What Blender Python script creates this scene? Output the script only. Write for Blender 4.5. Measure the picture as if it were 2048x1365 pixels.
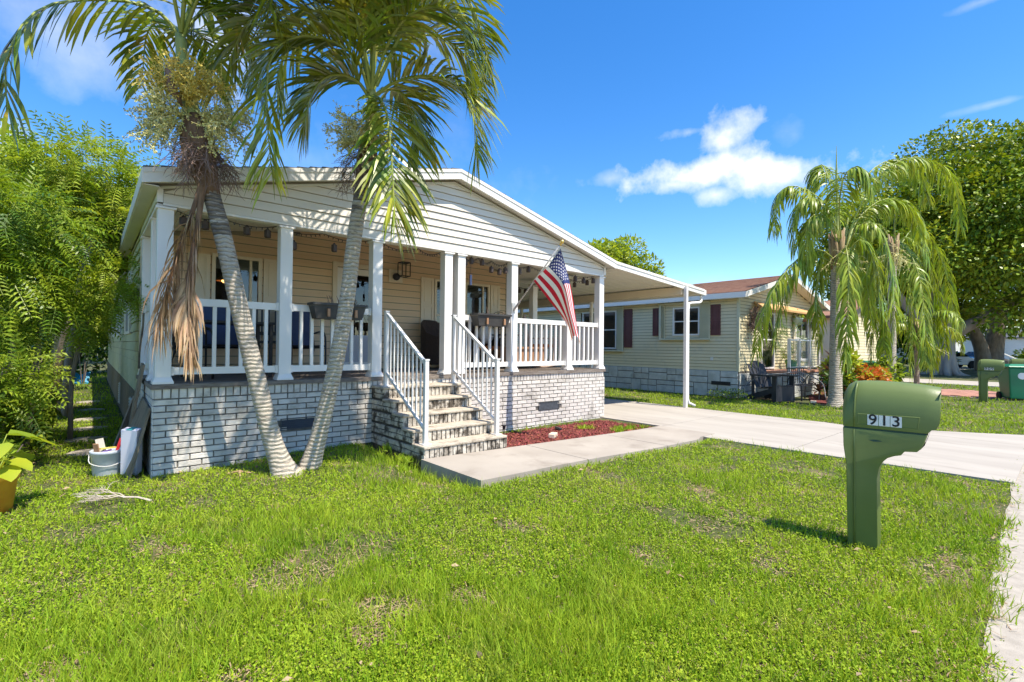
import bpy, math, random
import numpy as np
from mathutils import Vector, Matrix, Euler, noise
RND = random.Random(7); NR = np.random.RandomState(11)
sc = bpy.context.scene
for o in list(bpy.data.objects): bpy.data.objects.remove(o)
# ------------------------------------------------------------------ camera
cam_d = bpy.data.cameras.new('camera'); cam = bpy.data.objects.new('camera', cam_d); sc.collection.objects.link(cam); sc.camera = cam
cam_d.sensor_width = 36; cam_d.lens = 973.34/2048*36; cam_d.clip_end = 2000; cam_d.clip_start = .05
CAM = Vector((-0.5147, -6.3903, 1.4386))
rt = Vector((0.755988, -0.654505, 0.0102197)); up = Vector((-0.0154734, -0.0022601, 0.9998777)); fw = Vector((0.6544022, 0.756054, 0.0118361))
cam.matrix_world = Matrix(((rt.x, up.x, -fw.x, CAM.x), (rt.y, up.y, -fw.y, CAM.y), (rt.z, up.z, -fw.z, CAM.z), (0, 0, 0, 1)))
# ------------------------------------------------------------------ sun and sky
SUN = Vector((0.10, -0.515, 1.0)).normalized()
sd = bpy.data.lights.new('sun', 'SUN'); sd.energy = 4.7; sd.angle = math.radians(.55); sd.color = (1, .93, .82)
so = bpy.data.objects.new('sun', sd); sc.collection.objects.link(so); so.location = (0, -10, 30)
so.rotation_euler = (-SUN).to_track_quat('-Z', 'Y').to_euler()
w = bpy.data.worlds.new('World'); sc.world = w; w.use_nodes = True
nt = w.node_tree; nt.nodes.clear(); N = nt.nodes; L = nt.links
sky = N.new('ShaderNodeTexSky'); sky.sky_type = 'NISHITA'; sky.sun_disc = False
sky.sun_elevation = math.asin(SUN.z); sky.sun_rotation = math.atan2(SUN.x, SUN.y); sky.air_density = 1.0; sky.dust_density = .3; sky.ozone_density = 2.5; sky.altitude = 0
hs = N.new('ShaderNodeHueSaturation'); hs.inputs['Hue'].default_value = .505; hs.inputs['Saturation'].default_value = 1.36; hs.inputs['Value'].default_value = 1.10
L.new(sky.outputs[0], hs.inputs['Color'])
tc = N.new('ShaderNodeTexCoord')
def wm(op, a, b=None, c=None):
    n = N.new('ShaderNodeMath'); n.operation = op
    for i, v in enumerate((a, b, c)):
        if v is None: continue
        if isinstance(v, (int, float)): n.inputs[i].default_value = v
        else: L.new(v, n.inputs[i])
    return n.outputs[0]
def wdot(v, vec):
    n = N.new('ShaderNodeVectorMath'); n.operation = 'DOT_PRODUCT'; L.new(v, n.inputs[0]); n.inputs[1].default_value = vec; return n.outputs['Value']
nz = N.new('ShaderNodeTexNoise'); nz.inputs['Scale'].default_value = 7; nz.inputs['Detail'].default_value = 8; nz.inputs['Roughness'].default_value = .6
L.new(tc.outputs['Generated'], nz.inputs['Vector'])
nz2 = N.new('ShaderNodeTexNoise'); nz2.inputs['Scale'].default_value = 19; nz2.inputs['Detail'].default_value = 6
L.new(tc.outputs['Generated'], nz2.inputs['Vector'])
def cdir(u, v):
    return (fw + rt*((u-1024)/973.34) - up*((v-682.5)/973.34)).normalized()
# clouds: direction, half width, half height (tangent units), density, softness
CL = [(cdir(1400, 345), .17, .042, 1.15, 2.2), (cdir(1540, 345), .12, .040, 1.1, 2.0), (cdir(1420, 275), .065, .040, 1.0, 1.8), (cdir(1350, 370), .10, .028, .9, 1.8),
      (cdir(1430, 390), .05, .026, .8, 1.8), (cdir(1378, 266), .05, .018, .8, 1.3), (cdir(1220, 358), .06, .02, .45, 1.4), (cdir(1590, 270), .03, .03, .22, 1.2),
      (cdir(1990, 208), .045, .006, .55, .7), (cdir(1960, 5), .035, .008, .5, .8), (cdir(415, 50), .10, .14, .95, 1.3), (cdir(440, 130), .06, .06, .6, 1.3),
      (cdir(120, 60), .30, .09, .42, 1.1), (cdir(5, 255), .04, .035, .8, 1.4), (cdir(640, 320), .35, .1, .2, 1.0), (cdir(860, 95), .06, .05, .3, 1.1), (cdir(1100, 640), .7, .10, .25, 1.0)]
mask = None
for c, a, b, den, soft in CL:
    r_ = c.cross(Vector((0, 0, 1))).normalized(); u_ = r_.cross(c).normalized()
    dc = wm('MAXIMUM', wdot(tc.outputs['Generated'], c), .05)
    uu = wm('DIVIDE', wdot(tc.outputs['Generated'], r_), dc); vv = wm('DIVIDE', wdot(tc.outputs['Generated'], u_), dc)
    e = wm('ADD', wm('POWER', wm('ABSOLUTE', wm('DIVIDE', uu, a)), 2.0), wm('POWER', wm('ABSOLUTE', wm('DIVIDE', vv, b)), 2.0))
    e = wm('SUBTRACT', 1.0, wm('SQRT', e))
    e = wm('ADD', e, wm('MULTIPLY', wm('SUBTRACT', nz.outputs['Fac'], .52), 3.4))
    e = wm('ADD', e, wm('MULTIPLY', wm('SUBTRACT', nz2.outputs['Fac'], .5), 1.1))
    e = wm('MINIMUM', wm('MAXIMUM', wm('MULTIPLY', e, soft*.5), 0.0), 1.0)
    e = wm('MULTIPLY', e, min(den, 1.0))
    mask = e if mask is None else wm('MAXIMUM', mask, e)
mix = N.new('ShaderNodeMix'); mix.data_type = 'RGBA'; L.new(mask, mix.inputs[0]); L.new(hs.outputs[0], mix.inputs[6]); mix.inputs[7].default_value = (5.6, 5.6, 5.6, 1)
bg = N.new('ShaderNodeBackground'); bg.inputs[1].default_value = .145; L.new(mix.outputs[2], bg.inputs[0])
wo = N.new('ShaderNodeOutputWorld'); L.new(bg.outputs[0], wo.inputs[0])
sc.view_settings.view_transform = 'Standard'; sc.view_settings.look = 'None'; sc.view_settings.gamma = 1; sc.view_settings.use_curve_mapping = False
sc.view_settings.exposure = .76
sc.cycles.max_bounces = 6; sc.cycles.transparent_max_bounces = 8; sc.cycles.diffuse_bounces = 3; sc.cycles.glossy_bounces = 3; sc.cycles.caustics_reflective = False; sc.cycles.caustics_refractive = False
# ------------------------------------------------------------------ materials
def mat(name, c1, c2=None, scale=4., rough=.6, bump=0., bscale=None, rnd=0., island=0., stain=None, sscale=2., sthr=.55, swid=.15, stretch=(1, 1, 1), spec=.4, metal=0., transl=0., coat=0., detail=5, emit=None, gmul=1., rings=None):
    m = bpy.data.materials.new(name); m.use_nodes = True; t = m.node_tree; t.nodes.clear(); n = t.nodes; l = t.links
    out = n.new('ShaderNodeOutputMaterial'); p = n.new('ShaderNodeBsdfPrincipled'); p.inputs['Roughness'].default_value = rough
    p.inputs['Specular IOR Level'].default_value = spec; p.inputs['Metallic'].default_value = metal; p.inputs['Coat Weight'].default_value = coat
    geo = n.new('ShaderNodeNewGeometry'); mp = n.new('ShaderNodeMapping'); l.new(geo.outputs['Position'], mp.inputs[0]); mp.inputs['Scale'].default_value = stretch
    def nz(s, d=detail, rg=.55):
        q = n.new('ShaderNodeTexNoise'); q.inputs['Scale'].default_value = s; q.inputs['Detail'].default_value = d; q.inputs['Roughness'].default_value = rg; l.new(mp.outputs[0], q.inputs['Vector']); return q.outputs['Fac']
    def mixc(f, a, b):
        q = n.new('ShaderNodeMix'); q.data_type = 'RGBA'
        for i, v in ((0, f), (6, a), (7, b)):
            if isinstance(v, (tuple, list)): q.inputs[i].default_value = (*v, 1)
            elif isinstance(v, (float, int)): q.inputs[i].default_value = v
            else: l.new(v, q.inputs[i])
        return q.outputs[2]
    def ramp(f, a, b):
        q = n.new('ShaderNodeMapRange'); q.inputs[1].default_value = a; q.inputs[2].default_value = b; l.new(f, q.inputs[0]); return q.outputs[0]
    col = None; rg_ = None
    if rings:
        wv = n.new('ShaderNodeTexWave'); wv.wave_type = 'BANDS'; wv.bands_direction = 'Z'; wv.inputs['Scale'].default_value = rings; wv.inputs['Distortion'].default_value = 5.; wv.inputs['Detail'].default_value = 4; wv.inputs['Detail Scale'].default_value = 1.2; l.new(geo.outputs['Position'], wv.inputs['Vector']); rg_ = wv.outputs['Fac']
    if c2 is not None: col = mixc(ramp(nz(scale), .34, .66), c1, c2)
    if stain is not None: col = mixc(ramp(nz(sscale, 6, .65), sthr, sthr+swid), col if col is not None else c1, stain)
    if rg_ is not None: col = mixc(ramp(rg_, -.12, .24), tuple(x*.5 for x in c1), col)
    if rnd or island:
        oi = n.new('ShaderNodeObjectInfo')
        src = geo.outputs['Random Per Island'] if island else oi.outputs['Random']
        h = n.new('ShaderNodeHueSaturation'); k = rnd or island
        mr = n.new('ShaderNodeMapRange'); l.new(src, mr.inputs[0]); mr.inputs[3].default_value = 1-k; mr.inputs[4].default_value = 1+k; l.new(mr.outputs[0], h.inputs['Value'])
        if island:
            m3 = n.new('ShaderNodeMath'); m3.operation = 'MULTIPLY'; l.new(src, m3.inputs[0]); m3.inputs[1].default_value = 7.31
            m4 = n.new('ShaderNodeMath'); m4.operation = 'FRACT'; l.new(m3.outputs[0], m4.inputs[0])
            m5 = n.new('ShaderNodeMapRange'); l.new(m4.outputs[0], m5.inputs[0]); m5.inputs[3].default_value = .5-.045*k; m5.inputs[4].default_value = .5+.045*k; l.new(m5.outputs[0], h.inputs['Hue'])
        if col is None: h.inputs['Color'].default_value = (*c1, 1)
        else: l.new(col, h.inputs['Color'])
        col = h.outputs[0]
    if col is None: p.inputs['Base Color'].default_value = (*c1, 1)
    else: l.new(col, p.inputs['Base Color'])
    if bump:
        b = n.new('ShaderNodeBump'); b.inputs['Strength'].default_value = bump; b.inputs['Distance'].default_value = .02; hh_ = nz(bscale or scale*6, 6, .6)
        if rg_ is not None:
            ad = n.new('ShaderNodeMath'); ad.operation = 'MULTIPLY_ADD'; l.new(rg_, ad.inputs[0]); ad.inputs[1].default_value = .8; l.new(hh_, ad.inputs[2]); hh_ = ad.outputs[0]
        l.new(hh_, b.inputs['Height']); l.new(b.outputs[0], p.inputs['Normal'])
    if emit: p.inputs['Emission Color'].default_value = (*emit[0], 1); p.inputs['Emission Strength'].default_value = emit[1]
    sh = p.outputs[0]
    if transl:
        tr = n.new('ShaderNodeBsdfTranslucent')
        if col is None: tr.inputs[0].default_value = (*c1, 1)
        else:
            g = n.new('ShaderNodeMix'); g.data_type = 'RGBA'; g.blend_type = 'MULTIPLY'; g.inputs[0].default_value = 1; l.new(col, g.inputs[6]); g.inputs[7].default_value = (1.5*gmul, 1.45*gmul, .75*gmul, 1); l.new(g.outputs[2], tr.inputs[0])
        ms = n.new('ShaderNodeMixShader'); ms.inputs[0].default_value = transl; l.new(sh, ms.inputs[1]); l.new(tr.outputs[0], ms.inputs[2]); sh = ms.outputs[0]
    l.new(sh, out.inputs[0]); return m
def glassmat(name, tint=(.02, .025, .03), k=.35):
    m = bpy.data.materials.new(name); m.use_nodes = True; t = m.node_tree; t.nodes.clear(); n = t.nodes; l = t.links
    out = n.new('ShaderNodeOutputMaterial'); g = n.new('ShaderNodeBsdfGlossy'); g.inputs['Roughness'].default_value = .02; tr = n.new('ShaderNodeBsdfTransparent'); tr.inputs[0].default_value = (.62, .66, .66, 1)
    fr = n.new('ShaderNodeFresnel'); fr.inputs[0].default_value = 1.9; ms = n.new('ShaderNodeMixShader'); l.new(fr.outputs[0], ms.inputs[0]); l.new(tr.outputs[0], ms.inputs[1]); l.new(g.outputs[0], ms.inputs[2]); l.new(ms.outputs[0], out.inputs[0]); return m
M = {}
M['vinyl_white'] = mat('vinyl_white', (.82, .78, .71), (.76, .72, .65), 1.5, .38, stain=(.52, .50, .44), sscale=5, sthr=.66, swid=.2)
M['post_white'] = mat('post_white', (.84, .80, .74), (.80, .76, .70), 2, .33)
M['alu_white'] = mat('alu_white', (.74, .71, .66), (.68, .655, .61), 3, .35)
M['siding_white'] = mat('siding_white', (.74, .68, .575), (.69, .63, .53), .8, .5, rnd=.015, bump=.05, bscale=60, stretch=(.3, .3, 3))
M['siding_tan'] = mat('siding_tan', (.78, .57, .355), (.72, .515, .31), .9, .5, rnd=.02, bump=.05, bscale=60, stretch=(.3, .3, 3))
M['siding_side'] = mat('siding_side', (.60, .58, .36), (.50, .50, .29), .9, .55, rnd=.03, stain=(.30, .33, .16), sscale=1.3, sthr=.5, swid=.3)
M['siding_yellow'] = mat('siding_yellow', (.76, .655, .41), (.70, .595, .365), .6, .5, rnd=.02, stain=(.52, .50, .36), sscale=1.6, sthr=.56, swid=.2)
M['siding_backing'] = mat('siding_backing', (.30, .26, .18))  # dark brown, seen through board gaps as painted shadow lines
M['tan_trim'] = mat('tan_trim', (.76, .64, .46), (.71, .59, .42), 2, .5)
M['tan_shutter'] = mat('tan_shutter', (.76, .63, .45), (.71, .58, .41), 2, .5)
M['soffit'] = mat('soffit', (.66, .64, .57), (.60, .58, .51), 2, .6)
M['ceiling'] = mat('ceiling', (.76, .71, .60), (.72, .67, .56), 1, .6)
M['shingle_grey'] = mat('shingle_grey', (.085, .085, .09), (.13, .13, .135), 30, .9, bump=.4, bscale=90)
M['shingle_brown'] = mat('shingle_brown', (.25, .12, .07), (.33, .18, .11), 6, .9, bump=.4, bscale=60, stain=(.12, .07, .05), sscale=.9, sthr=.56, swid=.12)
M['brick'] = mat('painted_brick', (.69, .63, .55), (.54, .49, .425), 5, .75, bump=.35, bscale=45, rnd=.09, stain=(.25, .22, .17), sscale=2.6, sthr=.52, swid=.22, stretch=(1, 1, 1.6))
M['step_brick'] = mat('step_brick', (.62, .555, .45), (.42, .36, .28), 9, .8, bump=.5, bscale=40, rnd=.12, stain=(.085, .068, .048), sscale=6.5, sthr=.47, swid=.12)
M['mortar'] = mat('mortar', (.11, .098, .082), (.22, .195, .16), 10, .95, bump=.4)
M['mortar_dark'] = mat('mortar_dark', (.05, .042, .032), (.10, .085, .065), 10, .95, bump=.4)
M['tread'] = mat('step_tread', (.54, .465, .36), (.42, .355, .27), 7, .85, bump=.7, bscale=50, stain=(.17, .135, .095), sscale=4.5, sthr=.54, swid=.14)
M['stone'] = mat('block_stone', (.60, .60, .55), (.46, .47, .43), 5, .85, bump=.5, bscale=40, rnd=.07, stain=(.22, .22, .18), sscale=1.5, sthr=.55, swid=.25)
M['concrete'] = mat('concrete', (.40, .35, .285), (.33, .285, .23), 1.3, .85, bump=.15, bscale=70, stain=(.25, .21, .165), sscale=1.6, sthr=.55, swid=.2)
M['drive'] = mat('driveway_concrete', (.43, .385, .32), (.36, .32, .265), .9, .85, bump=.12, bscale=80, stain=(.30, .262, .215), sscale=1.3, sthr=.54, swid=.16, stretch=(2.2, .45, 1))
M['road'] = mat('road_asphalt', (.43, .38, .31), (.33, .29, .235), 14, .92, bump=.3, bscale=160, stain=(.27, .235, .20), sscale=.8, sthr=.57, swid=.2)
M['paver'] = mat('red_paver', (.42, .21, .15), (.33, .16, .115), 3, .85, rnd=.1, bump=.2)
M['deck'] = mat('deck_wood', (.15, .115, .09), (.26, .22, .18), 12, .85, bump=.5, rnd=.15, stretch=(.6, 4, 4))
M['plank'] = mat('old_plank', (.20, .15, .10), (.29, .225, .15), 9, .9, bump=.5, stretch=(3, 3, .5), stain=(.09, .078, .05), sscale=2, sthr=.5, swid=.2)
M['soil'] = mat('ground_soil', (.05, .065, .015), (.09, .10, .028), 9, .95, bump=.6, bscale=60, stain=(.24, .165, .10), sscale=1.5, sthr=.54, swid=.12)
M['mulch'] = mat('mulch', (.20, .045, .032), (.11, .028, .022), 40, .95, bump=.6, bscale=90)
M['mulch_chip'] = mat('mulch_chip', (.27, .062, .045), (.17, .04, .03), 9, .9, island=.5)
M['grass'] = mat('grass_blade', (.205, .33, .016), (.34, .44, .03), 1.1, .6, island=.34, transl=.33, spec=.2, stain=(.36, .42, .06), sscale=1.9, sthr=.55, swid=.15)
M['clover'] = mat('groundcover_leaf', (.235, .345, .015), (.34, .43, .025), 1.6, .65, island=.2, transl=.3, spec=.2, stain=(.42, .42, .06), sscale=3.5, sthr=.60, swid=.12)
M['thatch'] = mat('dry_thatch', (.46, .34, .20), (.33, .21, .12), 6, .8, island=.25, transl=.15)
M['palm_leaf'] = mat('palm_leaf', (.12, .19, .014), (.34, .35, .03), 2.2, .33, island=.42, transl=.2, stain=(.55, .38, .05), sscale=3.2, sthr=.60, swid=.1, spec=.5)
M['queen_leaf'] = mat('queen_palm_leaf', (.17, .26, .018), (.33, .39, .03), 1.5, .38, island=.3, transl=.25, stain=(.30, .30, .04), sscale=1.2, sthr=.60, swid=.12)
M['rachis'] = mat('palm_rachis', (.22, .30, .05), (.36, .36, .08), 5, .45)
M['crownshaft'] = mat('crownshaft', (.30, .36, .10), (.40, .42, .15), 5, .45, stain=(.30, .20, .09), sscale=5, sthr=.60, swid=.1)
M['queen_boot'] = mat('queen_boots', (.28, .17, .09), (.36, .28, .14), 8, .8, bump=.4, stretch=(3, 3, .5))
M['trunk'] = mat('palm_trunk', (.50, .42, .315), (.60, .53, .42), 14, .9, bump=.8, bscale=45, stain=(.15, .12, .09), sscale=8, sthr=.55, swid=.14, stretch=(1, 1, 4), rings=7.)
M['trunk_dark'] = mat('palm_trunk_dark', (.17, .135, .10), (.34, .285, .215), 12, .95, bump=.9, bscale=45, stain=(.40, .36, .29), sscale=7, sthr=.62, swid=.1, stretch=(1, 1, 4), rings=7.)
M['trunk_boot'] = mat('trunk_boot', (.15, .082, .045), (.26, .155, .085), 9, .9, bump=.8, stretch=(3, 3, .7))
M['dead'] = mat('dead_leaf', (.64, .46, .28), (.40, .24, .13), 4, .75, island=.3, transl=.12)
M['flower'] = mat('palm_flower', (.85, .68, .18), (.72, .60, .18), 8, .7, island=.2, transl=.2)
M['berry'] = mat('palm_berry', (.62, .58, .18), (.76, .68, .32), 8, .6, island=.25)
M['twig'] = mat('dry_twig', (.30, .20, .15), (.20, .13, .10), 8, .85, island=.2)
M['pale_twig'] = mat('pale_twig', (.52, .45, .36), (.40, .33, .25), 12, .85)
M['leaf_light'] = mat('leaf_light', (.23, .32, .025), (.34, .40, .04), 1.2, .42, island=.3, transl=.35)
M['leaf_mid'] = mat('leaf_mid', (.17, .265, .018), (.27, .35, .025), 1.2, .42, island=.3, transl=.32)
M['leaf_dark'] = mat('leaf_dark', (.065, .13, .014), (.11, .19, .018), 1.2, .4, island=.3, transl=.25)
M['leaf_yellow'] = mat('leaf_yellow', (.46, .46, .03), (.34, .42, .035), 2, .45, island=.25, transl=.35)
M['leaf_fig'] = mat('leaf_fig', (.16, .24, .014), (.28, .36, .018), .35, .42, island=.32, transl=.12, stain=(.42, .44, .025), sscale=.4, sthr=.5, swid=.15)
M['leaf_red'] = mat('leaf_red', (.45, .10, .03), (.55, .26, .04), 3, .45, island=.3, transl=.3)
M['leaf_purple'] = mat('leaf_purple', (.14, .05, .045), (.09, .06, .035), 3, .4, island=.2, transl=.2)
M['bark'] = mat('bark', (.20, .155, .115), (.32, .26, .20), 6, .95, bump=.8, bscale=18, stretch=(1, 1, .35))
M['bark_fig'] = mat('bark_fig', (.27, .22, .175), (.38, .32, .26), 2.2, .95, bump=.9, bscale=8, stretch=(1, 1, .3))
M['bark_yellow'] = mat('bark_yellow', (.42, .30, .13), (.30, .22, .11), 6, .9, bump=.6)
M['mailbox'] = mat('mailbox_green', (.118, .16, .042), (.15, .195, .055), 1.7, .42, bump=.05, bscale=100, stain=(.11, .15, .038), sscale=4, sthr=.6, swid=.25)
M['mailbox_dark'] = mat('mailbox_dark', (.028, .07, .052), None, rough=.5)
M['tile_white'] = mat('tile_white', (.80, .80, .76), (.72, .72, .68), 30, .5)
M['ink'] = mat('ink', (.015, .015, .018), None, rough=.6)
M['black'] = mat('black_metal', (.018, .018, .02), (.03, .03, .033), 6, .45)
M['blackplastic'] = mat('black_plastic', (.025, .026, .03), (.04, .04, .045), 4, .5)
M['planter'] = mat('planter_plastic', (.04, .037, .035), (.06, .056, .05), 8, .6)
M['blue_sling'] = mat('blue_sling', (.045, .065, .13), (.06, .08, .155), 8, .8)
M['wicker'] = mat('wicker', (.045, .028, .02), (.085, .055, .04), 60, .7, bump=.9, bscale=120)
M['orange'] = mat('orange_cushion', (.62, .19, .05), (.55, .16, .045), 5, .85)
M['cream'] = mat('cream_cushion', (.66, .60, .50), (.58, .52, .43), 5, .9)
M['teak'] = mat('teak_wood', (.34, .17, .085), (.42, .23, .12), 8, .6, stretch=(3, 3, .6))
M['rocker'] = mat('rocker_wood', (.50, .37, .28), (.42, .31, .23), 8, .7)
M['grey_door'] = mat('grey_door', (.50, .50, .52), (.46, .46, .48), 3, .5)
M['blind'] = mat('blind', (.60, .59, .52), (.55, .54, .48), 3, .6)
M['blind_dark'] = mat('blind_dark', (.30, .31, .31), None, rough=.6)
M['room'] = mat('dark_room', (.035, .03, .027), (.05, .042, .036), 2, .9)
M['glass'] = glassmat('window_glass')
M['lamp_glow'] = mat('lamp_glow', (.9, .5, .2), emit=((1, .48, .12), 5.))
M['lantern'] = mat('lantern_metal', (.05, .033, .025), (.09, .06, .045), 20, .6)
M['flag_red'] = mat('flag_red', (.60, .012, .03), (.54, .012, .028), 6, .8, transl=.18)
M['flag_white'] = mat('flag_white', (.80, .78, .76), (.75, .73, .71), 6, .8, transl=.25)
M['flag_blue'] = mat('flag_blue', (.018, .028, .12), (.022, .033, .14), 6, .8, transl=.1)
M['gold'] = mat('gold', (.80, .55, .16), None, rough=.3, metal=.8)
M['pole'] = mat('flag_pole', (.52, .50, .46), (.45, .43, .40), 20, .35, metal=.3)
M['maroon'] = mat('maroon_shutter', (.12, .045, .04), (.15, .058, .05), 4, .55)
M['accordion'] = mat('accordion_shutter', (.62, .59, .42), (.55, .53, .37), 3, .45)
M['orange_beam'] = mat('orange_beam', (.60, .36, .15), (.52, .31, .13), 4, .7)
M['terracotta'] = mat('terracotta', (.52, .26, .17), (.44, .22, .14), 5, .85)
M['pot_orange'] = mat('pot_orange', (.70, .27, .03), (.78, .42, .04), 6, .5)
M['pot_green'] = mat('pot_green', (.42, .52, .44), (.36, .46, .38), 5, .6)
M['bin_green'] = mat('bin_green', (.008, .19, .085), (.01, .16, .075), 3, .4)
M['tarp'] = mat('blue_tarp', (.02, .32, .50), (.015, .25, .42), 6, .5)
M['bucket'] = mat('bucket_plastic', (.62, .66, .70), (.58, .62, .66), 6, .35, transl=.15)
M['card'] = mat('box_card', (.72, .70, .76), (.68, .66, .73), 4, .55)
M['red_tool'] = mat('red_tool', (.60, .03, .03), None, rough=.4)
M['yellow_tool'] = mat('yellow_tool', (.75, .62, .12), None, rough=.4)
M['purple_tool'] = mat('purple_tool', (.22, .12, .42), None, rough=.4)
M['tealtape'] = mat('teal_tape', (.05, .30, .30), None, rough=.4)
M['car_white'] = mat('car_white', (.78, .78, .78), None, rough=.25, coat=.6)
M['car_dark'] = mat('car_dark', (.03, .035, .04), None, rough=.25, coat=.6)
M['car_glass'] = mat('car_glass', (.01, .012, .015), None, rough=.08)
M['tyre'] = mat('tyre', (.02, .02, .02), None, rough=.85)
M['far_wall'] = mat('far_wall', (.62, .60, .52), (.56, .54, .47), 1, .7)
M['vent'] = mat('vent_metal', (.05, .05, .052), (.075, .075, .078), 20, .5)
M['hose'] = mat('hose', (.16, .17, .17), None, rough=.5)
M['lead'] = mat('roof_vent_green', (.30, .36, .33), None, rough=.5)
# ------------------------------------------------------------------ helpers
WORLD = {}
COL = sc.collection
def link(o): COL.objects.link(o); return o
def tag(o, label=None, cat=None, group=None, kind=None):
    if label: o['label'] = label
    if cat: o['category'] = cat
    if group: o['group'] = group
    if kind: o['kind'] = kind
    return o
def thing(name, label, cat, loc=(0, 0, 0), group=None):
    o = link(bpy.data.objects.new(name, None)); o.location = loc; o.empty_display_size = .1; WORLD[o] = Vector(loc)
    return tag(o, label, cat, group)
class MB:
    def __init__(s): s.v = []; s.f = []; s.mi = []; s.T = None
    def add(s, vs, fs, mi=0):
        b = len(s.v)
        for v in vs:
            v = Vector(v); s.v.append(s.T @ v if s.T is not None else v)
        for f in fs: s.f.append([b+i for i in f]); s.mi.append(mi)
        return s
    def bx(s, x0, x1, y0, y1, z0, z1, mi=0):
        return s.add([(x0, y0, z0), (x1, y0, z0), (x1, y1, z0), (x0, y1, z0), (x0, y0, z1), (x1, y0, z1), (x1, y1, z1), (x0, y1, z1)],
                     [(0, 3, 2, 1), (4, 5, 6, 7), (0, 1, 5, 4), (1, 2, 6, 5), (2, 3, 7, 6), (3, 0, 4, 7)], mi)
    def cb(s, x0, x1, y0, y1, z0, z1, c=.004, mi=0):   # box with chamfered vertical/horizontal front edges
        X = (x0, x0+c, x1-c, x1); vs = []
        for z, k in ((z0, 1), (z0+c, 0), (z1-c, 0), (z1, 1)):
            a = c if k else 0
            for (x, y) in ((x0+a, y0+c), (x0+c, y0+a), (x1-c, y0+a), (x1-a, y0+c), (x1-a, y1-c), (x1-c, y1-a), (x0+c, y1-a), (x0+a, y1-c)): vs.append((x, y, z))
        fs = [tuple(range(7, -1, -1)), tuple(range(24, 32))]
        for r in range(3):
            for i in range(8): j = (i+1) % 8; fs.append((r*8+i, r*8+j, r*8+8+j, r*8+8+i))
        return s.add(vs, fs, mi)
    def beam(s, p, q, w_, h_, mi=0, upv=(0, 0, 1)):
        p, q = Vector(p), Vector(q); d = (q-p).normalized(); u = Vector(upv)
        if abs(d.dot(u)) > .98: u = Vector((0, 1, 0))
        r = d.cross(u).normalized(); u = r.cross(d).normalized(); r *= w_/2; u *= h_/2
        vs = [p-r-u, p+r-u, p+r+u, p-r+u, q-r-u, q+r-u, q+r+u, q-r+u]
        return s.add(vs, [(0, 1, 2, 3), (7, 6, 5, 4), (0, 4, 5, 1), (1, 5, 6, 2), (2, 6, 7, 3), (3, 7, 4, 0)], mi)
    def tube(s, pts, rad, n=8, mi=0, cap=True):
        pts = [Vector(p) for p in pts]; b = []; fs = []
        if not hasattr(rad, '__len__'): rad = [rad]*len(pts)
        prev = None; vs = []
        for i, p in enumerate(pts):
            d = (pts[min(i+1, len(pts)-1)]-pts[max(i-1, 0)]).normalized()
            if prev is None:
                a = Vector((0, 0, 1)) if abs(d.z) < .9 else Vector((1, 0, 0)); r = d.cross(a).normalized()
            else: r = (prev-d*prev.dot(d)).normalized()
            prev = r; u = d.cross(r)
            for k in range(n):
                t = 2*math.pi*k/n; vs.append(p+(r*math.cos(t)+u*math.sin(t))*rad[i])
        for i in range(len(pts)-1):
            for k in range(n): j = (k+1) % n; fs.append((i*n+k, i*n+j, i*n+n+j, i*n+n+k))
        if cap: fs.append(tuple(range(n-1, -1, -1))); fs.append(tuple((len(pts)-1)*n+k for k in range(n)))
        return s.add(vs, fs, mi)
    def lathe(s, c, prof, n=16, mi=0):
        c = Vector(c); vs = []; fs = []
        for r, z in prof:
            for k in range(n): t = 2*math.pi*k/n; vs.append(c+Vector((r*math.cos(t), r*math.sin(t), z)))
        for i in range(len(prof)-1):
            for k in range(n): j = (k+1) % n; fs.append((i*n+k, i*n+j, i*n+n+j, i*n+n+k))
        return s.add(vs, fs, mi)
    def prism(s, poly, fn, a0, a1, mi=0):   # poly 2d, fn(u,v,a)->3d
        n = len(poly); vs = [fn(u, v, a0) for u, v in poly]+[fn(u, v, a1) for u, v in poly]
        fs = [tuple(range(n-1, -1, -1)), tuple(range(n, 2*n))]+[(i, (i+1) % n, n+(i+1) % n, n+i) for i in range(n)]
        return s.add(vs, fs, mi)
    def ball(s, c, r, n=8, mi=0, sz=(1, 1, 1)):
        c = Vector(c); vs = [c+Vector((0, 0, -r*sz[2]))]; m = max(3, n//2); fs = []
        for i in range(1, m):
            a = math.pi*i/m-math.pi/2
            for k in range(n): t = 2*math.pi*k/n; vs.append(c+Vector((r*sz[0]*math.cos(a)*math.cos(t), r*sz[1]*math.cos(a)*math.sin(t), r*sz[2]*math.sin(a))))
        vs.append(c+Vector((0, 0, r*sz[2]))); last = len(vs)-1
        for k in range(n): fs.append((0, 1+(k+1) % n, 1+k)); fs.append((last, last-n+k, last-n+(k+1) % n))
        for i in range(m-2):
            for k in range(n): j = (k+1) % n; fs.append((1+i*n+k, 1+i*n+j, 1+i*n+n+j, 1+i*n+n+k))
        return s.add(vs, fs, mi)
    def mesh(s, name, mats, org=(0, 0, 0), smooth=False):
        me = bpy.data.meshes.new(name); o = Vector(org)
        me.from_pydata([v-o for v in s.v], [], s.f)
        if not isinstance(mats, (list, tuple)): mats = [mats]
        for m in mats: me.materials.append(M[m] if isinstance(m, str) else m)
        if len(mats) > 1: me.polygons.foreach_set('material_index', s.mi)
        if smooth: me.polygons.foreach_set('use_smooth', [True]*len(me.polygons))
        me.update(); return me
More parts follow.
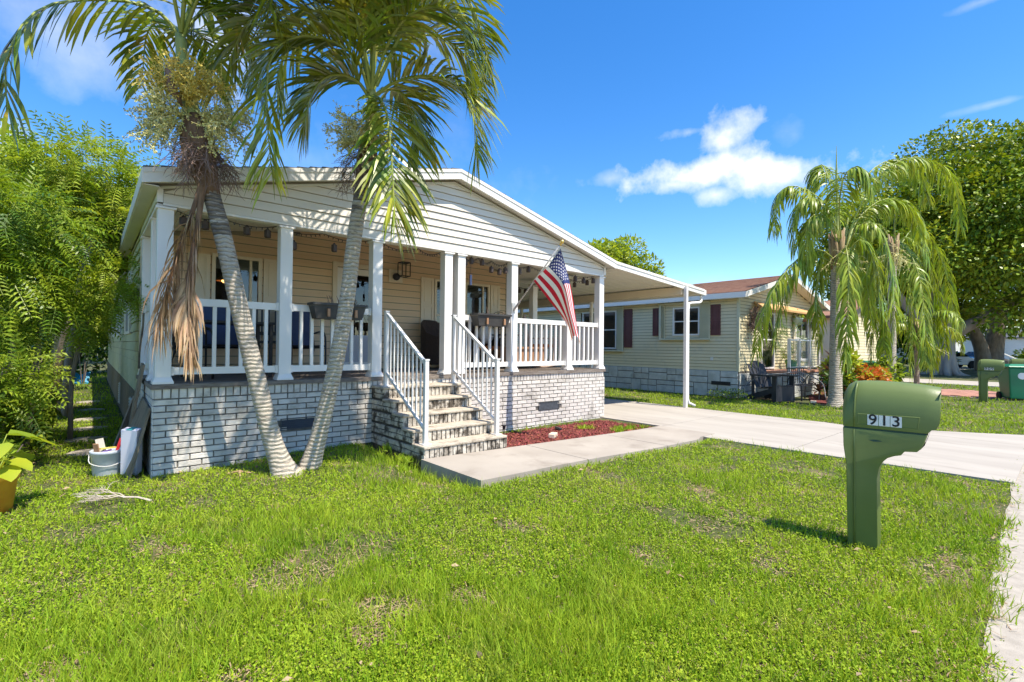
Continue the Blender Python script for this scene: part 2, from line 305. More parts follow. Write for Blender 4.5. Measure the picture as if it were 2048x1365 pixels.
    def build(s, name, mats, parent=None, smooth=False, label=None, org=None):
        if parent is not None: o3 = WORLD[parent]
        elif org is not None: o3 = Vector(org)
        else:
            xs = [v.x for v in s.v]; ys = [v.y for v in s.v]; o3 = Vector(((min(xs)+max(xs))/2, (min(ys)+max(ys))/2, min(v.z for v in s.v)))
        o = bpy.data.objects.new(name, s.mesh(name, mats, o3, smooth)); link(o); WORLD[o] = o3.copy()
        if parent is not None: o.parent = parent
        else: o.location = o3
        if label: o['label'] = label
        return o
def place(name, me, parent, loc, rot=None):
    o = bpy.data.objects.new(name, me); link(o); o.parent = parent; o.location = Vector(loc)-WORLD[parent]
    if rot: o.rotation_euler = rot
    WORLD[o] = Vector(loc); return o
def copy_tree(o, parent=None):
    c = o.copy(); link(c); c.parent = parent
    if parent is not None: c.matrix_parent_inverse = o.matrix_parent_inverse
    for ch in list(o.children): copy_tree(ch, c)
    return c
def dup(root, loc, rotz=0, scale=1, label=None):
    c = copy_tree(root); c.location = loc; c.rotation_euler = (0, 0, rotz); c.scale = (scale,)*3
    if label: c['label'] = label
    return c
def bevel(o, w_=.01, seg=2):
    b = o.modifiers.new('bevel', 'BEVEL'); b.width = w_; b.segments = seg; b.limit_method = 'ANGLE'; return o
def nrm(a): return a/np.maximum(np.linalg.norm(a, axis=-1, keepdims=True), 1e-9)
def npmesh(name, V, F, mats, parent=None, midx=None, smooth=False, org=None):
    # V (n,3); F (m,k) same k
    V = np.asarray(V, dtype=np.float32); F = np.asarray(F, dtype=np.int32)
    o3 = WORLD[parent] if parent is not None else Vector(org if org is not None else (float(V[:, 0].mean()), float(V[:, 1].mean()), float(V[:, 2].min())))
    V = V-np.array(o3, dtype=np.float32); k = F.shape[1]
    me = bpy.data.meshes.new(name); me.vertices.add(len(V)); me.vertices.foreach_set('co', V.ravel())
    me.loops.add(F.size); me.loops.foreach_set('vertex_index', F.ravel()); me.polygons.add(len(F)); me.polygons.foreach_set('loop_start', np.arange(0, F.size, k, dtype=np.int32))
    if midx is not None: me.polygons.foreach_set('material_index', np.asarray(midx, dtype=np.int32))
    if smooth: me.polygons.foreach_set('use_smooth', np.ones(len(F), dtype=bool))
    if not isinstance(mats, (list, tuple)): mats = [mats]
    for m in mats: me.materials.append(M[m])
    me.update(calc_edges=True)
    o = bpy.data.objects.new(name, me); link(o); WORLD[o] = Vector(o3)
    if parent is not None: o.parent = parent
    else: o.location = o3
    return o
def scatter(TV, TF, P, D, Nn, S):
    # template TV (k,3) x=width y=length z=normal; P (n,3) base; D length dir; Nn approx normal; S (n,) or (n,3)
    TV = np.asarray(TV, float); TF = np.asarray(TF, int); n = len(P)
    D = nrm(D); X = nrm(np.cross(D, Nn)); Z = np.cross(X, D)
    if np.ndim(S) == 1: S = np.repeat(np.asarray(S)[:, None], 3, 1)
    A = TV[None]*S[:, None, :]
    V = P[:, None]+A[..., 0:1]*X[:, None]+A[..., 1:2]*D[:, None]+A[..., 2:3]*Z[:, None]
    F = TF[None]+(np.arange(n)*len(TV))[:, None, None]
    return V.reshape(-1, 3), F.reshape(-1, TF.shape[1])
def rdir(n): return nrm(NR.normal(size=(n, 3)))
# leaf templates (quads)
LEAF = ([(-.02, 0, 0), (.02, 0, 0), (.24, .42, .03), (-.24, .42, .03), (.03, 1, -.08), (-.03, 1, -.08)], [(0, 1, 2, 3), (3, 2, 4, 5)])
LEAF1 = ([(0, 0, 0), (.27, .45, .05), (0, 1, -.06), (-.27, .45, .05)], [(0, 1, 2, 3)])
def pinnate(np_=7, l=.26, w_=.075, droop=.25):
    v = []; f = []
    for i in range(np_):
        t = .12+.82*i/(np_-1); y = t; z = -droop*t*t
        for s in (-1, 1):
            ll = l*(1-.35*abs(t-.45)); dx = s*ll*.93; dy = ll*.42; b = len(v)
            v += [(0, y-w_*.2, z), (s*ll*.45, y+dy*.45-w_*.5, z+.015), (dx, y+dy, z-.06*ll/.2), (s*ll*.45, y+dy*.45+w_*.5, z+.015)]; f.append((b, b+1, b+2, b+3))
    b = len(v); v += [(-.012, 0, 0), (.012, 0, 0), (.005, .97, -droop*.95), (-.005, .97, -droop*.95)]; f.append((b, b+1, b+2, b+3))
    return v, f
def star_leaf(n=5):
    v = []; f = []
    for i in range(n):
        a = (i-(n-1)/2)*.62; b = len(v); c, s_ = math.cos(a), math.sin(a); L_ = 1-.18*abs(i-(n-1)/2)
        for (x, y, z) in ((0, 0, 0), (.17, .5*L_, .04), (0, L_, -.14), (-.17, .5*L_, .04)): v.append((x*c+y*s_, -x*s_+y*c, z))
        f.append((b, b+1, b+2, b+3))
    return v, f
PIN = pinnate(); STAR = star_leaf()
def crown(parent, clumps, n, tmpl, size, mats, name='crown', fill=.45, up=.35, out=1., sag=.0, flat=1., zlo=None):
    cs = np.array([c for c, r in clumps], float); rs = np.array([r if hasattr(r, '__len__') else (r, r, r*flat) for c, r in clumps], float)
    vol = (rs.prod(1))**(2/3.); idx = NR.choice(len(cs), n, p=vol/vol.sum())
    d = rdir(n); rad = np.where(NR.rand(n) < fill, NR.rand(n)**.5, .82+.25*NR.rand(n))
    P = cs[idx]+d*rs[idx]*rad[:, None]
    if zlo is not None: P = P[P[:, 2] > zlo]; d = d[:len(P)] if False else d
    if zlo is not None: n = len(P); d = rdir(n)
    D = nrm(d*out+NR.normal(size=(n, 3))*.6+np.array([0, 0, -sag])); Nn = nrm(rdir(n)*.7+np.array([0, 0, up+.3])+d*.3)
    S = size*(.7+.6*NR.rand(n)); V, F = scatter(*tmpl, P, D, Nn, S)
    mi = None
    if isinstance(mats, (list, tuple)) and len(mats) > 1: mi = np.repeat(NR.choice(len(mats), n, p=[.8]+[.2/(len(mats)-1)]*(len(mats)-1)), len(tmpl[1]))
    return npmesh(name, V, F, mats, parent, midx=mi)
def blob(c, R, k, r, seed=0, flat=.8, low=-.4):
    rr = random.Random(seed); out = []
    for i in range(k):
        while True:
            d = Vector((rr.gauss(0, 1), rr.gauss(0, 1), rr.gauss(0, 1))).normalized()
            if d.z > low: break
        q = rr.uniform(.55, 1.0); rad = r*rr.uniform(.65, 1.3)
        out.append(((c[0]+d.x*R[0]*q, c[1]+d.y*R[1]*q, c[2]+d.z*R[2]*q), (rad, rad, rad*flat)))
    return out
def spline(pts, n):
    P = [Vector(p) for p in pts]; P = [2*P[0]-P[1]]+P+[2*P[-1]-P[-2]]; out = []; m = len(P)-3
    for i in range(n):
        t = i/(n-1)*m; k = min(int(t), m-1); t -= k; a, b, c, d = P[k:k+4]
        out.append(.5*((2*b)+(c-a)*t+(2*a-5*b+4*c-d)*t*t+(3*b-3*c+d-a)*t**3))
    return out
def limbs(parent, specs, matn, name='trunk', n=10, seg=14):
    m = MB()
    for pts, r0, r1 in specs:
        q = spline(pts, seg); m.tube(q, [r0+(r1-r0)*i/(seg-1) for i in range(seg)], n)
    return m.build(name, matn, parent, smooth=True)
def H(x, y):
    h = .115*math.exp(-((x-2.25)/1.35)**2-((y+.25)/.95)**2)+.085*math.exp(-((x-3.3)/2.2)**2-((y+2.65)/.55)**2)
    h += .018*noise.noise((x*.55, y*.55, 0))+.008*noise.noise((x*2.1, y*2.1, 3))
    return h
def frond(parent, pts, name='frond', leaf='palm_leaf', n=62, length=.55, width=.036, droop=.22, upv=.35, hang=0., r0=.018, start=.16, fwd=.75, mats=None, jitter=.12, segs=4, seed=None):
    rs = np.random.RandomState(seed if seed is not None else RND.randint(0, 99999))
    q = spline(pts, 40); Q = np.array([tuple(p) for p in q]); T = nrm(np.gradient(Q, axis=0))
    side = nrm(np.cross(T, np.array([0, 0, 1.])+0*T)); 
    for i in range(1, 40):
        if np.dot(side[i], side[i-1]) < 0: side[i] = -side[i]
    nn = nrm(np.cross(side, T)); nn[nn[:, 2] < -.2] *= 1
    m = MB(); m.tube([Q[i] for i in range(0, 40, 3)], [r0*(1-.85*i/39)+.002 for i in range(0, 40, 3)], 6)
    rv = np.array([tuple(v) for v in m.v]); rf = [tuple(f) for f in m.f if len(f) == 4]
    t = np.linspace(start, .995, n); t = np.repeat(t, 2)+rs.normal(size=2*n)*.004; t = np.clip(t, start*.8, .999); sg = np.tile([1, -1], n)
    k = t*39; i0 = np.clip(k.astype(int), 0, 38); fr = (k-i0)[:, None]
    P = Q[i0]*(1-fr)+Q[i0+1]*fr; Tt = T[i0]; Sd = side[i0]*sg[:, None]; Nn = nn[i0]
    D = nrm(Sd*1.0+Tt*(fwd+.5*(t[:, None]-.5))+Nn*upv+rs.normal(size=P.shape)*jitter+np.array([0, 0, -hang]))
    prof = np.sin(np.pi*np.clip(.12+.80*(t-start)/(1-start), 0, 1))**.6; Ln = length*(.35+.65*prof)*(.85+.3*rs.rand(len(t)))
    ws = [.35, .95, 1.0, .7, .06][:segs+1] if segs == 4 else [.4, 1., .75, .06]
    cur = P; d = D; allv = []
    Wd = nrm(np.cross(D, Nn+rs.normal(size=P.shape)*.25))
    for s_ in range(segs+1):
        ww = (width*ws[s_]*(.75+.5*prof))[:, None]
        allv.append(cur-Wd*ww/2); allv.append(cur+Wd*ww/2)
        cur = cur+d*(Ln/segs)[:, None]; d = nrm(d+np.array([0, 0, -droop*(1+.7*s_)])*(.7+.6*rs.rand(len(t)))[:, None]); Wd = nrm(np.cross(d, np.cross(Wd, d))); 
    A = np.stack(allv, 1); nv = A.shape[1]; V = A.reshape(-1, 3); base = (np.arange(len(t))*nv)[:, None]
    F = np.concatenate([base+np.array([[2*s_, 2*s_+1, 2*s_+3, 2*s_+2]]) for s_ in range(segs)], 0)
    V = np.concatenate([rv, V]); F2 = np.concatenate([np.array(rf, int), F+len(rv)])
    mi = np.concatenate([np.ones(len(rf), int), np.zeros(len(F), int)])
    return npmesh(name, V, F2, mats or [leaf, 'rachis'], parent, midx=mi)
# ------------------------------------------------------------------ ground
def grid(name, xs, ys, fn, matn):
    xs = np.asarray(xs); ys = np.asarray(ys); nx, ny = len(xs), len(ys)
    V = np.array([(x, y, fn(x, y)) for y in ys for x in xs]); i = np.arange(nx-1)[None]+np.arange(ny-1)[:, None]*nx; i = i.ravel()
    F = np.stack([i, i+1, i+1+nx, i+nx], 1); return npmesh(name, V, F, matn, None, smooth=True, org=(0, 0, 0))
gx = np.unique(np.round(np.concatenate([np.linspace(-400, -6, 12), np.arange(-6, 12.01, .16), np.linspace(12.5, 40, 20), np.linspace(50, 600, 14)]), 3))
gy = np.unique(np.round(np.concatenate([np.linspace(-400, -9, 10), np.arange(-8, 1.01, .16), np.linspace(1.5, 30, 24), np.linspace(40, 600, 14)]), 3))
def HG(x, y):
    z = H(x, y)
    if x > 9.5 and -5.6 < y: z -= .012
    if -6.2 < y < 16 and lx(y)+.1 < x < rx(y)-.1: z = min(z, -.04)
    if 2.3 < x < 7.3 and -2.6 < y < 0: z = min(z, -.06)
    if y < road_edge(x)-.12: z = min(z, -.05)
    elif y < road_edge(x)+.10: z = min(z, -.004)
    return z
def lx(y):  # left edge
    return 7.42 if y > -1.4 else 7.42-(.45*min(1, (-1.4-y)/1.1)) + (.12*max(0, (-2.5-y)/3.3))
def rx(y): return 10.42 if y > -3.3 else 10.32+.0*y+1.25*max(0, (-3.3-y)/2.5)**1.4
ex = [-60+ i*.35 for i in range(900)]
def road_edge(x): return -.125+-5.97+.035*noise.noise((x*.9, 3.3, 0))+.03*noise.noise((x*4, 1.3, 0))+(.033*(x-2.6) if x < 11 else .277)
m = MB(); rv = []; rf = []
for i, x in enumerate(ex): rv += [(x, road_edge(x), .0), (x, -13.5, .03)]
for i in range(len(ex)-1): rf.append((2*i, 2*i+1, 2*i+3, 2*i+2))
tag(grid('ground', gx, gy, HG, 'soil'), kind='structure')
m.add(rv, [f[::-1] for f in rf]); tag(m.build('road', 'road', org=(0, 0, 0)), kind='structure')
# driveway slabs
drive = link(bpy.data.objects.new('driveway', None)); WORLD[drive] = Vector((0, 0, 0)); drive['kind'] = 'structure'
ycuts = [-5.97, -3.75, -1.45, 1.4, 4.4, 7.4, 10.4, 14]
for a, b in zip(ycuts[:-1], ycuts[1:]):
    ys = np.linspace(a+.006, b-.006, 9); poly = [(lx(y), y) for y in ys]+[(rx(y), y) for y in ys[::-1]]
    z = .018
    m = MB(); m.prism(poly[::-1], lambda u, v, t: (u, v, t), -.08, z); m.build('slab', 'drive', drive)
walk = link(bpy.data.objects.new('walkway', None)); WORLD[walk] = Vector((0, 0, 0)); walk['kind'] = 'structure'
def wz(x): return max(.024, .124-.0235*(x-2.4))
for a, b in ((2.40, 4.05), (4.062, 5.75), (5.762, 7.38)):
    m = MB(); n = 8; xs = np.linspace(a, b, n); vs = []
    for x in xs:
        y0 = -2.56+.02*math.sin(x*2) if x < 6.9 else -2.50; y1 = -1.435
        x0 = x
        if b > 7 and x > 6.9: y0 = -2.46
        vs += [(x0, y0, wz(x)), (x0, y1, wz(x)), (x0, y0, -.06), (x0, y1, -.06)]
    fs = []
    for i in range(n-1):
        k = 4*i; fs += [(k, k+4, k+5, k+1), (k+2, k+6, k+4, k), (k+1, k+5, k+7, k+3)]
    fs += [(0, 1, 3, 2), (4*n-4, 4*n-2, 4*n-1, 4*n-3)]
    m.add(vs, fs); m.build('slab', 'concrete', walk)
# mulch bed
def mz(x, y): return -.035+.075*min(1, -y/1.43)*max(.2, (7.4-x)/3.7)+.012*noise.noise((x*4, y*4, 0))
tag(grid('mulch_bed', np.arange(3.60, 7.41, .09), np.arange(-1.44, .01, .08), mz, 'mulch'), kind='structure')
n = 9000; P = np.stack([3.7+3.65*NR.rand(n), -1.42+1.4*NR.rand(n), np.zeros(n)], 1); P[:, 2] = [mz(x, y)+.004 for x, y in P[:, :2]]
D = nrm(NR.normal(size=(n, 3))*[1, 1, .35]); V, F = scatter([(-.2, 0, 0), (.2, 0, 0), (.16, 1, .1), (-.2, .9, 0)], [(0, 1, 2, 3)], P, D, np.tile([0, 0, 1.], (n, 1))+NR.normal(size=(n, 3))*.3, .018+.03*NR.rand(n))
tag(npmesh('mulch_chips', V, F, 'mulch_chip'), 'loose red mulch chips in the bed right of the steps', 'mulch', kind='stuff')
# red paver driveway far right, grey path beyond
pv = link(bpy.data.objects.new('paver_driveway', None)); WORLD[pv] = Vector((0, 0, 0)); pv['kind'] = 'structure'
pvr = [[], []]
bw, bl = .24, .48
pm = MB().bx(.004, bl-.004, .004, bw-.004, 0, .03).mesh('paver', 'paver')
k = 0; y = -5.7; row = 0; rest = MB()
while y < 8:
    x = 20.2+(.24 if row % 2 else 0)
    while x < 23.4:
        if k < 290: place('paver', pm, pv, (x, y, .0)); k += 1
        else: rest.bx(x+.004, x+bl-.004, y+.004, y+bw-.004, 0, .03)
        x += bl
    y += bw; row += 1
tag(rest.build('pavers', 'paver', pv), kind='stuff')
m = MB(); m.bx(20.1, 24.0, -5.75, 12, -.05, .002); m.build('bedding', 'mortar', pv)
m = MB(); m.prism([(27.5, -5.75), (31.5, -5.75), (31.0, 14), (28, 14)], lambda u, v, t: (u, v, t), -.05, .02); tag(m.build('grey_driveway', 'drive', org=(0, 0, 0)), kind='structure')
m = MB(); m.prism([(34, 3.2), (90, -3.0), (90, -4.6), (34, 1.2)], lambda u, v, t: (u, v, t), -.05, .02); tag(m.build('far_lane', 'drive', org=(0, 0, 0)), kind='structure')
# ------------------------------------------------------------------ lawn geometry
def inlawn(x, y):
    ok = np.ones(len(x), bool)
    ok &= ~((x > -.06) & (x < 7.56) & (y > -.02) & (y < 19))
    ok &= ~((x > 2.36) & (x < 7.4) & (y > -2.55) & (y < 0))
    ok &= ~((x > 6.95) & (x < 10.42) & (y > -3.4)) & ~((x > 6.95) & (x < 10.4+1.2*np.clip((-3.3-y)/2.5, 0, 1)**1.4) & (y <= -3.3) & (y > -5.85))
    ok &= ~((x > 13.68) & (x < 20.6) & (y > -.02))
    ok &= ~((x > 20.1) & (x < 24)) & ~((x > 27.5) & (x < 31.4))
    ok &= y > -6.11+.05*np.sin(x*7)+.04*np.sin(x*23)+.05*NR.normal(size=len(x))+np.where(x < 11, .033*(x-2.6), .277)
    # stepping stones beside the house
    for sx, sy in STEP: ok &= ((x-sx)/.24)**2+((y-sy)/.2)**2 > 1
    ok &= ~((x > 13.7) & (x < 16.6) & (y > -3.1) & (y < 0) & (((x-15.2)/1.6)**2+((y+1.3)/1.5)**2 < 1))
    return ok
STEP = [(-.52, 2.0), (-.55, 3.1), (-.50, 4.3), (-.52, 5.6), (-.48, 7.2), (-.5, 9.2)]
N_ = lambda x, y, s, o=0: np.array([noise.noise((float(a)*s+o, float(b)*s, o)) for a, b in zip(x, y)])
gnx, gny = np.arange(-8, 32, .11), np.arange(-6.3, 24, .11)
def fieldgrid(s, o): return np.array([[noise.noise((a*s+o, b*s, o)) for a in gnx] for b in gny])
FG1, FG2, FG3 = fieldgrid(.75, 1.), fieldgrid(2.3, 5.), fieldgrid(1.1, 9.)
def samp(G, x, y):
    i = np.clip(((x+8)/.11).astype(int), 0, len(gnx)-1); j = np.clip(((y+6.3)/.11).astype(int), 0, len(gny)-1); return G[j, i]
HGRID = np.array([[HG(a, b) for a in gnx] for b in gny])
def hs_(x, y):
    fx = np.clip((x+8)/.11, 0, len(gnx)-1.01); fy = np.clip((y+6.3)/.11, 0, len(gny)-1.01); i = fx.astype(int); j = fy.astype(int); a = fx-i; b = fy-j
    return (HGRID[j, i]*(1-a)*(1-b)+HGRID[j, i+1]*a*(1-b)+HGRID[j+1, i]*(1-a)*b+HGRID[j+1, i+1]*a*b)
def lawn_pts(n, dmin, dmax, pw=1.0):
    # sample polar round the camera inside the view wedge (and some margin) so density falls with distance
    th = math.atan2(fw.y, fw.x)+(NR.rand(n)-.5)*math.radians(118); u = NR.rand(n)
    r = dmin*(dmax/dmin)**(u**pw); x = CAM.x+r*np.cos(th); y = CAM.y+r*np.sin(th); ok = inlawn(x, y); return x[ok], y[ok], r[ok]
BT = ([(-.5, 0, 0), (.5, 0, 0), (.42, .5, .04), (-.42, .5, .04), (.06, 1, .26), (-.06, 1, .26)], [(0, 1, 2, 3), (3, 2, 4, 5)])
def blades(name, n, dmin, dmax, matn, hmul, wmul, label, tall=False, pw=1.0):
    x, y, r = lawn_pts(n, dmin, dmax, pw); g1 = samp(FG1, x, y); g2 = samp(FG2, x, y); g3 = samp(FG3, x, y)
    bare = (g2 > .33) | ((g3 > .44)); keep = ~bare | (NR.rand(len(x)) < .22)
    if tall: keep &= (g1+.35*g2 > .12) | (NR.rand(len(x)) < .08)
    x, y, r, g1, g2 = x[keep], y[keep], r[keep], g1[keep], g2[keep]; k = len(x)
    P = np.stack([x, y, hs_(x, y)-.004], 1)
    lean = .28+.35*NR.rand(k); D = nrm(np.concatenate([NR.normal(size=(k, 2))*lean[:, None], np.ones((k, 1))], 1))
    hh = (.034+.035*NR.rand(k)+.045*np.clip(g1+.15, 0, 1))*hmul*(1+.045*np.clip(r-6, 0, 30)*.5)
    ww = (.0048+.0032*NR.rand(k))*wmul*(1+.22*np.clip(r-3.0, 0, 40)*.55)
    V, F = scatter(*BT, P, D, NR.normal(size=(k, 3))*[1, 1, .1], np.stack([ww, hh, hh], 1))
    return tag(npmesh(name, V, F, matn), label, 'grass', kind='stuff')
blades('lawn_grass', 235000, 1.75, 30, 'grass', 1.0, 1.0, 'short green grass blades of the front lawn')
blades('tall_grass', 85000, 1.9, 13, 'grass', 1.8, .6, 'taller wispy grass tufts in the front lawn', tall=True)
x, y, r = lawn_pts(330000, 1.75, 16); g2 = samp(FG2, x, y); g1 = samp(FG1, x, y); g3 = samp(FG3, x, y)
keep = (g1 < .22) & ((g2 < .36) | (NR.rand(len(x)) < .25)) & ((g3 < .42) | (NR.rand(len(x)) < .2)); x, y, r = x[keep], y[keep], r[keep]; k = len(x)
P = np.stack([x, y, hs_(x, y)+.006+.03*NR.rand(k)], 1); S = (.008+.010*NR.rand(k))*(1+.10*np.clip(r-3, 0, 20))
V, F = scatter([(0, 0, 0), (.42, .5, .08), (0, 1, .0), (-.42, .5, .08)], [(0, 1, 2, 3)], P, nrm(NR.normal(size=(k, 3))*[1, 1, .45]+[0, 0, .25]), NR.normal(size=(k, 3))*.45+[0, 0, 1.], S)
tag(npmesh('lawn_groundcover', V, F, 'clover'), 'low leafy groundcover mixed into the front lawn', 'groundcover', kind='stuff')
x, y, r = lawn_pts(150000, 1.75, 14); g2 = samp(FG2, x, y); g3 = samp(FG3, x, y); keep = ((g2 > .22) & (NR.rand(len(x)) < .7)) | (NR.rand(len(x)) < .30) | (y < -5.9+.033*(x-2.6)+.1*np.sin(x*5)); x, y, r = x[keep], y[keep], r[keep]; k = len(x)
P = np.stack([x, y, hs_(x, y)+.003+.012*NR.rand(k)], 1)
V, F = scatter([(-.5, 0, 0), (.5, 0, 0), (.35, 1, .05), (-.35, 1, .05)], [(0, 1, 2, 3)], P, nrm(NR.normal(size=(k, 3))*[1, 1, .22]), NR.normal(size=(k, 3))*.3+[0, 0, 1.], np.stack([.003+.0035*NR.rand(k), .018+.035*NR.rand(k), .03+0*x], 1))
tag(npmesh('dry_grass', V, F, 'thatch'), 'dry straw and dead leaves in the bare patches of the lawn', 'dry grass', kind='stuff')
x, y, r = lawn_pts(320, 1.9, 11, .7); k = len(x); P = np.stack([x, y, hs_(x, y)+.035], 1)
V, F = scatter([(0, 0, 0), (.26, .45, .10), (0, 1, .02), (-.26, .45, .12)], [(0, 1, 2, 3)], P, nrm(NR.normal(size=(k, 3))*[1, 1, .2]), NR.normal(size=(k, 3))*.5+[0, 0, 1.], .025+.035*NR.rand(k))
tag(npmesh('fallen_leaves', V, F, 'thatch'), 'small brown fallen leaves scattered over the front lawn', 'fallen leaves', kind='stuff')
for i, (sx, sy) in enumerate(STEP):
    m = MB(); pts = [(sx+.24*(1+.12*RND.uniform(-1, 1))*math.cos(a), sy+.19*(1+.12*RND.uniform(-1, 1))*math.sin(a)) for a in [k*math.pi/5 for k in range(10)]]
    z = H(sx, sy); m.prism(pts, lambda u, v, t: (u, v, t), z-.04, z+.022)
    o = m.build('stepping_stone', 'concrete'); bevel(o, .01, 1)
    tag(o, ['nearest stepping stone in the grass beside the house', 'second nearest stepping stone beside the house', 'third stepping stone from the street beside the house', 'fourth stepping stone from the street beside the house', 'second farthest stepping stone in the side path', 'farthest stepping stone in the side path'][i], 'stepping stone', 'stepping stones along the side path')
m = MB(); m.prism([(-1.75, -2.75), (-1.2, -2.62), (-1.15, -2.35), (-1.6, -2.3), (-1.85, -2.5)], lambda u, v, t: (u, v, t), -.02, .035); o = m.build('garden_stone', 'stone'); bevel(o, .015, 2); tag(o, 'flat grey stone in the lawn at the left edge', 'stone')
# ------------------------------------------------------------------ main house
house = thing('mobile_home', 'cream mobile home with a gabled front porch, white railings and painted brick skirting', 'house', (3.78, 0, 0))
W_ = 7.555; GB = 2.945; YB = 2.2; DZ = 1.0; LEN = 18.2; RX = 3.777; SL = .2425
def rooftop(x): return 4.190-SL*abs(x-RX)
def und(x): return rooftop(x)-.165
# roof slabs with shingle courses
roof = MB()
for s in (-1, 1):
    x1 = RX+s*3.905
    roof.add([(RX, -.166, rooftop(RX)-.02), (x1, -.166, rooftop(x1)-.02), (x1, LEN+.2, rooftop(x1)-.02), (RX, LEN+.2, rooftop(RX)-.02),
              (RX, -.166, und(RX)+.03), (x1, -.166, und(x1)+.03), (x1, LEN+.2, und(x1)+.03), (RX, LEN+.2, und(RX)+.03)], [(0, 1, 2, 3), (4, 7, 6, 5), (0, 4, 5, 1), (1, 5, 6, 2), (3, 2, 6, 7)])
roof = roof.build('roof', 'soffit', house)
for s in (-1, 1):
    for i in range(26):
        a = i*.15; b = a+.165; x0 = RX+s*min(b, 3.93); x1 = RX+s*a; n = Vector((s*SL, 0, 1)).normalized()
        m = MB(); jag = .004*RND.uniform(-1, 1)
        p = [(x0, -.185+jag, rooftop(x0)+.012), (x1, -.185+jag, rooftop(x1)-.004), (x1, LEN+.22, rooftop(x1)-.004), (x0, LEN+.22, rooftop(x0)+.012)]
        q = [(x0, -.185+jag, rooftop(x0)-.012), (x1, -.185+jag, rooftop(x1)-.016), (x1, LEN+.22, rooftop(x1)-.016), (x0, LEN+.22, rooftop(x0)-.012)]
        fs = [(0, 1, 2, 3), (4, 7, 6, 5), (0, 4, 5, 1), (3, 2, 6, 7), (0, 3, 7, 4)]
        m.add(p+q, fs if s < 0 else [f[::-1] for f in fs]); m.build('shingle_course', 'shingle_grey', roof)
m = MB()
for s in (-1, 1):   # rake fascia, two stepped layers
    x1 = RX+s*3.915
    for (ya, yb, za, zb) in ((-.196, -.166, -.165, -.018), (-.206, -.196, -.062, -.012)):
        p = [(RX, ya, rooftop(RX)+zb), (x1, ya, rooftop(x1)+zb), (x1, ya, rooftop(x1)+za), (RX, ya, rooftop(RX)+za)]; q = [(a, yb, c) for a, b, c in p]
        fs = [(0, 1, 2, 3), (7, 6, 5, 4), (1, 5, 6, 2), (0, 4, 5, 1), (3, 2, 6, 7)]
        m.add(p+q, [f[::-1] for f in fs] if s > 0 else fs)
m.build('rake_fascia', 'vinyl_white', house)
for x0 in (RX-3.925, RX+3.900):
    m = MB(); z = rooftop(RX+3.9); m.bx(x0, x0+.022, -.19, LEN+.2, z-.165, z-.015); m.build('eave_fascia', 'vinyl_white', house)
m = MB(); z = und(RX+3.9); m.bx(-.13, .0, -.16, LEN, z-.012, z-.002)
m.build('soffit', 'soffit', house)
# gable siding
def lap(m, x0, x1, z0, z1, y, out=.014, slant=None):
    # lapped board facing -Y at plane y; bottom proud
    m.add([(x0, y-out, z0), (x1, y-out, z0), (x1, y-.002, z1), (x0, y-.002, z1), (x0, y+.004, z0), (x1, y+.004, z0)], [(0, 1, 2, 3), (0, 4, 5, 1), (0, 3, 4), (1, 5, 2)])
gw = MB(); gw.prism([(.01, GB), (W_-.01, GB), (W_-.01, und(W_)+.05), (RX, und(RX)+.05), (.01, und(0)+.05)], lambda u, v, t: (u, t, v), .004, .09)
gw = gw.build('gable_wall', 'siding_backing', house)
z = GB; ex = .1085; i = 0
while z < 4.03:
    z1 = z+ex+.004; m = MB()
    def xl(zz): return max(.052, RX-(4.025-zz)/SL)
    a0, a1 = xl(z+.0), xl(z1)
    if RX-a0 < .05: break
    b0, b1 = 2*RX-a0+0*(.002), 2*RX-a1; b0 = min(b0, W_-.052); b1 = min(b1, W_-.052); y = .0
    z1 -= .013; m.add([(a0, y-.020, z), (b0, y-.020, z), (b1, y-.004, z1), (a1, y-.004, z1), (a0, y+.006, z), (b0, y+.006, z)], [(0, 1, 2, 3), (0, 4, 5, 1), (0, 3, 4), (1, 5, 2)])  # gap bares the dark backing, colour standing in for lap shadow
    m.build('siding_board', 'siding_white', gw); z += ex
m = MB(); m.bx(-.004, .048, -.02, .03, GB-.0, und(.0)-.002); m.bx(W_-.048, W_+.004, -.02, .03, GB, und(W_)-.002)
m.bx(.05, W_-.05, -.018, .006, GB-.03, GB-.002)
m.build('corner_trim', 'vinyl_white', house)
for s in (-1, 1):
    m = MB(); x1 = RX+s*3.75; m.add([(RX, -.024, und(RX)-.002), (x1, -.024, und(x1)-.002), (x1, -.024, und(x1)-.03), (RX, -.024, und(RX)-.03), (RX, .0, und(RX)-.002), (x1, .0, und(x1)-.002), (x1, .0, und(x1)-.03), (RX, .0, und(RX)-.03)],
        [(0, 1, 2, 3) if s < 0 else (3, 2, 1, 0), (3, 2, 6, 7)]); m.build('frieze_trim', 'soffit', house)
m = MB(); m.bx(.0, W_, .03, .135, GB-.035, GB-.004); m.bx(-.0, .12, .135, YB, GB-.035, GB-.004); m.bx(W_-.13, W_, .135, YB+.0, GB-.035, GB-.004)
m.bx(.004, .09, .09, YB, GB-.003, und(0)+.02)
m.build('porch_beam', 'vinyl_white', house)
# side wall pieces above left beam
for k in range(1):
    m = MB(); m.T = Matrix(((0, 1, 0, 0), (1, 0, 0, 0), (0, 0, 1, 0), (0, 0, 0, 1)))
    lap(m, .03, YB, GB+.0, GB+.1, -.0); m.T = None; m.build('siding_board', 'siding_side', house)
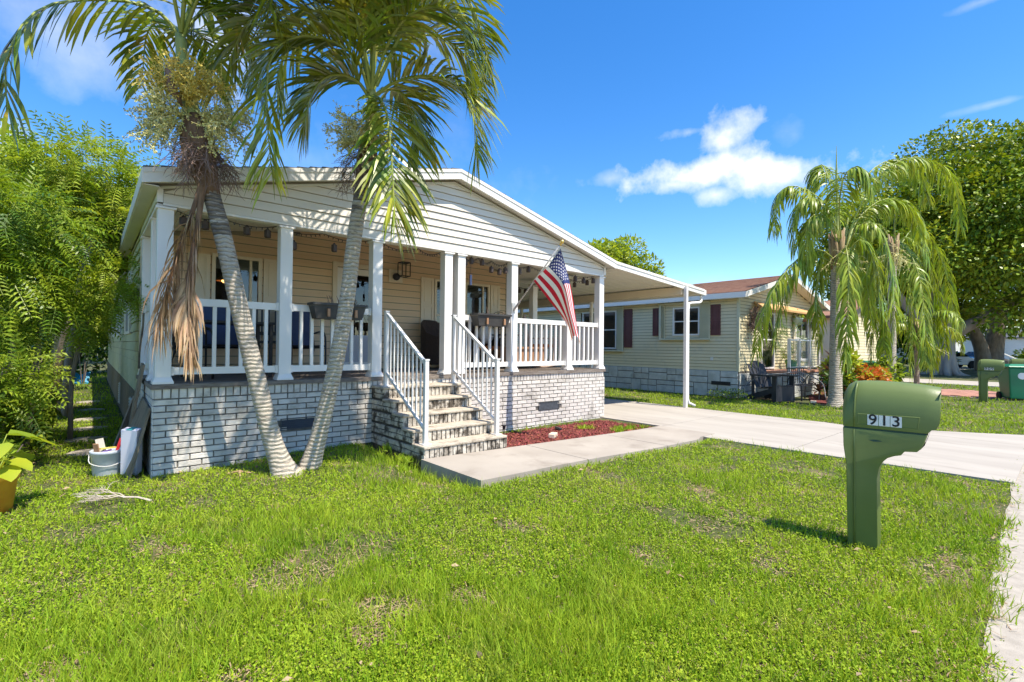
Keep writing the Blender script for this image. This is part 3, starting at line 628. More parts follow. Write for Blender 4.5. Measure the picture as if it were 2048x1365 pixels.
# vaulted porch ceiling panels
m = MB()
def cz(x): return 3.60-.152*abs(x-RX)-.0
for i in range(24):
    for s in (-1, 1):
        pass
cl = MB(); nx = 30
for i in range(nx):
    x0 = .02+(W_-.04)*i/nx; x1 = .02+(W_-.04)*(i+1)/nx-.006
    cl = MB(); cl.add([(x0, .095, cz(x0)), (x1, .095, cz(x1)), (x1, YB+1.6 if x0 > 6.8 else YB, cz(x1)), (x0, YB+1.6 if x0 > 6.8 else YB, cz(x0)), (x0, .095, cz(x0)+.012), (x1, .095, cz(x1)+.012), (x1, YB+.02, cz(x1)+.012), (x0, YB+.02, cz(x0)+.012)], [(0, 3, 2, 1), (4, 5, 6, 7), (0, 4, 7, 3), (1, 2, 6, 5)])
    cl.build('ceiling_panel', 'ceiling', house)
# back wall of the porch with openings
def panes(T, u0, u1, z0, z1, holes):
    us = sorted(set([u0, u1]+[h[0] for h in holes]+[h[1] for h in holes])); zs = sorted(set([z0, z1]+[h[2] for h in holes]+[h[3] for h in holes])); m = MB(); m.T = T
    for a, b in zip(us[:-1], us[1:]):
        for c, d in zip(zs[:-1], zs[1:]):
            if any(h[0] <= (a+b)/2 <= h[1] and h[2] <= (c+d)/2 <= h[3] for h in holes): continue
            m.add([(a, .02, c), (b, .02, c), (b, .02, d), (a, .02, d), (a, .06, c), (b, .06, c), (b, .06, d), (a, .06, d)], [(0, 1, 2, 3), (7, 6, 5, 4), (0, 3, 7, 4), (1, 5, 6, 2), (3, 2, 6, 7), (0, 4, 5, 1)])
    return m
def wallboards(parent, T, u0, u1, z0, ztop, ex, holes, matn, name='siding_board', profile=2):
    # ztop may be a function of u
    z = z0
    zt = ztop if callable(ztop) else (lambda u: ztop)
    zmax = max(zt(u0), zt(u1), zt((u0+u1)/2))
    while z < zmax-.01:
        cuts = [u0, u1]
        for h in holes:
            if h[2] < z+ex/2 < h[3]: cuts += [h[0], h[1]]
        cuts = sorted(cuts)
        for a, b in zip(cuts[::2], cuts[1::2]):
            # clip against sloping top
            if callable(ztop):
                while a < b and zt(a) < z+ex*.5: a += .05
                while b > a and zt(b) < z+ex*.5: b -= .05
            if b-a < .03: continue
            m = MB(); m.T = T; zz = min(z+ex-.0125, zmax)  # board stops short; dark backing above it paints the shadow line
            if profile == 2:
                zm = z+ex*.5
                m.add([(a, .000, z), (b, .000, z), (b, .014, zm), (a, .014, zm), (b, .003, zm), (a, .003, zm), (b, .017, zz), (a, .017, zz), (a, .019, z), (b, .019, z)], [(0, 1, 2, 3), (3, 2, 4, 5), (5, 4, 6, 7), (0, 8, 9, 1)])
            else:
                m.add([(a, -.002, z), (b, -.002, z), (b, .015, zz), (a, .015, zz), (a, .019, z), (b, .019, z)], [(0, 1, 2, 3), (0, 4, 5, 1), (0, 3, 4), (1, 5, 2)])
            m.build(name, matn, parent)
        z += ex
def frame_T(o, u, n):   # local (u, depth, z): depth positive = inward (-n)
    u = Vector(u).normalized(); n = Vector(n).normalized(); z = Vector((0, 0, 1)); T = Matrix.Identity(4)
    for i in range(3): T[i][0] = u[i]; T[i][1] = -n[i]; T[i][2] = z[i]; T[i][3] = o[i]
    return T
def window(parent, T, u0, u1, z0, z1, fm='tan_trim', f=.05, mull=(), hm=(), blind=0., blindm='blind', slat=False, back=True, depth=.05, room=.0):
    m = MB(); m.T = T
    for (a, b, c, d) in ((u0, u1, z1-f, z1), (u0, u1, z0, z0+f), (u0, u0+f, z0+f, z1-f), (u1-f, u1, z0+f, z1-f)): m.bx(a, b, -.022, depth, c, d)
    for k in hm: m.bx(u0+f, u1-f, .0, .03, k-.018, k+.018)
    for k in mull: m.bx(k-.018, k+.018, -.004, .028, z0+f, z1-f)
    w_ = m.build('window', fm, parent)
    cu = [u0+f]+list(mull)+[u1-f]; czs = [z0+f]+list(hm)+[z1-f]
    for a, b in zip(cu[:-1], cu[1:]):
        for c, d in zip(czs[:-1], czs[1:]):
            m = MB(); m.T = T; m.add([(a, .024, c), (b, .024, c), (b, .024, d), (a, .024, d)], [(0, 1, 2, 3)]); m.build('pane', 'glass', w_)
    if back:
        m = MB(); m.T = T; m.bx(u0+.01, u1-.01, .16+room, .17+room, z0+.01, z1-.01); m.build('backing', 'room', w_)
    if blind:
        m = MB(); m.T = T; zz = z1-f
        while zz > z1-f-blind*(z1-z0-2*f): m.add([(u0+f, .04, zz-.028), (u1-f, .04, zz-.028), (u1-f, .058, zz-.006), (u0+f, .058, zz-.006)], [(0, 1, 2, 3)]); zz -= .032
        m.build('blind', blindm, w_)
    return w_
def shutter(parent, T, u0, u1, z0, z1, mt, rails=(.5,)):
    m = MB(); m.T = T; f = .05; m.bx(u0, u1, -.012, .012, z0, z1)
    m.bx(u0, u0+f, -.024, -.012, z0, z1); m.bx(u1-f, u1, -.024, -.012, z0, z1)
    cuts = [z0]+[z0+(z1-z0)*r for r in rails]+[z1]
    m.bx(u0+f, u1-f, -.024, -.012, z0, z0+f); m.bx(u0+f, u1-f, -.024, -.012, z1-f, z1)
    for c in cuts[1:-1]: m.bx(u0+f, u1-f, -.024, -.012, c-f*.5, c+f*.5)
    for a, b in zip(cuts[:-1], cuts[1:]): m.bx(u0+f+.03, u1-f-.03, -.02, -.012, a+f+.02, b-f-.02)
    return m.build('shutter', mt, parent)
TB = frame_T((0, YB, 0), (1, 0, 0), (0, -1, 0)); XR = 6.78
holes = [(.86, 1.56, 1.42, 2.82), (2.70, 3.62, 1.02, 2.92), (4.80, 5.30, 1.40, 2.82), (5.56, 6.24, 2.08, 2.82)]
bwall = panes(TB, 0, XR, 1.0, 2.98, holes)
bwall.prism([(0, 2.98), (XR, 2.98), (XR, cz(XR)), (RX, cz(RX)), (0, cz(0))], lambda u, v, t: (u, t, v), .02, .06); bwall = bwall.build('porch_wall', 'siding_backing', house)
wallboards(bwall, TB, 0.05, XR-.05, 1.0, cz, .127, holes, 'siding_tan')
w1 = window(bwall, TB, .86, 1.56, 1.42, 2.82, hm=(2.10,), mull=(1.40,), blind=.0, back=False)
m = MB(); m.T = TB
for k in range(6): m.bx(.91, 1.51, .03, .045, 2.60+.028*k, 2.625+.028*k)
m.build('blind', 'blind', w1)
d_ = MB(); d_.T = TB
for (a, b, c, d) in ((2.70, 2.78, 1.0, 2.92), (3.54, 3.62, 1.0, 2.92), (2.78, 3.54, 2.84, 2.92)): d_.bx(a, b, -.03, .05, c, d)
dr = d_.build('door', 'tan_trim', bwall)
m = MB(); m.T = TB
for (a, b, c, d) in ((2.785, 2.90, 1.02, 2.83), (3.42, 3.535, 1.02, 2.83), (2.90, 3.42, 2.72, 2.83), (2.90, 3.42, 1.02, 1.13)): m.bx(a, b, .0, .035, c, d)
m.build('door_frame', 'vinyl_white', dr)
m = MB(); m.T = TB; m.bx(2.90, 3.42, .006, .03, 1.13, 1.62); m.build('kick_panel', 'grey_door', dr)
m = MB(); m.T = TB; m.add([(2.90, .02, 1.62), (3.42, .02, 1.62), (3.42, .02, 2.72), (2.90, .02, 2.72)], [(0, 1, 2, 3)]); m.build('pane', 'glass', dr)
m = MB(); m.T = TB; m.tube([(3.46, -.03, 1.92), (3.46, -.05, 1.96), (3.46, -.05, 2.06), (3.46, -.03, 2.10)], .01, 6); m.build('handle', 'black', dr)
window(bwall, TB, 4.80, 5.30, 1.40, 2.82, hm=(2.08,), blind=.28, back=False)
window(bwall, TB, 5.56, 6.24, 2.08, 2.82, mull=(6.06,), blind=.36, back=False)
for a, b, c, d in ((.56, .84, 1.48, 2.79), (1.58, 1.86, 1.48, 2.82), (4.48, 4.78, 1.70, 2.82), (6.26, 6.52, 1.75, 2.82), (5.34, 5.54, 1.75, 2.83)): shutter(bwall, TB, a, b, c, d, 'tan_shutter')
m = MB(); m.bx(-.004, .05, YB-.02, YB+.04, 1.0, cz(0)); m.bx(XR-.05, XR+.006, YB-.012, YB+.06, 1.0, cz(XR)); m.build('corner_trim', 'tan_trim', house)
for k, (x0, x1, z0, z1) in enumerate(((1.10, 2.0, 2.42, 2.42),)):
    pass
# dark interior room behind the porch wall
m = MB()
for (a, b, c, d, e, f) in ((.1, 6.7, 5.6, 5.65, 1.0, 3.0), (.1, .12, YB+.07, 5.6, 1.0, 3.0), (6.68, 6.7, YB+.07, 5.6, 1.0, 3.0), (.1, 6.7, YB+.07, 5.6, .98, 1.0), (.1, 6.7, YB+.07, 5.6, 3.0, 3.02)): m.bx(a, b, c, d, e, f)
m.build('interior', 'room', house)
pl = thing('pendant_lamp', 'lit amber pendant lamp seen through the left porch window', 'lamp', (1.22, 3.0, 2.5))
m = MB(); m.lathe((1.22, 3.0, 2.50), [(.17, 0), (.14, .05), (.05, .09), (.015, .10)], 16); m.build('lamp_shade', 'teak', pl, smooth=True)
m = MB(); m.ball((1.22, 3.0, 2.50), .09, 10, sz=(1, 1, .45)); m.build('bulb', 'lamp_glow', pl, smooth=True)
m = MB(); m.tube([(1.22, 3.0, 2.6), (1.22, 3.0, 3.0)], .006, 5); m.build('cord', 'black', pl)
# left side wall of the home
TL = frame_T((0, 0, 0), (0, 1, 0), (-1, 0, 0))
lh = [(4.6, 5.4, 1.6, 2.7), (8.2, 9.2, 1.6, 2.75), (12.2, 13.4, 1.6, 2.75)]
sw = panes(TL, YB, LEN, .62, 3.06, lh).build('side_wall', 'siding_backing', house)
wallboards(sw, TL, YB+.05, LEN, .84-.12, 3.06, .15, lh, 'siding_side', profile=1)
for (a, b, c, d) in lh:
    window(sw, TL, a, b, c, d, fm='vinyl_white', hm=((c+d)/2,)); shutter(sw, TL, a-.42, a-.03, c, d, 'vinyl_white'); shutter(sw, TL, b+.03, b+.42, c, d, 'vinyl_white')
m = MB(); m.bx(-.012, .02, YB, LEN, -.1, .72); m.build('side_skirting', 'plank', house)
for y0_, y1_ in ((3.3, 3.7), (7.3, 7.6)):
    m = MB(); m.bx(-.022, -.012, y0_, y1_, .10, .56)
    for k in range(9): m.bx(-.034, -.0221, y0_+.01, y1_-.01, .12+k*.05, .145+k*.05)
    m.build('side_vent', 'vinyl_white', house)
# right side wall + back wall + floor
TR = frame_T((XR, 0, 0), (0, 1, 0), (1, 0, 0)); TRm = frame_T((XR, 0, 0), (0, 1, 0), (1, 0, 0))
rw = panes(TR, YB, LEN, .3, 3.1, []).build('right_wall', 'siding_backing', house)
wallboards(rw, TR, YB+.06, LEN, .9, 3.08, .127, [], 'siding_tan', profile=1)
m = MB(); m.bx(.02, XR-.02, LEN-.06, LEN-.01, 0, 3.1); m.prism([(.02, 3.1), (XR, 3.1), (XR, und(XR)), (RX, und(RX)), (.02, und(0))], lambda u, v, t: (u, t, v), LEN-.06, LEN-.01); m.bx(0, W_, .12, LEN, -.1, .02); m.build('rear_wall', 'siding_backing', house)
# deck
for i in range(16):
    y0 = -.012+i*.1395; m = MB(); m.bx(-.02+RND.uniform(0, .01), W_+.02, y0, y0+.133, .958, DZ); m.build('deck_board', 'deck', house)
m = MB(); m.bx(-.018, W_+.012, -.03, -.014, .945, .993); m.bx(-.03, -.018, -.03, YB, .945, .993); m.build('deck_edge', 'deck', house)
# ------------------------------------------------------------------ brick skirting
skirt = MB(); skirt.bx(.0, W_, .002, .09, -.1, .955); skirt.bx(.0, .08, .09, YB, -.1, .955); skirt.bx(W_-.08, W_, .09, YB+.3, -.1, .955)
skirt = skirt.build('brick_skirting', 'mortar', house)
def brickmesh(w_, h_, d_=.014, nvar=5, matn='brick', rough=.0022):
    out = []
    for k in range(nvar):
        r = lambda s=rough: RND.uniform(-s, s); c = .0035; a, b = w_/2, h_/2
        vs = [(-a+r(), 0, -b+r()), (a+r(), 0, -b+r()), (a+r(), 0, b+r()), (-a+r(), 0, b+r()), (-a+c+r(), -d_+r(), -b+c+r()), (a-c+r(), -d_+r(), -b+c+r()), (a-c+r(), -d_+r(), b-c+r()), (-a+c+r(), -d_+r(), b-c+r())]
        out.append(MB().add(vs, [(4, 5, 6, 7), (0, 1, 5, 4), (1, 2, 6, 5), (2, 3, 7, 6), (3, 0, 4, 7)]).mesh('brick', matn))
    return out
BL, BH, J = .214, .0575, .0105
bm = brickmesh(BL, BH); bh = brickmesh(BL/2-.005, BH); bs = brickmesh(.064, .108)
cnt = {}
bricks = []   # (kind, x,y,z,rot)
def course_row(u0, u1, z, off, put, holes=()):
    u = u0-off*(BL+J)
    while u < u1-.02:
        a, b = max(u, u0), min(u+BL, u1); 
        if b-a > .03 and not any(h[0] < (a+b)/2 < h[1] and h[2] < z < h[3] for h in holes): put(a, b, z)
        u += BL+J
rest = MB()
allb = []
VH = [(1.26, 1.72, .375, .525), (5.66, 6.20, .275, .425)]
def front_put(a, b, z): allb.append(('f', a, b, z))
def left_put(a, b, z): allb.append(('l', a, b, z))
for r in range(14):
    z = .955-.118-(BH+J)*r-BH/2-.006
    for (u0, u1) in ((0.0, 2.447), (3.691, W_)): course_row(u0, u1, z, .5 if r % 2 else 0, front_put, VH)
    course_row(.0, YB, z, 0 if r % 2 else .5, left_put)
def bdist(t):
    p = Vector(((t[1]+t[2])/2, 0, t[3])) if t[0] == 'f' else Vector((0, (t[1]+t[2])/2, t[3])); v = p-CAM; return v.dot(fw) if t[0] == 'f' else v.dot(fw)*2.2
allb.sort(key=bdist); sold = []
nf = 0; restb = MB(); fullmesh = {}
for t in allb:
    k, a, b, z = t
    full = abs(b-a-BL) < .004
    if nf < 297 and z > -.02:
        if full: me = bm[RND.randint(0, 4)]
        else:
            key = round(b-a, 2)
            if key not in fullmesh: fullmesh[key] = brickmesh(b-a, BH, nvar=1)[0]
            me = fullmesh[key]
        if k == 'f': place('brick', me, skirt, ((a+b)/2, .002, z))
        else: place('brick', me, skirt, (.0, (a+b)/2, z), (0, 0, -math.pi/2))
        nf += 1
    else:
        if k == 'f': restb.bx(a+.002, b-.002, -.011, .004, z-BH/2, z+BH/2)
        else: restb.bx(-.011, .004, a+.002, b-.002, z-BH/2, z+BH/2)
tag(restb.build('bricks', 'brick', skirt), kind='stuff')
u = .002
while u < W_-.05:
    if not (2.47 < u+.03 < 3.67): place('soldier_brick', bs[RND.randint(0, 4)], skirt, (u+.034, .002, .955-.058))
    else: place('soldier_brick', bs[RND.randint(0, 4)], skirt, (u+.034, .002, .955-.058))
    u += .0745
u = .03
while u < YB: place('soldier_brick', bs[RND.randint(0, 4)], skirt, (.0, u, .955-.058), (0, 0, -math.pi/2)); u += .0745
for (a, b, c, d) in VH:
    v = MB(); v.bx(a, b, -.008, .004, c, d)
    for k in (a, b-.012): v.bx(k, k+.012, -.018, -.008, c, d)
    v.bx(a+.012, b-.012, -.018, -.008, d-.012, d); v.bx(a+.012, b-.012, -.018, -.008, c, c+.012)
    v = v.build('foundation_vent', 'vent', house)
    for k in range(5): z = c+.02+k*(d-c-.03)/5; q = MB(); q.add([(a+.014, -.016, z), (b-.014, -.016, z), (b-.014, -.009, z+.02), (a+.014, -.009, z+.02)], [(0, 1, 2, 3)]); q.build('louvre', 'black' if a < 3 else 'vent', v)
# ------------------------------------------------------------------ porch posts and railings
def post(x, y, z1=2.905, w_=.072, cap=True, name='post'):
    m = MB(); m.cb(x-w_, x+w_, y-w_, y+w_, DZ, z1, .004)
    m.bx(x-w_-.022, x+w_+.022, y-w_-.022, y+w_+.022, DZ+.001, DZ+.026)
    m.add([(x+sx*(w_+k), y+sy*(w_+k), DZ+z) for (k, z) in ((.018, .026), (.002, .07)) for sx, sy in ((-1, -1), (1, -1), (1, 1), (-1, 1))], [(0, 1, 5, 4), (1, 2, 6, 5), (2, 3, 7, 6), (3, 0, 4, 7)])
    if cap: m.bx(x-w_-.02, x+w_+.02, y-w_-.02, y+w_+.02, z1-.022, z1)
    return m.build(name, 'post_white', house)
for x in (.077, 1.307, 2.515, 3.70, 3.945, 5.07, 7.46): post(x, .07)
post(6.497, .07, 2.02)
for y in (.72, 2.06): post(.077, y)
post(7.46, 2.06)
def railing(p, q, axis, n=None):
    a, b = (p, q); L_ = b-a; y0 = .07
    m = MB(); n = n or max(2, round(L_/.131)-1)
    def B(u0, u1, v0, v1, z0, z1, mb):
        if axis == 'x': mb.bx(u0, u1, y0+v0, y0+v1, z0, z1)
        else: mb.bx(axis+v0, axis+v1, u0, u1, z0, z1)
    B(a+.03, b-.03, -.026, .026, 1.862, 1.945, m); m2 = MB(); B(a+.03, b-.03, -.022, .022, 1.095, 1.175, m2)
    for k in (a, b-.03): B(k, k+.03, -.038, .038, 1.855, 1.952, m); B(k, k+.03, -.034, .034, 1.088, 1.182, m2)
    r = m.build('top_rail', 'post_white', house); m2.build('bottom_rail', 'post_white', house)
    for i in range(n):
        u = a+L_*(i+1)/(n+1); m = MB(); B(u-.019, u+.019, -.019, .019, 1.175, 1.862, m); m.build('baluster', 'post_white', r)
for a, b in ((.149, 1.235), (1.379, 2.443), (4.017, 4.998), (5.142, 6.425), (6.569, 7.388)): railing(a, b, 'x')
for ax, a, b in ((.077, .142, .648), (.077, .792, 1.988), (7.46, .142, 1.988)): railing(a, b, ax)
# ------------------------------------------------------------------ brick steps
steps = thing('brick_steps', 'stained painted brick steps climbing to the porch deck', 'steps', (3.07, -.7, .1))
XL, XRt, YF, TD, Z1, RS = 2.447, 3.691, -1.432, .266, .259, .156
core = MB()
for i in range(5):
    y0 = YF+TD*i; core.bx(XL+.012, XRt-.012, y0+.012, -.0 if i == 4 else -.002, (.0 if i == 0 else Z1+RS*(i-1)-.03), Z1+RS*i-.03)
core.build('core', 'mortar_dark', steps)
sb = brickmesh(BL, BH, matn='step_brick', rough=.004); sbs = brickmesh(.055, .125, matn='step_brick', rough=.004, d_=.012)
part = {}
for i in range(5):
    y0 = YF+TD*i; zt = Z1+RS*i; m = MB(); x = XL-.01; yb_ = y0+TD+.02 if i < 4 else -.0
    n = 9; vs = []
    m.cb(XL-.012, XRt+.012, y0-.014, yb_, zt-.032, zt, .007)
    m.build('tread', 'tread', steps)
    u = XL+.006
    while u < XRt-.03:
        place('riser_brick', sbs[RND.randint(0, 4)], steps, (u+.028, y0+.012, zt-.032-.0625)); u += .0665
    for row in range(2):
        z = zt-.032-.032-row*.066
        for sx, rot in ((XL+.012, -math.pi/2), (XRt-.012, math.pi/2)):
            a = y0+.004; b_end = 0 if True else 0
            u = a-(BL+J)*(.5 if row else 0)
            while u < -.03:
                p, q = max(u, a), min(u+BL, -.004)
                if q-p > .03:
                    key = round(q-p, 2)
                    if abs(q-p-BL) < .004: me = sb[RND.randint(0, 4)]
                    else:
                        if key not in part: part[key] = brickmesh(q-p, BH, matn='step_brick', rough=.004, nvar=1)[0]
                        me = part[key]
                    place('side_brick', me, steps, (sx, (p+q)/2, z), (0, 0, rot))
                u += BL+J
    if i == 0:
        for row in range(2):
            pass
# stair rails
for nm, x in (('left', 2.525), ('right', 3.62)):
    r = thing('stair_railing', 'white aluminium stair railing on the %s side of the brick steps' % nm, 'railing', (x, -.75, .26), 'stair railings')
    yb0, yb1 = -1.315, -.27; m = MB()
    m.cb(x-.026, x+.026, yb0-.026, yb0+.026, Z1+.001, 1.265, .003); m.bx(x-.055, x+.055, yb0-.055, yb0+.055, Z1+.001, Z1+.014); m.bx(x-.031, x+.031, yb0-.031, yb0+.031, 1.262, 1.28); m.build('newel_post', 'alu_white', r)
    zt = Z1+RS*4; m = MB(); m.cb(x-.026, x+.026, yb1-.026, yb1+.026, zt+.001, 1.895, .003); m.bx(x-.055, x+.055, yb1-.055, yb1+.055, zt+.001, zt+.014); m.bx(x-.031, x+.031, yb1-.031, yb1+.031, 1.892, 1.91); m.build('newel_post', 'alu_white', r)
    a = Vector((x, yb1-.026, 1.865)); b = Vector((x, yb0+.026, 1.235)); c = Vector((x, yb1-.026, 1.065)); d = Vector((x, yb0+.026, .44))
    m = MB(); m.beam(a, b, .042, .034); m.build('handrail', 'alu_white', r); m = MB(); m.beam(c, d, .032, .03); m.build('bottom_rail', 'alu_white', r)
    for i in range(9):
        t = (i+1)/10; p = a.lerp(b, t); q = c.lerp(d, t); m = MB(); m.bx(x-.009, x+.009, p.y-.009, p.y+.009, q.z+.012, p.z-.012); m.build('baluster', 'alu_white', r)
# ------------------------------------------------------------------ carport
cp = thing('carport', 'white metal carport with ribbed roof beside the home', 'carport', (9.5, 3, 0))
def cpz(x): return 3.225-(x-7.67)*.074
m = MB()
p0, p1 = 7.69, 11.35
def quadbox(m, x0, x1, y0, y1, zf, a, b):
    m.add([(x0, y0, zf(x0)+a), (x1, y0, zf(x1)+a), (x1, y1, zf(x1)+a), (x0, y1, zf(x0)+a), (x0, y0, zf(x0)+b), (x1, y0, zf(x1)+b), (x1, y1, zf(x1)+b), (x0, y1, zf(x0)+b)], [(0, 3, 2, 1), (4, 5, 6, 7), (0, 1, 5, 4), (1, 2, 6, 5), (2, 3, 7, 6), (3, 0, 4, 7)])
quadbox(m, p0, p1, -.19, -.165, cpz, -.14, 0); quadbox(m, p0, p1, -.205, -.19, cpz, -.045, .006); quadbox(m, p0, p1, -.205, -.19, cpz, -.14, -.118); m.build('front_fascia', 'vinyl_white', cp)
y = -.16; k = 0
while y < 9.8:
    m = MB(); quadbox(m, 7.0 if y > YB+.1 else p0, p1-.02, y, y+.295, cpz, -.06, -.045); quadbox(m, 7.0 if y > YB+.1 else p0, p1-.02, y, y+.02, cpz, -.068, -.06); m.build('roof_panel', 'ceiling', cp); y += .2965
m = MB(); m.bx(p1-.03, p1+.09, -.2, 9.8, cpz(p1)-.14, cpz(p1)-.01); m.build('gutter', 'vinyl_white', cp)
m = MB(); zb = cpz(10.36)-.088; m.bx(10.30, 10.42, -.16, 9.8, zb-.19, zb); m.build('beam', 'tan_trim', cp)
for y in (-.24, 2.7, 5.7, 8.7):
    m = MB(); m.cb(10.325, 10.405, y-.04, y+.04, .018, zb-.001 if y > 0 else zb+.0, .004); m.build('post', 'post_white' if y < 0 else 'vinyl_white', cp)
m = MB(); m.cb(7.42, 7.53, 2.75, 2.86, .018, 3.1, .004); m.build('post', 'tan_trim', cp)
m = MB(); ds = [(11.33, -.12, 2.80), (11.33, -.12, 2.72), (11.22, -.14, 2.62), (10.60, -.2, 2.55), (10.49, -.24, 2.44), (10.47, -.24, 2.2), (10.47, -.24, .22), (10.49, -.26, .12), (10.60, -.36, .05)]
m.tube(spline(ds, 30)[:22] + [Vector(p) for p in ds[6:]], .034, 8); m.build('downspout', 'post_white', cp, smooth=True)
# ------------------------------------------------------------------ flag
fl = thing('flag', 'American flag hanging from an angled pole on the porch post', 'flag', (5.05, -.03, 2.12))
P0 = Vector((5.04, -.035, 2.10)); P1 = Vector((5.20, -.972, 3.109))
m = MB(); m.tube([P0, P1], .0125, 8); m.build('pole', 'pole', fl, smooth=True)
m = MB(); m.ball(P1+Vector((.004, -.02, .03)), .035, 10); m.tube([P1-Vector((-.0, -.02, .02)), P1+Vector((0, -.01, .01))], .018, 8); m.build('finial', 'gold', fl, smooth=True)
m = MB(); m.bx(5.0, 5.08, -.012, -.003, 2.03, 2.2); m.tube([P0-(P1-P0).normalized()*.05+Vector((0, 0, 0)), P0+(P1-P0).normalized()*.16], .02, 8); m.build('bracket', 'pole', fl)
FGd = [[(5.20, -.96, 3.04), (5.24, -1.12, 2.49), (5.28, -1.21, 2.02), (5.30, -1.32, 1.47)], [(5.14, -.74, 2.77), (5.10, -1.10, 2.45), (5.13, -1.23, 1.99), (5.18, -1.33, 1.62)], [(5.08, -.46, 2.55), (5.14, -.79, 2.19), (5.28, -1.03, 1.84), (5.33, -1.08, 1.54)]]
US = [0, .4, .7, 1.0]; VS = [0, .54, 1.0]
def lag(pts, ks, t):
    for i in range(len(ks)-1):
        if t <= ks[i+1] or i == len(ks)-2:
            f = (t-ks[i])/(ks[i+1]-ks[i]); break
    p0 = Vector(pts[max(i-1, 0)]); p1 = Vector(pts[i]); p2 = Vector(pts[i+1]); p3 = Vector(pts[min(i+2, len(pts)-1)])
    return .5*((2*p1)+(p2-p0)*f+(2*p0-5*p1+4*p2-p3)*f*f+(3*p1-3*p2+p3-p0)*f**3)
def flp(u, v, off=0):
    row = [lag(r, US, u) for r in FGd]; p = lag(row, VS, v)
    p = p+Vector((.022*math.sin(9*v+5*u)*u, 0, 0))+Vector((off, 0, 0)); return p
NU, NV = 26, 13
sub = 2
V = []; 
for j in range(NV*sub+1):
    for i in range(NU+1): V.append(tuple(flp(i/NU, j/(NV*sub))))
F = []; mi = []
for j in range(NV*sub):
    for i in range(NU):
        a = j*(NU+1)+i; F.append((a, a+1, a+NU+2, a+NU+1)); st = j//sub
        mi.append(2 if (st < 7 and i < NU*.4) else (0 if st % 2 == 0 else 1))
npmesh('banner', V, F, ['flag_red', 'flag_white', 'flag_blue'], fl, midx=mi, smooth=True)
m = MB()
for r in range(9):
    for c in range(6 if r % 2 == 0 else 5):
        u0 = (.033+c*.067 if r % 2 == 0 else .0667+c*.067); v0 = .054*(r+1)
        for off in (-.006, .006):
            vs = [flp(u0, v0, off)]
            for k in range(10):
                R_ = .031 if k % 2 == 0 else .0125; a = math.pi*k/5
                vs.append(flp(min(.4, max(0, u0+R_*math.cos(a)*.62)), v0+R_*math.sin(a), off))
            m.add(vs, [(0, 1+k, 1+(k+1) % 10) for k in range(10)])
m.build('stars', 'flag_white', fl)
m = MB(); m.tube([flp(0, 0), flp(0, .5), flp(0, 1)], .006, 5); m.build('hoist_cord', 'flag_white', fl)
# ------------------------------------------------------------------ string lights
def catenary(a, b, sag, n=10): a, b = Vector(a), Vector(b); return [a.lerp(b, i/n)-Vector((0, 0, sag*4*(i/n)*(1-i/n))) for i in range(n+1)]
def string(label, nodes, lan, sag=.05):
    t = thing('string_lights', label, 'string lights', nodes[0], 'string lights under the porch roof'); m = MB(); pts = []
    for a, b in zip(nodes[:-1], nodes[1:]):
        c = catenary(a, b, sag); pts += c if not pts else c[1:]
    m.tube(pts, .005, 4, cap=False)
    for p in pts[1:-1:1]: m.beam(p, p+Vector((RND.uniform(-.01, .01), 0, -.028)), .008, .008)
    m.build('wire', 'black', t)
    for (x, y, z) in lan:
        m = MB(); s = .034; c = Vector((x, y, z))
        m.lathe(c, [(.008, .075), (.022, .055), (.040, .045), (.040, -.035), (.034, -.045), (.0, -.045)], 6)
        m.build('lantern', 'lantern', t)
    return t
zT = 2.915
string('string lights with square lanterns along the left front beam', [(.18, .12, zT), (.62, .12, zT-.01), (1.24, .12, zT), (1.8, .12, zT), (2.44, .12, zT)], [(.25, .14, 2.80), (.46, .14, 2.795), (.89, .14, 2.80), (1.12, .14, 2.80), (1.43, .14, 2.70), (1.95, .14, 2.74)])
string('string lights hung in loops between the middle porch posts', [(2.6, .1, zT), (3.2, .1, zT), (3.62, .1, zT)], [], .07)
string('string lights with lanterns between the right porch posts', [(4.0, .1, zT), (4.35, .1, zT), (4.62, .1, zT-.02), (5.0, .1, zT), (5.5, .1, zT), (6.2, .1, zT), (7.35, .1, zT)], [(4.08, .1, 2.80), (4.2, .1, 2.84), (4.42, .1, 2.84), (4.62, .1, 2.74), (4.80, .1, 2.72), (4.93, .1, 2.76), (5.26, .1, 2.78), (5.48, .1, 2.84), (6.75, .1, 2.80), (7.0, .1, 2.78), (7.3, .1, 2.81)], .06)
string('string lights with lanterns along the right side beam', [(7.40, .2, 2.90), (7.40, .8, 2.90), (7.40, 1.4, 2.90), (7.40, 2.0, 2.90)], [(7.40, .35, 2.80), (7.40, .7, 2.79), (7.40, 1.05, 2.8), (7.40, 1.4, 2.79), (7.40, 1.75, 2.8)], .05)
string('string lights with lanterns across the porch rear opening', [(6.85, 2.15, 2.85), (7.1, 2.15, 2.85), (7.4, 2.1, 2.85)], [(6.9, 2.15, 2.75), (7.1, 2.15, 2.75), (7.28, 2.15, 2.75)], .03)
m = MB(); m.tube([(4.22, .14, 2.83), (4.22, .14, 2.62)], .003, 4); m.tube([(4.22, .14, 2.62), (4.22, .14, 2.45)], .022, 6); tag(m.build('wind_chime', 'blue_sling'), 'small blue ornament dangling from the porch string lights', 'ornament')
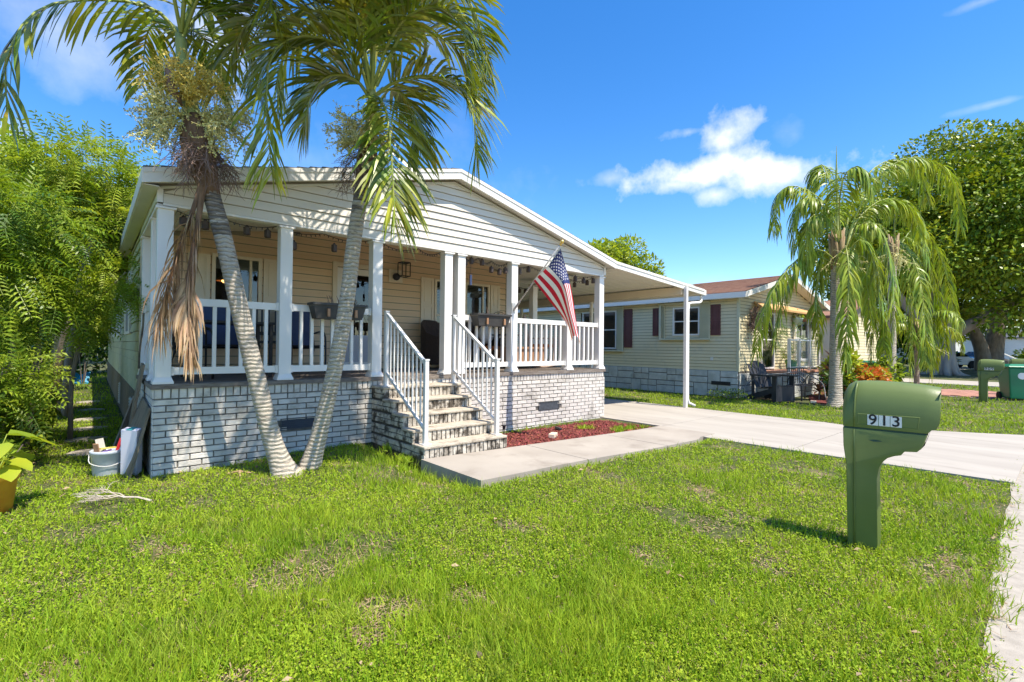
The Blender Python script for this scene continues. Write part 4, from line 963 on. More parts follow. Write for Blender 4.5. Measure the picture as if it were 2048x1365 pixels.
# wall lamp
wl = thing('wall_lantern', 'black box wall lantern beside the front door', 'wall lamp', (3.93, YB-.02, 2.80))
m = MB(); m.bx(3.78, 4.06, YB-.03, YB-.0, 2.66, 2.90); m.build('mounting_block', 'tan_trim', wl)
m = MB(); m.ball((3.90, YB-.08, 2.76), .075, 10); m.build('arm', 'black', wl, smooth=True)
m = MB(); c = Vector((4.02, YB-.16, 2.90)); s = .085; h = .13; pts = [(sx*s, sy*s) for sx, sy in ((-1, -1), (1, -1), (1, 1), (-1, 1))]
for i in range(4):
    a, b = pts[i], pts[(i+1) % 4]
    for z in (-h, h): m.beam(c+Vector((a[0], a[1], z)), c+Vector((b[0], b[1], z)), .014, .014)
    m.beam(c+Vector((a[0], a[1], -h)), c+Vector((a[0], a[1], h)), .014, .014)
m.bx(c.x-s, c.x+s, c.y-s, c.y+s, c.z+h, c.z+h+.012); m.build('frame', 'black', wl)
# planters on rail
def planter(label, xc, dead):
    t = thing('rail_planter', label, 'planter', (xc, -.04, 1.8), 'planters hooked over the porch railing')
    m = MB(); L0, L1 = .34, .29; y0, y1 = -.155, .05-.01
    y1 = .038; yy = [(-.17, .036), (-.14, .0)]
    a = [(xc-.345, -.175, 1.965), (xc+.345, -.175, 1.965), (xc+.345, .036, 1.965), (xc-.345, .036, 1.965)]; b = [(xc-.30, -.145, 1.775), (xc+.30, -.145, 1.775), (xc+.30, .02, 1.775), (xc-.30, .02, 1.775)]
    a = [(p[0], p[1]-.0, p[2]) for p in a]
    m.add(a+b, [(0, 4, 5, 1), (1, 5, 6, 2), (2, 6, 7, 3), (3, 7, 4, 0), (4, 7, 6, 5)])
    m.bx(xc-.36, xc+.36, -.19, -.172, 1.945, 1.975); m.bx(xc-.36, xc-.343, -.172, .03, 1.945, 1.975); m.bx(xc+.343, xc+.36, -.172, .03, 1.945, 1.975)
    m.build('trough', 'planter', t)
    m = MB(); m.bx(xc-.34, xc+.34, -.165, .034, 1.93, 1.945); m.build('soil', 'mortar', t)
    for k in (-.16, .2):
        m = MB(); m.bx(xc+k-.016, xc+k+.016, -.195, -.165, 1.80, 1.90); m.build('bracket', 'teak', t)
    m = MB(); rr = random.Random(int(xc*10))
    for k in range(dead):
        x = xc+rr.uniform(-.3, .3); y = rr.uniform(-.13, .0); h = rr.uniform(.04, .17); m.tube([(x, y, 1.94), (x+rr.uniform(-.03, .03), y, 1.94+h*.6), (x+rr.uniform(-.05, .05), y, 1.94+h)], [.006, .005, .003], 4)
    m.build('dead_stems', 'twig', t)
planter('dark plastic rail planter with dead stems behind the right palm trunk', 1.93, 14); planter('dark plastic rail planter right of the steps', 4.49, 4)
# ------------------------------------------------------------------ porch furniture
def sling_chair(label, loc, rz):
    t = thing('patio_chair', label, 'chair', (0, 0, 0), 'blue sling chairs on the porch')
    m = MB()
    for s in (-1, 1):
        x = s*.27
        m.tube(spline([(x, -.24, 0), (x, -.26, .3), (x, -.22, .60), (x, -.05, .65), (x, .2, .62)], 12), .014, 6); m.tube([(x, .30, 0), (x, .16, .40), (x, .22, .62), (x, .34, 1.0)], .014, 6); m.tube([(x, -.25, .42), (x, .17, .38)], .013, 6)
    m.tube([(-.27, .34, 1.0), (.27, .34, 1.0)], .014, 6); m.tube([(-.27, -.25, .42), (.27, -.25, .42)], .014, 6); m.tube([(-.27, .17, .38), (.27, .17, .38)], .013, 6); m.build('frame', 'black', t, smooth=True)
    m = MB(); m.add([(-.26, -.24, .43), (.26, -.24, .43), (.26, .17, .39), (-.26, .17, .39)], [(0, 1, 2, 3)]); m.build('seat', 'blue_sling', t)
    m = MB(); m.add([(-.26, .17, .39), (.26, .17, .39), (.26, .33, .99), (-.26, .33, .99)], [(0, 1, 2, 3)]); m.build('backrest', 'blue_sling', t)
    t.location = loc; t.rotation_euler = (0, 0, rz); return t
sling_chair('blue sling patio chair in front of the left porch window', (.95, 1.65, DZ), .0)
sling_chair('blue sling patio chair between the dining chair and the door', (2.05, 1.72, DZ), .1)
sling_chair('blue sling patio chair at the left end of the porch', (.45, .95, DZ), 1.4)
tb = thing('patio_table', 'black metal patio table on the left of the porch', 'table', (0, 0, 0)); m = MB(); m.bx(-.5, .5, -.38, .38, .70, .73); m.build('tabletop', 'black', tb)
for sx in (-1, 1):
    for sy in (-1, 1): m = MB(); m.bx(sx*.45-.02, sx*.45+.02, sy*.33-.02, sy*.33+.02, 0, .70); m.build('leg', 'black', tb)
tb.location = (.85, .95, DZ)
wc = thing('dining_chair', 'black slat back chair between left porch window and post', 'chair', (0, 0, 0)); m = MB()
for sx in (-1, 1):
    m = MB(); m.bx(sx*.22-.02, sx*.22+.02, -.22, -.18, 0, .45); m.build('leg', 'black', wc); m = MB(); m.beam((sx*.22, .2, 0), (sx*.22, .26, 1.0), .04, .03); m.build('leg', 'black', wc)
m = MB(); m.bx(-.25, .25, -.23, .22, .45, .49); m.build('seat', 'black', wc)
m = MB(); m.beam((-.22, .265, 1.0), (.22, .265, 1.0), .03, .09)
m.beam((-.22, .225, .6), (.22, .225, .6), .025, .05)
for k in range(4): x = -.14+k*.093; m.beam((x, .225, .6), (x, .262, 1.0), .025, .015)
m.build('backrest', 'black', wc); wc.location = (1.52, 1.35, DZ); wc.rotation_euler = (0, 0, -.2)
def wicker(label, loc, rz):
    t = thing('wicker_armchair', label, 'armchair', (0, 0, 0), 'wicker armchairs on the porch'); m = MB()
    n = 9
    # wrapping back/arms shell: ribbon of heights
    prof = [(-.34, -.32, .60), (-.36, -.1, .62), (-.36, .12, .70), (-.33, .28, .88), (-.18, .34, .95), (0, .35, .96), (.18, .34, .95), (.33, .28, .88), (.36, .12, .70), (.36, -.1, .62), (.34, -.32, .60)]
    vs = []
    for (x, y, z) in prof: vs += [(x, y, .08), (x*1.04, y*1.04, z), (x*.90, y*.90, z-.01), (x*.86, y*.86, .30)]
    fs = []
    for i in range(len(prof)-1):
        a = 4*i; fs += [(a, a+1, a+5, a+4), (a+1, a+2, a+6, a+5), (a+2, a+3, a+7, a+6)]
    fs += [(0, 3, 2, 1), (40, 41, 42, 43)]; m.add(vs, fs); m.bx(-.30, .30, -.30, .28, .26, .36); m.build('shell', 'wicker', t)
    m = MB(); m.cb(-.28, .28, -.31, .24, .362, .45, .03); m.build('cushion', 'orange', t)
    for sx in (-1, 1):
        for y in (-.29, .28): m = MB(); m.bx(sx*.29-.025, sx*.29+.025, y-.025, y+.025, 0, .26); m.build('leg', 'wicker', t)
    t.location = loc; t.rotation_euler = (0, 0, rz); return t
wicker('dark wicker armchair with orange cushion between door and right window', (4.72, 1.72, DZ), .35)
wicker('dark wicker armchair with orange cushion behind the right planter', (5.62, 1.68, DZ), -.1)
cu = MB(); cu.ball((0, 0, .0), .21, 12, sz=(1, .45, 1)); o = cu.build('throw_pillow', 'cream', smooth=True, org=(0, 0, -.2)); o.location = (5.78, 1.72, DZ+.5); tag(o, 'cream throw pillow on the right wicker armchair', 'pillow')
fn = thing('pedestal_fan', 'dark pedestal fan beside the right wicker armchair', 'fan', (0, 0, 0)); m = MB()
for r in (.19, .14, .09): m.tube([(r*math.cos(a), 0, 1.0+r*math.sin(a)) for a in [2*math.pi*k/16 for k in range(17)]], .006, 4)
for k in range(12): a = 2*math.pi*k/12; m.tube([(0, -.02, 1.0), (.19*math.cos(a), 0, 1.0+.19*math.sin(a))], .004, 4)
m.build('grille', 'black', fn)
for k in range(4):
    a = k*math.pi/2+.3; m = MB(); d = Vector((math.cos(a), 0, math.sin(a))); e = Vector((-math.sin(a), 0, math.cos(a))); c = Vector((0, .02, 1.0)); m.add([c+d*.03-e*.02, c+d*.15-e*.05, c+d*.16+e*.04+Vector((0, .03, 0)), c+d*.03+e*.02], [(0, 1, 2, 3)]); m.build('blade', 'black', fn)
m = MB(); m.tube([(0, .04, 0), (0, .04, .95)], .016, 8); m.lathe((0, .04, 0), [(.17, 0), (.16, .02), (.03, .035)], 16); m.build('stand', 'black', fn, smooth=True); fn.location = (6.15, 1.75, DZ); fn.rotation_euler = (0, 0, -.5)
lt = thing('low_table', 'low orange brown wooden table behind the flag post', 'table', (0, 0, 0)); m = MB(); m.bx(-.45, .45, -.28, .28, .40, .44); m.build('tabletop', 'teak', lt); m = MB(); m.bx(-.42, .42, -.25, .25, .12, .40); m.build('base', 'teak', lt); lt.location = (6.1, .95, DZ)
bt = thing('bistro_table', 'small black wrought iron table on the right of the porch', 'table', (0, 0, 0)); m = MB(); m.lathe((0, 0, .66), [(.0, .02), (.30, .02), (.31, .01), (.30, 0), (0, 0)], 20); m.build('tabletop', 'black', bt)
for k in range(3):
    a = k*2.09; m = MB(); m.tube(spline([(.26*math.cos(a), .26*math.sin(a), 0), (.08*math.cos(a), .08*math.sin(a), .25), (.12*math.cos(a), .12*math.sin(a), .45), (.24*math.cos(a), .24*math.sin(a), .66)], 10), .011, 6); m.build('leg', 'black', bt, smooth=True)
bt.location = (5.75, 1.0, DZ+.0)
rk = thing('rocking_chair', 'pale wooden slatted rocking chair with orange cushion behind the flag', 'chair', (0, 0, 0))
for sx in (-1, 1):
    m = MB(); m.tube(spline([(sx*.27, -.42, .10), (sx*.27, 0, .02), (sx*.27, .45, .12)], 10), .02, 6); m.build('rocker', 'rocker', rk)
    m = MB(); m.beam((sx*.27, -.24, .05), (sx*.27, -.24, .62), .04, .04); m.build('leg', 'rocker', rk); m = MB(); m.beam((sx*.27, .22, .05), (sx*.27, .38, 1.1), .04, .04); m.build('leg', 'rocker', rk); m = MB(); m.beam((sx*.29, -.32, .63), (sx*.29, .28, .62), .07, .025); m.build('armrest', 'rocker', rk)
m = MB(); m.beam((-.27, .375, 1.08), (.27, .375, 1.08), .03, .1); m.beam((-.27, .27, .45), (.27, .27, .45), .03, .05); m.build('crest_rail', 'rocker', rk)
for k in range(6): x = -.2+k*.08; m = MB(); m.beam((x, .27, .45), (x, .37, 1.06), .035, .015); m.build('slat', 'rocker', rk)
m = MB(); m.bx(-.27, .27, -.28, .26, .40, .43); m.build('seat', 'rocker', rk); m = MB(); m.cb(-.25, .25, -.27, .22, .432, .50, .02); m.build('cushion', 'orange', rk); rk.location = (6.85, 1.15, DZ); rk.rotation_euler = (0, 0, .9)
# ------------------------------------------------------------------ things beside the left corner
bk = thing('paint_bucket', 'translucent white bucket full of tools on the grass', 'bucket', (-.36, .50, .0)); m = MB()
m.lathe((-.36, .50, .0), [(.0, .0), (.115, .0), (.122, .02), (.142, .24), (.150, .245), (.150, .275), (.143, .278), (.136, .24), (.115, .02)], 24); m.build('pail', 'bucket', bk, smooth=True)
m = MB(); m.tube(spline([(-.51, .50, .24), (-.50, .40, .16), (-.36, .35, .12), (-.22, .40, .16), (-.21, .50, .24)], 14), .004, 5); m.build('handle', 'alu_white', bk)
for lab, c, p, q, w_ in (('cream putty knife standing in the bucket', 'cream', (-.37, .48, .08), (-.43, .5, .40), .07), ('brown brush handle standing in the bucket', 'teak', (-.42, .47, .08), (-.46, .42, .36), .05), ('red trowel handle in the bucket', 'red_tool', (-.32, .5, .1), (-.24, .55, .38), .03), ('yellow ruler lying across the bucket', 'yellow_tool', (-.42, .44, .30), (-.29, .52, .29), .03), ('purple stick in the bucket', 'purple_tool', (-.42, .40, .26), (-.33, .5, .27), .02)):
    m = MB(); m.beam(p, q, w_, .014); tag(m.build('hand_tool', c), lab, 'tool', 'tools in the bucket')
m = MB(); m.T = Matrix.Translation((-.16, .33, .02)) @ Euler((math.radians(8), math.radians(5), math.radians(-35))).to_matrix().to_4x4(); m.bx(-.08, .08, -.05, .05, 0, .50)
cbx = m.build('box_body', 'card'); cb_ = thing('carton_box', 'tall pale lilac carton leaning by the brick corner', 'box', (-.16, .33, .02)); cbx.parent = cb_; cbx.location = cbx.location-Vector((-.16, .33, .02)); bevel(cbx, .004, 1)
m = MB(); m.T = Matrix.Translation((-.16, .33, .02)) @ Euler((math.radians(8), math.radians(5), math.radians(-35))).to_matrix().to_4x4(); m.bx(-.03, .03, -.051, .051, .501, .504); tp = m.build('tape', 'tealtape'); tp.parent = cb_; tp.location = tp.location-Vector((-.16, .33, .02))
for lab, pts, th in (('tall weathered plank leaning against the porch side', [(-.22, .95, .0), (-.22, 1.22, .0), (-.05, 1.02, 1.20), (-.05, .76, 1.18)], .025), ('wide dark plywood panel leaning at the brick corner', [(-.20, .06, .0), (-.30, .95, .0), (-.045, .85, .80), (-.03, .10, .74)], .02), ('narrow board slanting to the ground by the bucket', [(-.30, .90, .02), (-.36, .84, .02), (-.10, 1.2, .78), (-.04, 1.26, .80)], .02)):
    m = MB(); v = [Vector(p) for p in pts]; n_ = (v[1]-v[0]).cross(v[3]-v[0]).normalized()*th
    m.add([p for p in v]+[p+n_ for p in v], [(0, 1, 2, 3), (7, 6, 5, 4), (0, 4, 5, 1), (1, 5, 6, 2), (2, 6, 7, 3), (3, 7, 4, 0)]); tag(m.build('leaning_board', 'plank'), lab, 'board', 'boards leaning on the house side')
m = MB(); m.tube([(-.30, 1.1, .9), (-.2, .9, 1.3), (-.10, .65, 1.75)], [.018, .014, .012], 6); m = MB(); m.tube(spline([(-.05, 1.35, 1.12), (-.06, 1.1, 1.35), (-.05, .85, 1.62), (-.06, .62, 1.78)], 8), .011, 6); tag(m.build('wooden_stick', 'mortar'), 'thin dark stick leaning on the left porch posts', 'stick')
# dry branch
m = MB(); rr = random.Random(5)
def twig(p, d, l, r, dep):
    q = p+d*l; q.z = max(q.z, .015+rr.random()*.05); mid = p.lerp(q, .5)+Vector((rr.uniform(-.02, .02), rr.uniform(-.02, .02), .01)); m.tube([p, mid, q], [r, r*.8, r*.6], 4)
    if dep:
        for k in range(3 if dep > 1 else 4):
            a = rr.uniform(-.8, .8); d2 = Vector((d.x*math.cos(a)-d.y*math.sin(a), d.x*math.sin(a)+d.y*math.cos(a), rr.uniform(-.05, .35))).normalized(); twig(p.lerp(q, rr.uniform(.45, 1)), d2, l*rr.uniform(.55, .8), r*.6, dep-1)
twig(Vector((-.08, -.95, .02)), Vector((-.75, .62, .12)).normalized(), .26, .012, 4)
tag(m.build('dry_branch', 'pale_twig'), 'bare pale branch lying on the grass below the brick corner', 'branch')
m = MB(); 
for q in ([(.62, -.42, .04), (.72, -.50, .07), (.84, -.56, .04)], [(.72, -.5, .07), (.70, -.62, .04)]): m.tube(q, [.012, .01, .006][:len(q)], 5)
tag(m.build('dry_branch', 'dead'), 'small curled dry palm piece left of the palm base', 'debris')
sl = thing('solar_light', 'small black solar path light in the mulch', 'garden light', (4.25, -.72, 0)); m = MB(); m.tube([(4.25, -.72, -.02), (4.25, -.72, .18)], .009, 6); m.build('stake', 'black', sl); m = MB(); m.lathe((4.25, -.72, .18), [(.02, 0), (.026, .05), (.04, .06), (.04, .07), (0, .075)], 10); m.build('lamp_head', 'black', sl)
m = MB(); m.T = Matrix.Translation((5.10, -.93, mz(5.1, -.93)+.002)) @ Euler((0, 0, .5)).to_matrix().to_4x4(); m.cb(-.1, .1, -.05, .05, 0, .07, .006); tag(m.build('loose_brick', 'tan_shutter'), 'pale loose brick lying in the mulch bed', 'brick')
m = MB(); m.T = Matrix.Translation((5.75, -.42, mz(5.75, -.42)+.01)) @ Euler((.2, 0, 1.2)).to_matrix().to_4x4(); m.cb(-.09, .09, -.03, .03, 0, .045, .006); tag(m.build('fallen_light', 'black'), 'black fallen garden light lying in the mulch', 'garden light')
for lab, pts, k in (('weeds along the brick wall foot above the mulch', [(4.9+1.9*(i/9), -.05) for i in range(10)], 60), ('weeds at the mulch tip beside the driveway', [(6.4+.7*(i/5), -1.25+.25*((i*7) % 5)/5) for i in range(6)], 120), ('small weed by the mulch centre right', [(6.2, -.6), (6.3, -.65)], 40), ('grass tuft at the foot of the brick steps left side', [(2.38, -1.15), (2.36, -1.0), (2.4, -.6)], 60)):
    q = np.array([pts[NR.randint(len(pts))] for _ in range(k*3)])+NR.normal(size=(k*3, 2))*.05; z = np.array([max(mz(a, b), H(a, b) if a < 3 else -1) for a, b in q]); Pq = np.stack([q[:, 0], q[:, 1], z], 1)
    V, F = scatter(*BT, Pq, nrm(NR.normal(size=(k*3, 3))*.6+[0, 0, 1]), NR.normal(size=(k*3, 3)), np.stack([.010+.006*NR.rand(k*3), .05+.06*NR.rand(k*3), .05+0*z], 1)); tag(npmesh('weeds', V, F, 'grass'), lab, 'weeds', kind='stuff')
# ------------------------------------------------------------------ mailboxes
def textmesh(s, size, off=.0):
    cu_ = bpy.data.curves.new('digit', 'FONT'); cu_.body = s; cu_.size = size; cu_.extrude = .0012; cu_.offset = off; cu_.align_x = 'CENTER'; cu_.align_y = 'CENTER'
    ob = bpy.data.objects.new('tmp', cu_); link(ob); dg = bpy.context.evaluated_depsgraph_get(); me = bpy.data.meshes.new_from_object(ob.evaluated_get(dg)); bpy.data.objects.remove(ob); me.name = 'digit'; me.materials.clear(); me.materials.append(M['ink']); return me
HOOD = [(-.077, .884), (-.078, 1.072), (-.070, 1.135), (-.045, 1.185), (-.005, 1.212), (.06, 1.220), (.15, 1.222), (.26, 1.218), (.39, 1.206), (.474, 1.193), (.455, 1.10), (.432, 1.0), (.411, .884)]
BODY = [(-.077, .872), (-.074, .741), (-.060, .60), (-.050, .0), (.140, .0), (.134, .523), (.145, .603), (.165, .650), (.195, .685), (.234, .706), (.269, .716), (.288, .745), (.355, .752), (.375, .775), (.390, .81), (.408, .872)]
def mailbox(loc, ax, digits, label, z0=0.):
    ax = Vector(ax).normalized(); nn_ = Vector((ax.y, -ax.x, 0))  # visible side normal
    if nn_.dot(CAM-Vector(loc)) < 0: nn_ = -nn_
    t = thing('mailbox', label, 'mailbox', loc, 'green post mailboxes by the street'); Lc = Vector(loc)
    def fn(s, z, a): return Lc+ax*s+Vector((0, 0, z))-nn_*a
    def loft(prof, Wd, drop, topz, K=13, nar=None):
        m = MB(); n = len(prof); vs = []
        for k in range(K):
            tt = -1+2*k/(K-1); a = math.sin(tt*math.pi/2); c = 1-math.sqrt(max(0, 1-a*a))
            for (s, z) in prof:
                d = drop*c*max(0, min(1, (z-topz)/.25)); e = .012*c*(1 if s < .0 else -.35)
                wz_ = Wd*(nar(z) if nar else 1.)
                vs.append(fn(s+e, z-d, (.13+a*wz_/2)))
        fs = []
        for k in range(K-1):
            for i in range(n): j = (i+1) % n; fs.append((k*n+i, k*n+j, k*n+n+j, k*n+n+i))
        fs.append(tuple(range(n-1, -1, -1))); fs.append(tuple((K-1)*n+i for i in range(n))); m.add(vs, fs); return m
    o = loft(HOOD, .26, .23, .90).build('hood', 'mailbox', t, smooth=True); bevel(o, .006, 2)
    o = loft(BODY, .255, .0, 9, nar=lambda z: 1. if z > .72 else (.80 if z < .6 else .80+.2*(z-.6)/.12)).build('stand', 'mailbox', t); bevel(o, .012, 3)
    for p_ in o.data.polygons: p_.use_smooth = True
    m = MB(); m.prism([(-.06, .870), (.40, .870), (.40, .886), (-.06, .886)], fn, .012, .248); m.build('seam', 'mailbox_dark', t)
    m = MB(); m.tube([fn(.0, z, -.001+(0.026 if z < .6 else 0)) for z in (.02, .3, .59)]+[fn(.0, z, .000) for z in (.72, .87)], .006, 6); m.tube([fn(.0, .89, .0), fn(.0, 1.0, .0), fn(.002, 1.08, .004), fn(.006, 1.14, .02), fn(.01, 1.185, .05), fn(.01, 1.21, .09)], .006, 6); m.build('moulded_ridge', 'mailbox', t, smooth=True)
    m = MB()
    for a, b in (((.022, .982), (.365, .988)), ((.365, .988), (.355, .912)), ((.355, .912), (.022, .906)), ((.022, .906), (.022, .982))): m.tube([fn(*a, .0005), fn(*b, .0005)], .003, 4)
    m.build('number_panel', 'mailbox', t)
    # door recess
    m = MB(); q = [(.474, 1.175), (.434, 1.0), (.417, .90), (.408, .865), (.388, .80), (.365, .765)]
    vs = []; 
    for (s, z) in q: vs += [fn(s+.003, z, .03), fn(s+.003, z, .23)]
    m.add(vs, [(2*i, 2*i+1, 2*i+3, 2*i+2) for i in range(len(q)-1)]); m.build('door', 'mailbox_dark', t)
    for i, dg_ in enumerate(digits):
        s0 = .078+i*.0655; m = MB(); m.prism([(s0, .908), (s0+.062, .908), (s0+.062, .982), (s0, .982)], fn, -.0032, -.0002); tl = m.build('number_tile', 'tile_white', t)
        me = textmesh(dg_, .104, .0012); R3 = Matrix.Identity(4)
        for k in range(3): R3[k][0] = ax[k]; R3[k][1] = (0, 0, 1)[k]; R3[k][2] = nn_[k]
        p = fn(s0+.031, .945, -.0046); ob = bpy.data.objects.new('digit', me); link(ob); ob.parent = tl; ob.matrix_local = Matrix.Translation(p-Lc) @ R3
    m = MB(); m.prism([(.085, .800), (.115, .807), (.130, .806), (.165, .800), (.130, .793), (.112, .792)], fn, -.0022, -.0002); m.build('embossed_mark', 'mailbox_dark', t)
    return t
mailbox((3.696, -5.341, H(3.7, -5.3)), (.121, -.9927, 0), '913', 'large green plastic mailbox numbered 913 standing in the near lawn')
mailbox((18.95, -4.62, 0), (.0, -1, 0), '909', 'green plastic mailbox numbered 909 beside the red paver driveway')
mailbox((22.4, -5.05, 0), (.0, -1, 0), '', 'unnumbered green mailbox half hidden behind mailbox 909')
# ------------------------------------------------------------------ front palms
def ringed(parent, pts, r0, r1, ring=.045, base=None, matn='trunk', name='trunk', n=14, flare=.0, zt=None):
    q = spline(pts, 60); Lt = sum((q[i+1]-q[i]).length for i in range(59)); k = max(20, int(Lt/ring*3)); q = spline(pts, k); m = MB(); R = []
    for i in range(k):
        t = i/(k-1); r = r0+(r1-r0)*t**.6; r += flare*math.exp(-t*Lt/.16); r *= 1+(.020 if i % 3 == 0 else (-.010 if i % 3 == 1 else 0))*(.6+.8*abs(noise.noise((i*.37, 4, 2)))*2)+.03*noise.noise((t*9, 1, r0*50)); R.append(r)
    m.tube(q, R, n)
    o = m.build(name, matn, parent, smooth=True)
    if isinstance(matn, (list, tuple)):
        for p in o.data.polygons:
            c = p.center; p.material_index = 1 if zt(c.z+WORLD[o].z, p.index) else 0
    return o
def strands(parent, c0, dirs, n, L_, name, mats, sub=7, tip='berry', tipn=3, r=.004, droop=.5, seed=1, tipsz=.011):
    rr = np.random.RandomState(seed); m = MB(); tips = []
    for i in range(n):
        d = Vector(dirs[i % len(dirs)])+Vector(rr.normal(size=3)*.38); d.normalize(); p = Vector(c0)+Vector(rr.normal(size=3)*.03); pts = [p.copy()]; l = L_*rr.uniform(.7, 1.15)
        for k in range(5): p = p+d*l/5; d = (d+Vector((0, 0, -droop*.25))+Vector(rr.normal(size=3)*.12)).normalized(); pts.append(p.copy())
        m.tube(pts, [r*1.8, r*1.5, r*1.2, r, r*.8, r*.6], 4, cap=False)
        for s_ in range(sub):
            a = rr.uniform(.25, 1)*4.99; k = int(a); b = pts[k].lerp(pts[k+1], a-k); e = (Vector(rr.normal(size=3))+(pts[-1]-pts[0]).normalized()*.9+Vector((0, 0, -.3))).normalized(); l2 = L_*rr.uniform(.22, .45); q = [b]
            for _ in range(3): b = b+e*l2/3; e = (e+Vector((0, 0, -.18))+Vector(rr.normal(size=3)*.2)).normalized(); q.append(b)
            m.tube(q, [r, r*.8, r*.7, r*.5], 3, cap=False)
            for w_ in range(tipn):
                f = rr.uniform(.2, 1)*2.99; kk = int(f); tips.append(q[kk].lerp(q[kk+1], f-kk)+Vector(rr.normal(size=3)*.008))
    o = m.build(name, mats, parent)
    if tip and tips:
        P = np.array([tuple(t) for t in tips]); V, F = scatter([(-.5, 0, 0), (0, -.5, .2), (.5, 0, 0), (0, .5, .2)], [(0, 1, 2, 3)], P, rdir(len(P)), rdir(len(P)), tipsz*(.6+.8*rr.rand(len(P)))); V2, F2 = scatter([(0, -.5, 0), (0, 0, .5), (0, .5, 0), (0, 0, -.5)], [(0, 1, 2, 3)], P, rdir(len(P)), rdir(len(P)), tipsz*(.6+.8*rr.rand(len(P))))
        tag(npmesh('berries', np.concatenate([V, V2]), np.concatenate([F, F2+len(V)]), tip, parent), kind='stuff')
    return o
LT = [(1.12,-.80,-.03),(0.98,-0.74,0.41),(0.83,-0.70,1.06),(0.66,-0.67,1.80),(0.51,-0.64,2.51),(0.41,-0.62,2.91),(0.31,-0.58,3.31),(0.26,-0.57,3.60)]
LS = [(0.27,-0.57,3.55),(0.20,-0.54,3.90),(0.15,-0.52,4.20),(0.12,-0.51,4.55)]
RT = [(1.36,-0.73,-.03),(1.45,-0.84,0.48),(1.55,-1.01,1.22),(1.62,-1.13,1.94),(1.65,-1.20,2.49),(1.69,-1.28,3.03),(1.73,-1.35,3.46),(1.74,-1.38,3.62)]
RS_ = [(1.74,-1.38,3.60),(1.75,-1.40,3.89),(1.75,-1.42,4.20)]
pL = thing('palm_tree', 'left of the twin front palms, leaning over the porch with a dead brown frond hanging', 'palm tree', (1.12, -.80, 0), 'twin palms in the front lawn')
pR = thing('palm_tree', 'right of the twin front palms, rising to a full green crown', 'palm tree', (1.36, -.73, 0), 'twin palms in the front lawn')
rr_ = random.Random(3)
ringed(pL, LT, .099, .076, matn=['trunk', 'trunk_dark'], flare=.10, zt=lambda z, i: z > 2.62+.45*noise.noise((i*.013, z*3, 0)), n=18)
ringed(pR, RT, .096, .070, matn=['trunk', 'trunk_dark'], flare=.07, zt=lambda z, i: z > 2.95+.45*noise.noise((i*.013, z*3, 5)), n=18)
m = MB(); q = spline([(.40, -.61, 2.95), (.33, -.59, 3.2), (.28, -.575, 3.42), (.26, -.57, 3.62), (.24, -.56, 3.75)], 14); m.tube(q, [.085, .095, .11, .125, .135, .145, .15, .155, .15, .145, .135, .12, .10, .075], 12); m.build('leaf_base', 'trunk_boot', pL, smooth=True)
m = MB(); q = spline([(1.70, -1.31, 3.25), (1.73, -1.36, 3.5), (1.745, -1.39, 3.7)], 10); m.tube(q, [.075, .085, .095, .10, .10, .1, .095, .09, .08, .065], 12); m.build('leaf_base', 'trunk_boot', pR, smooth=True)
m = MB(); q = spline(LS, 12); m.tube(q, [.075, .078, .08, .078, .074, .07, .066, .062, .058, .054, .05, .045], 12); m.build('crownshaft', 'crownshaft', pL, smooth=True)
m = MB(); q = spline(RS_, 12); m.tube(q, [.068, .070, .07, .068, .065, .062, .06, .056, .052, .048, .045, .04], 12); m.build('crownshaft', 'crownshaft', pR, smooth=True)
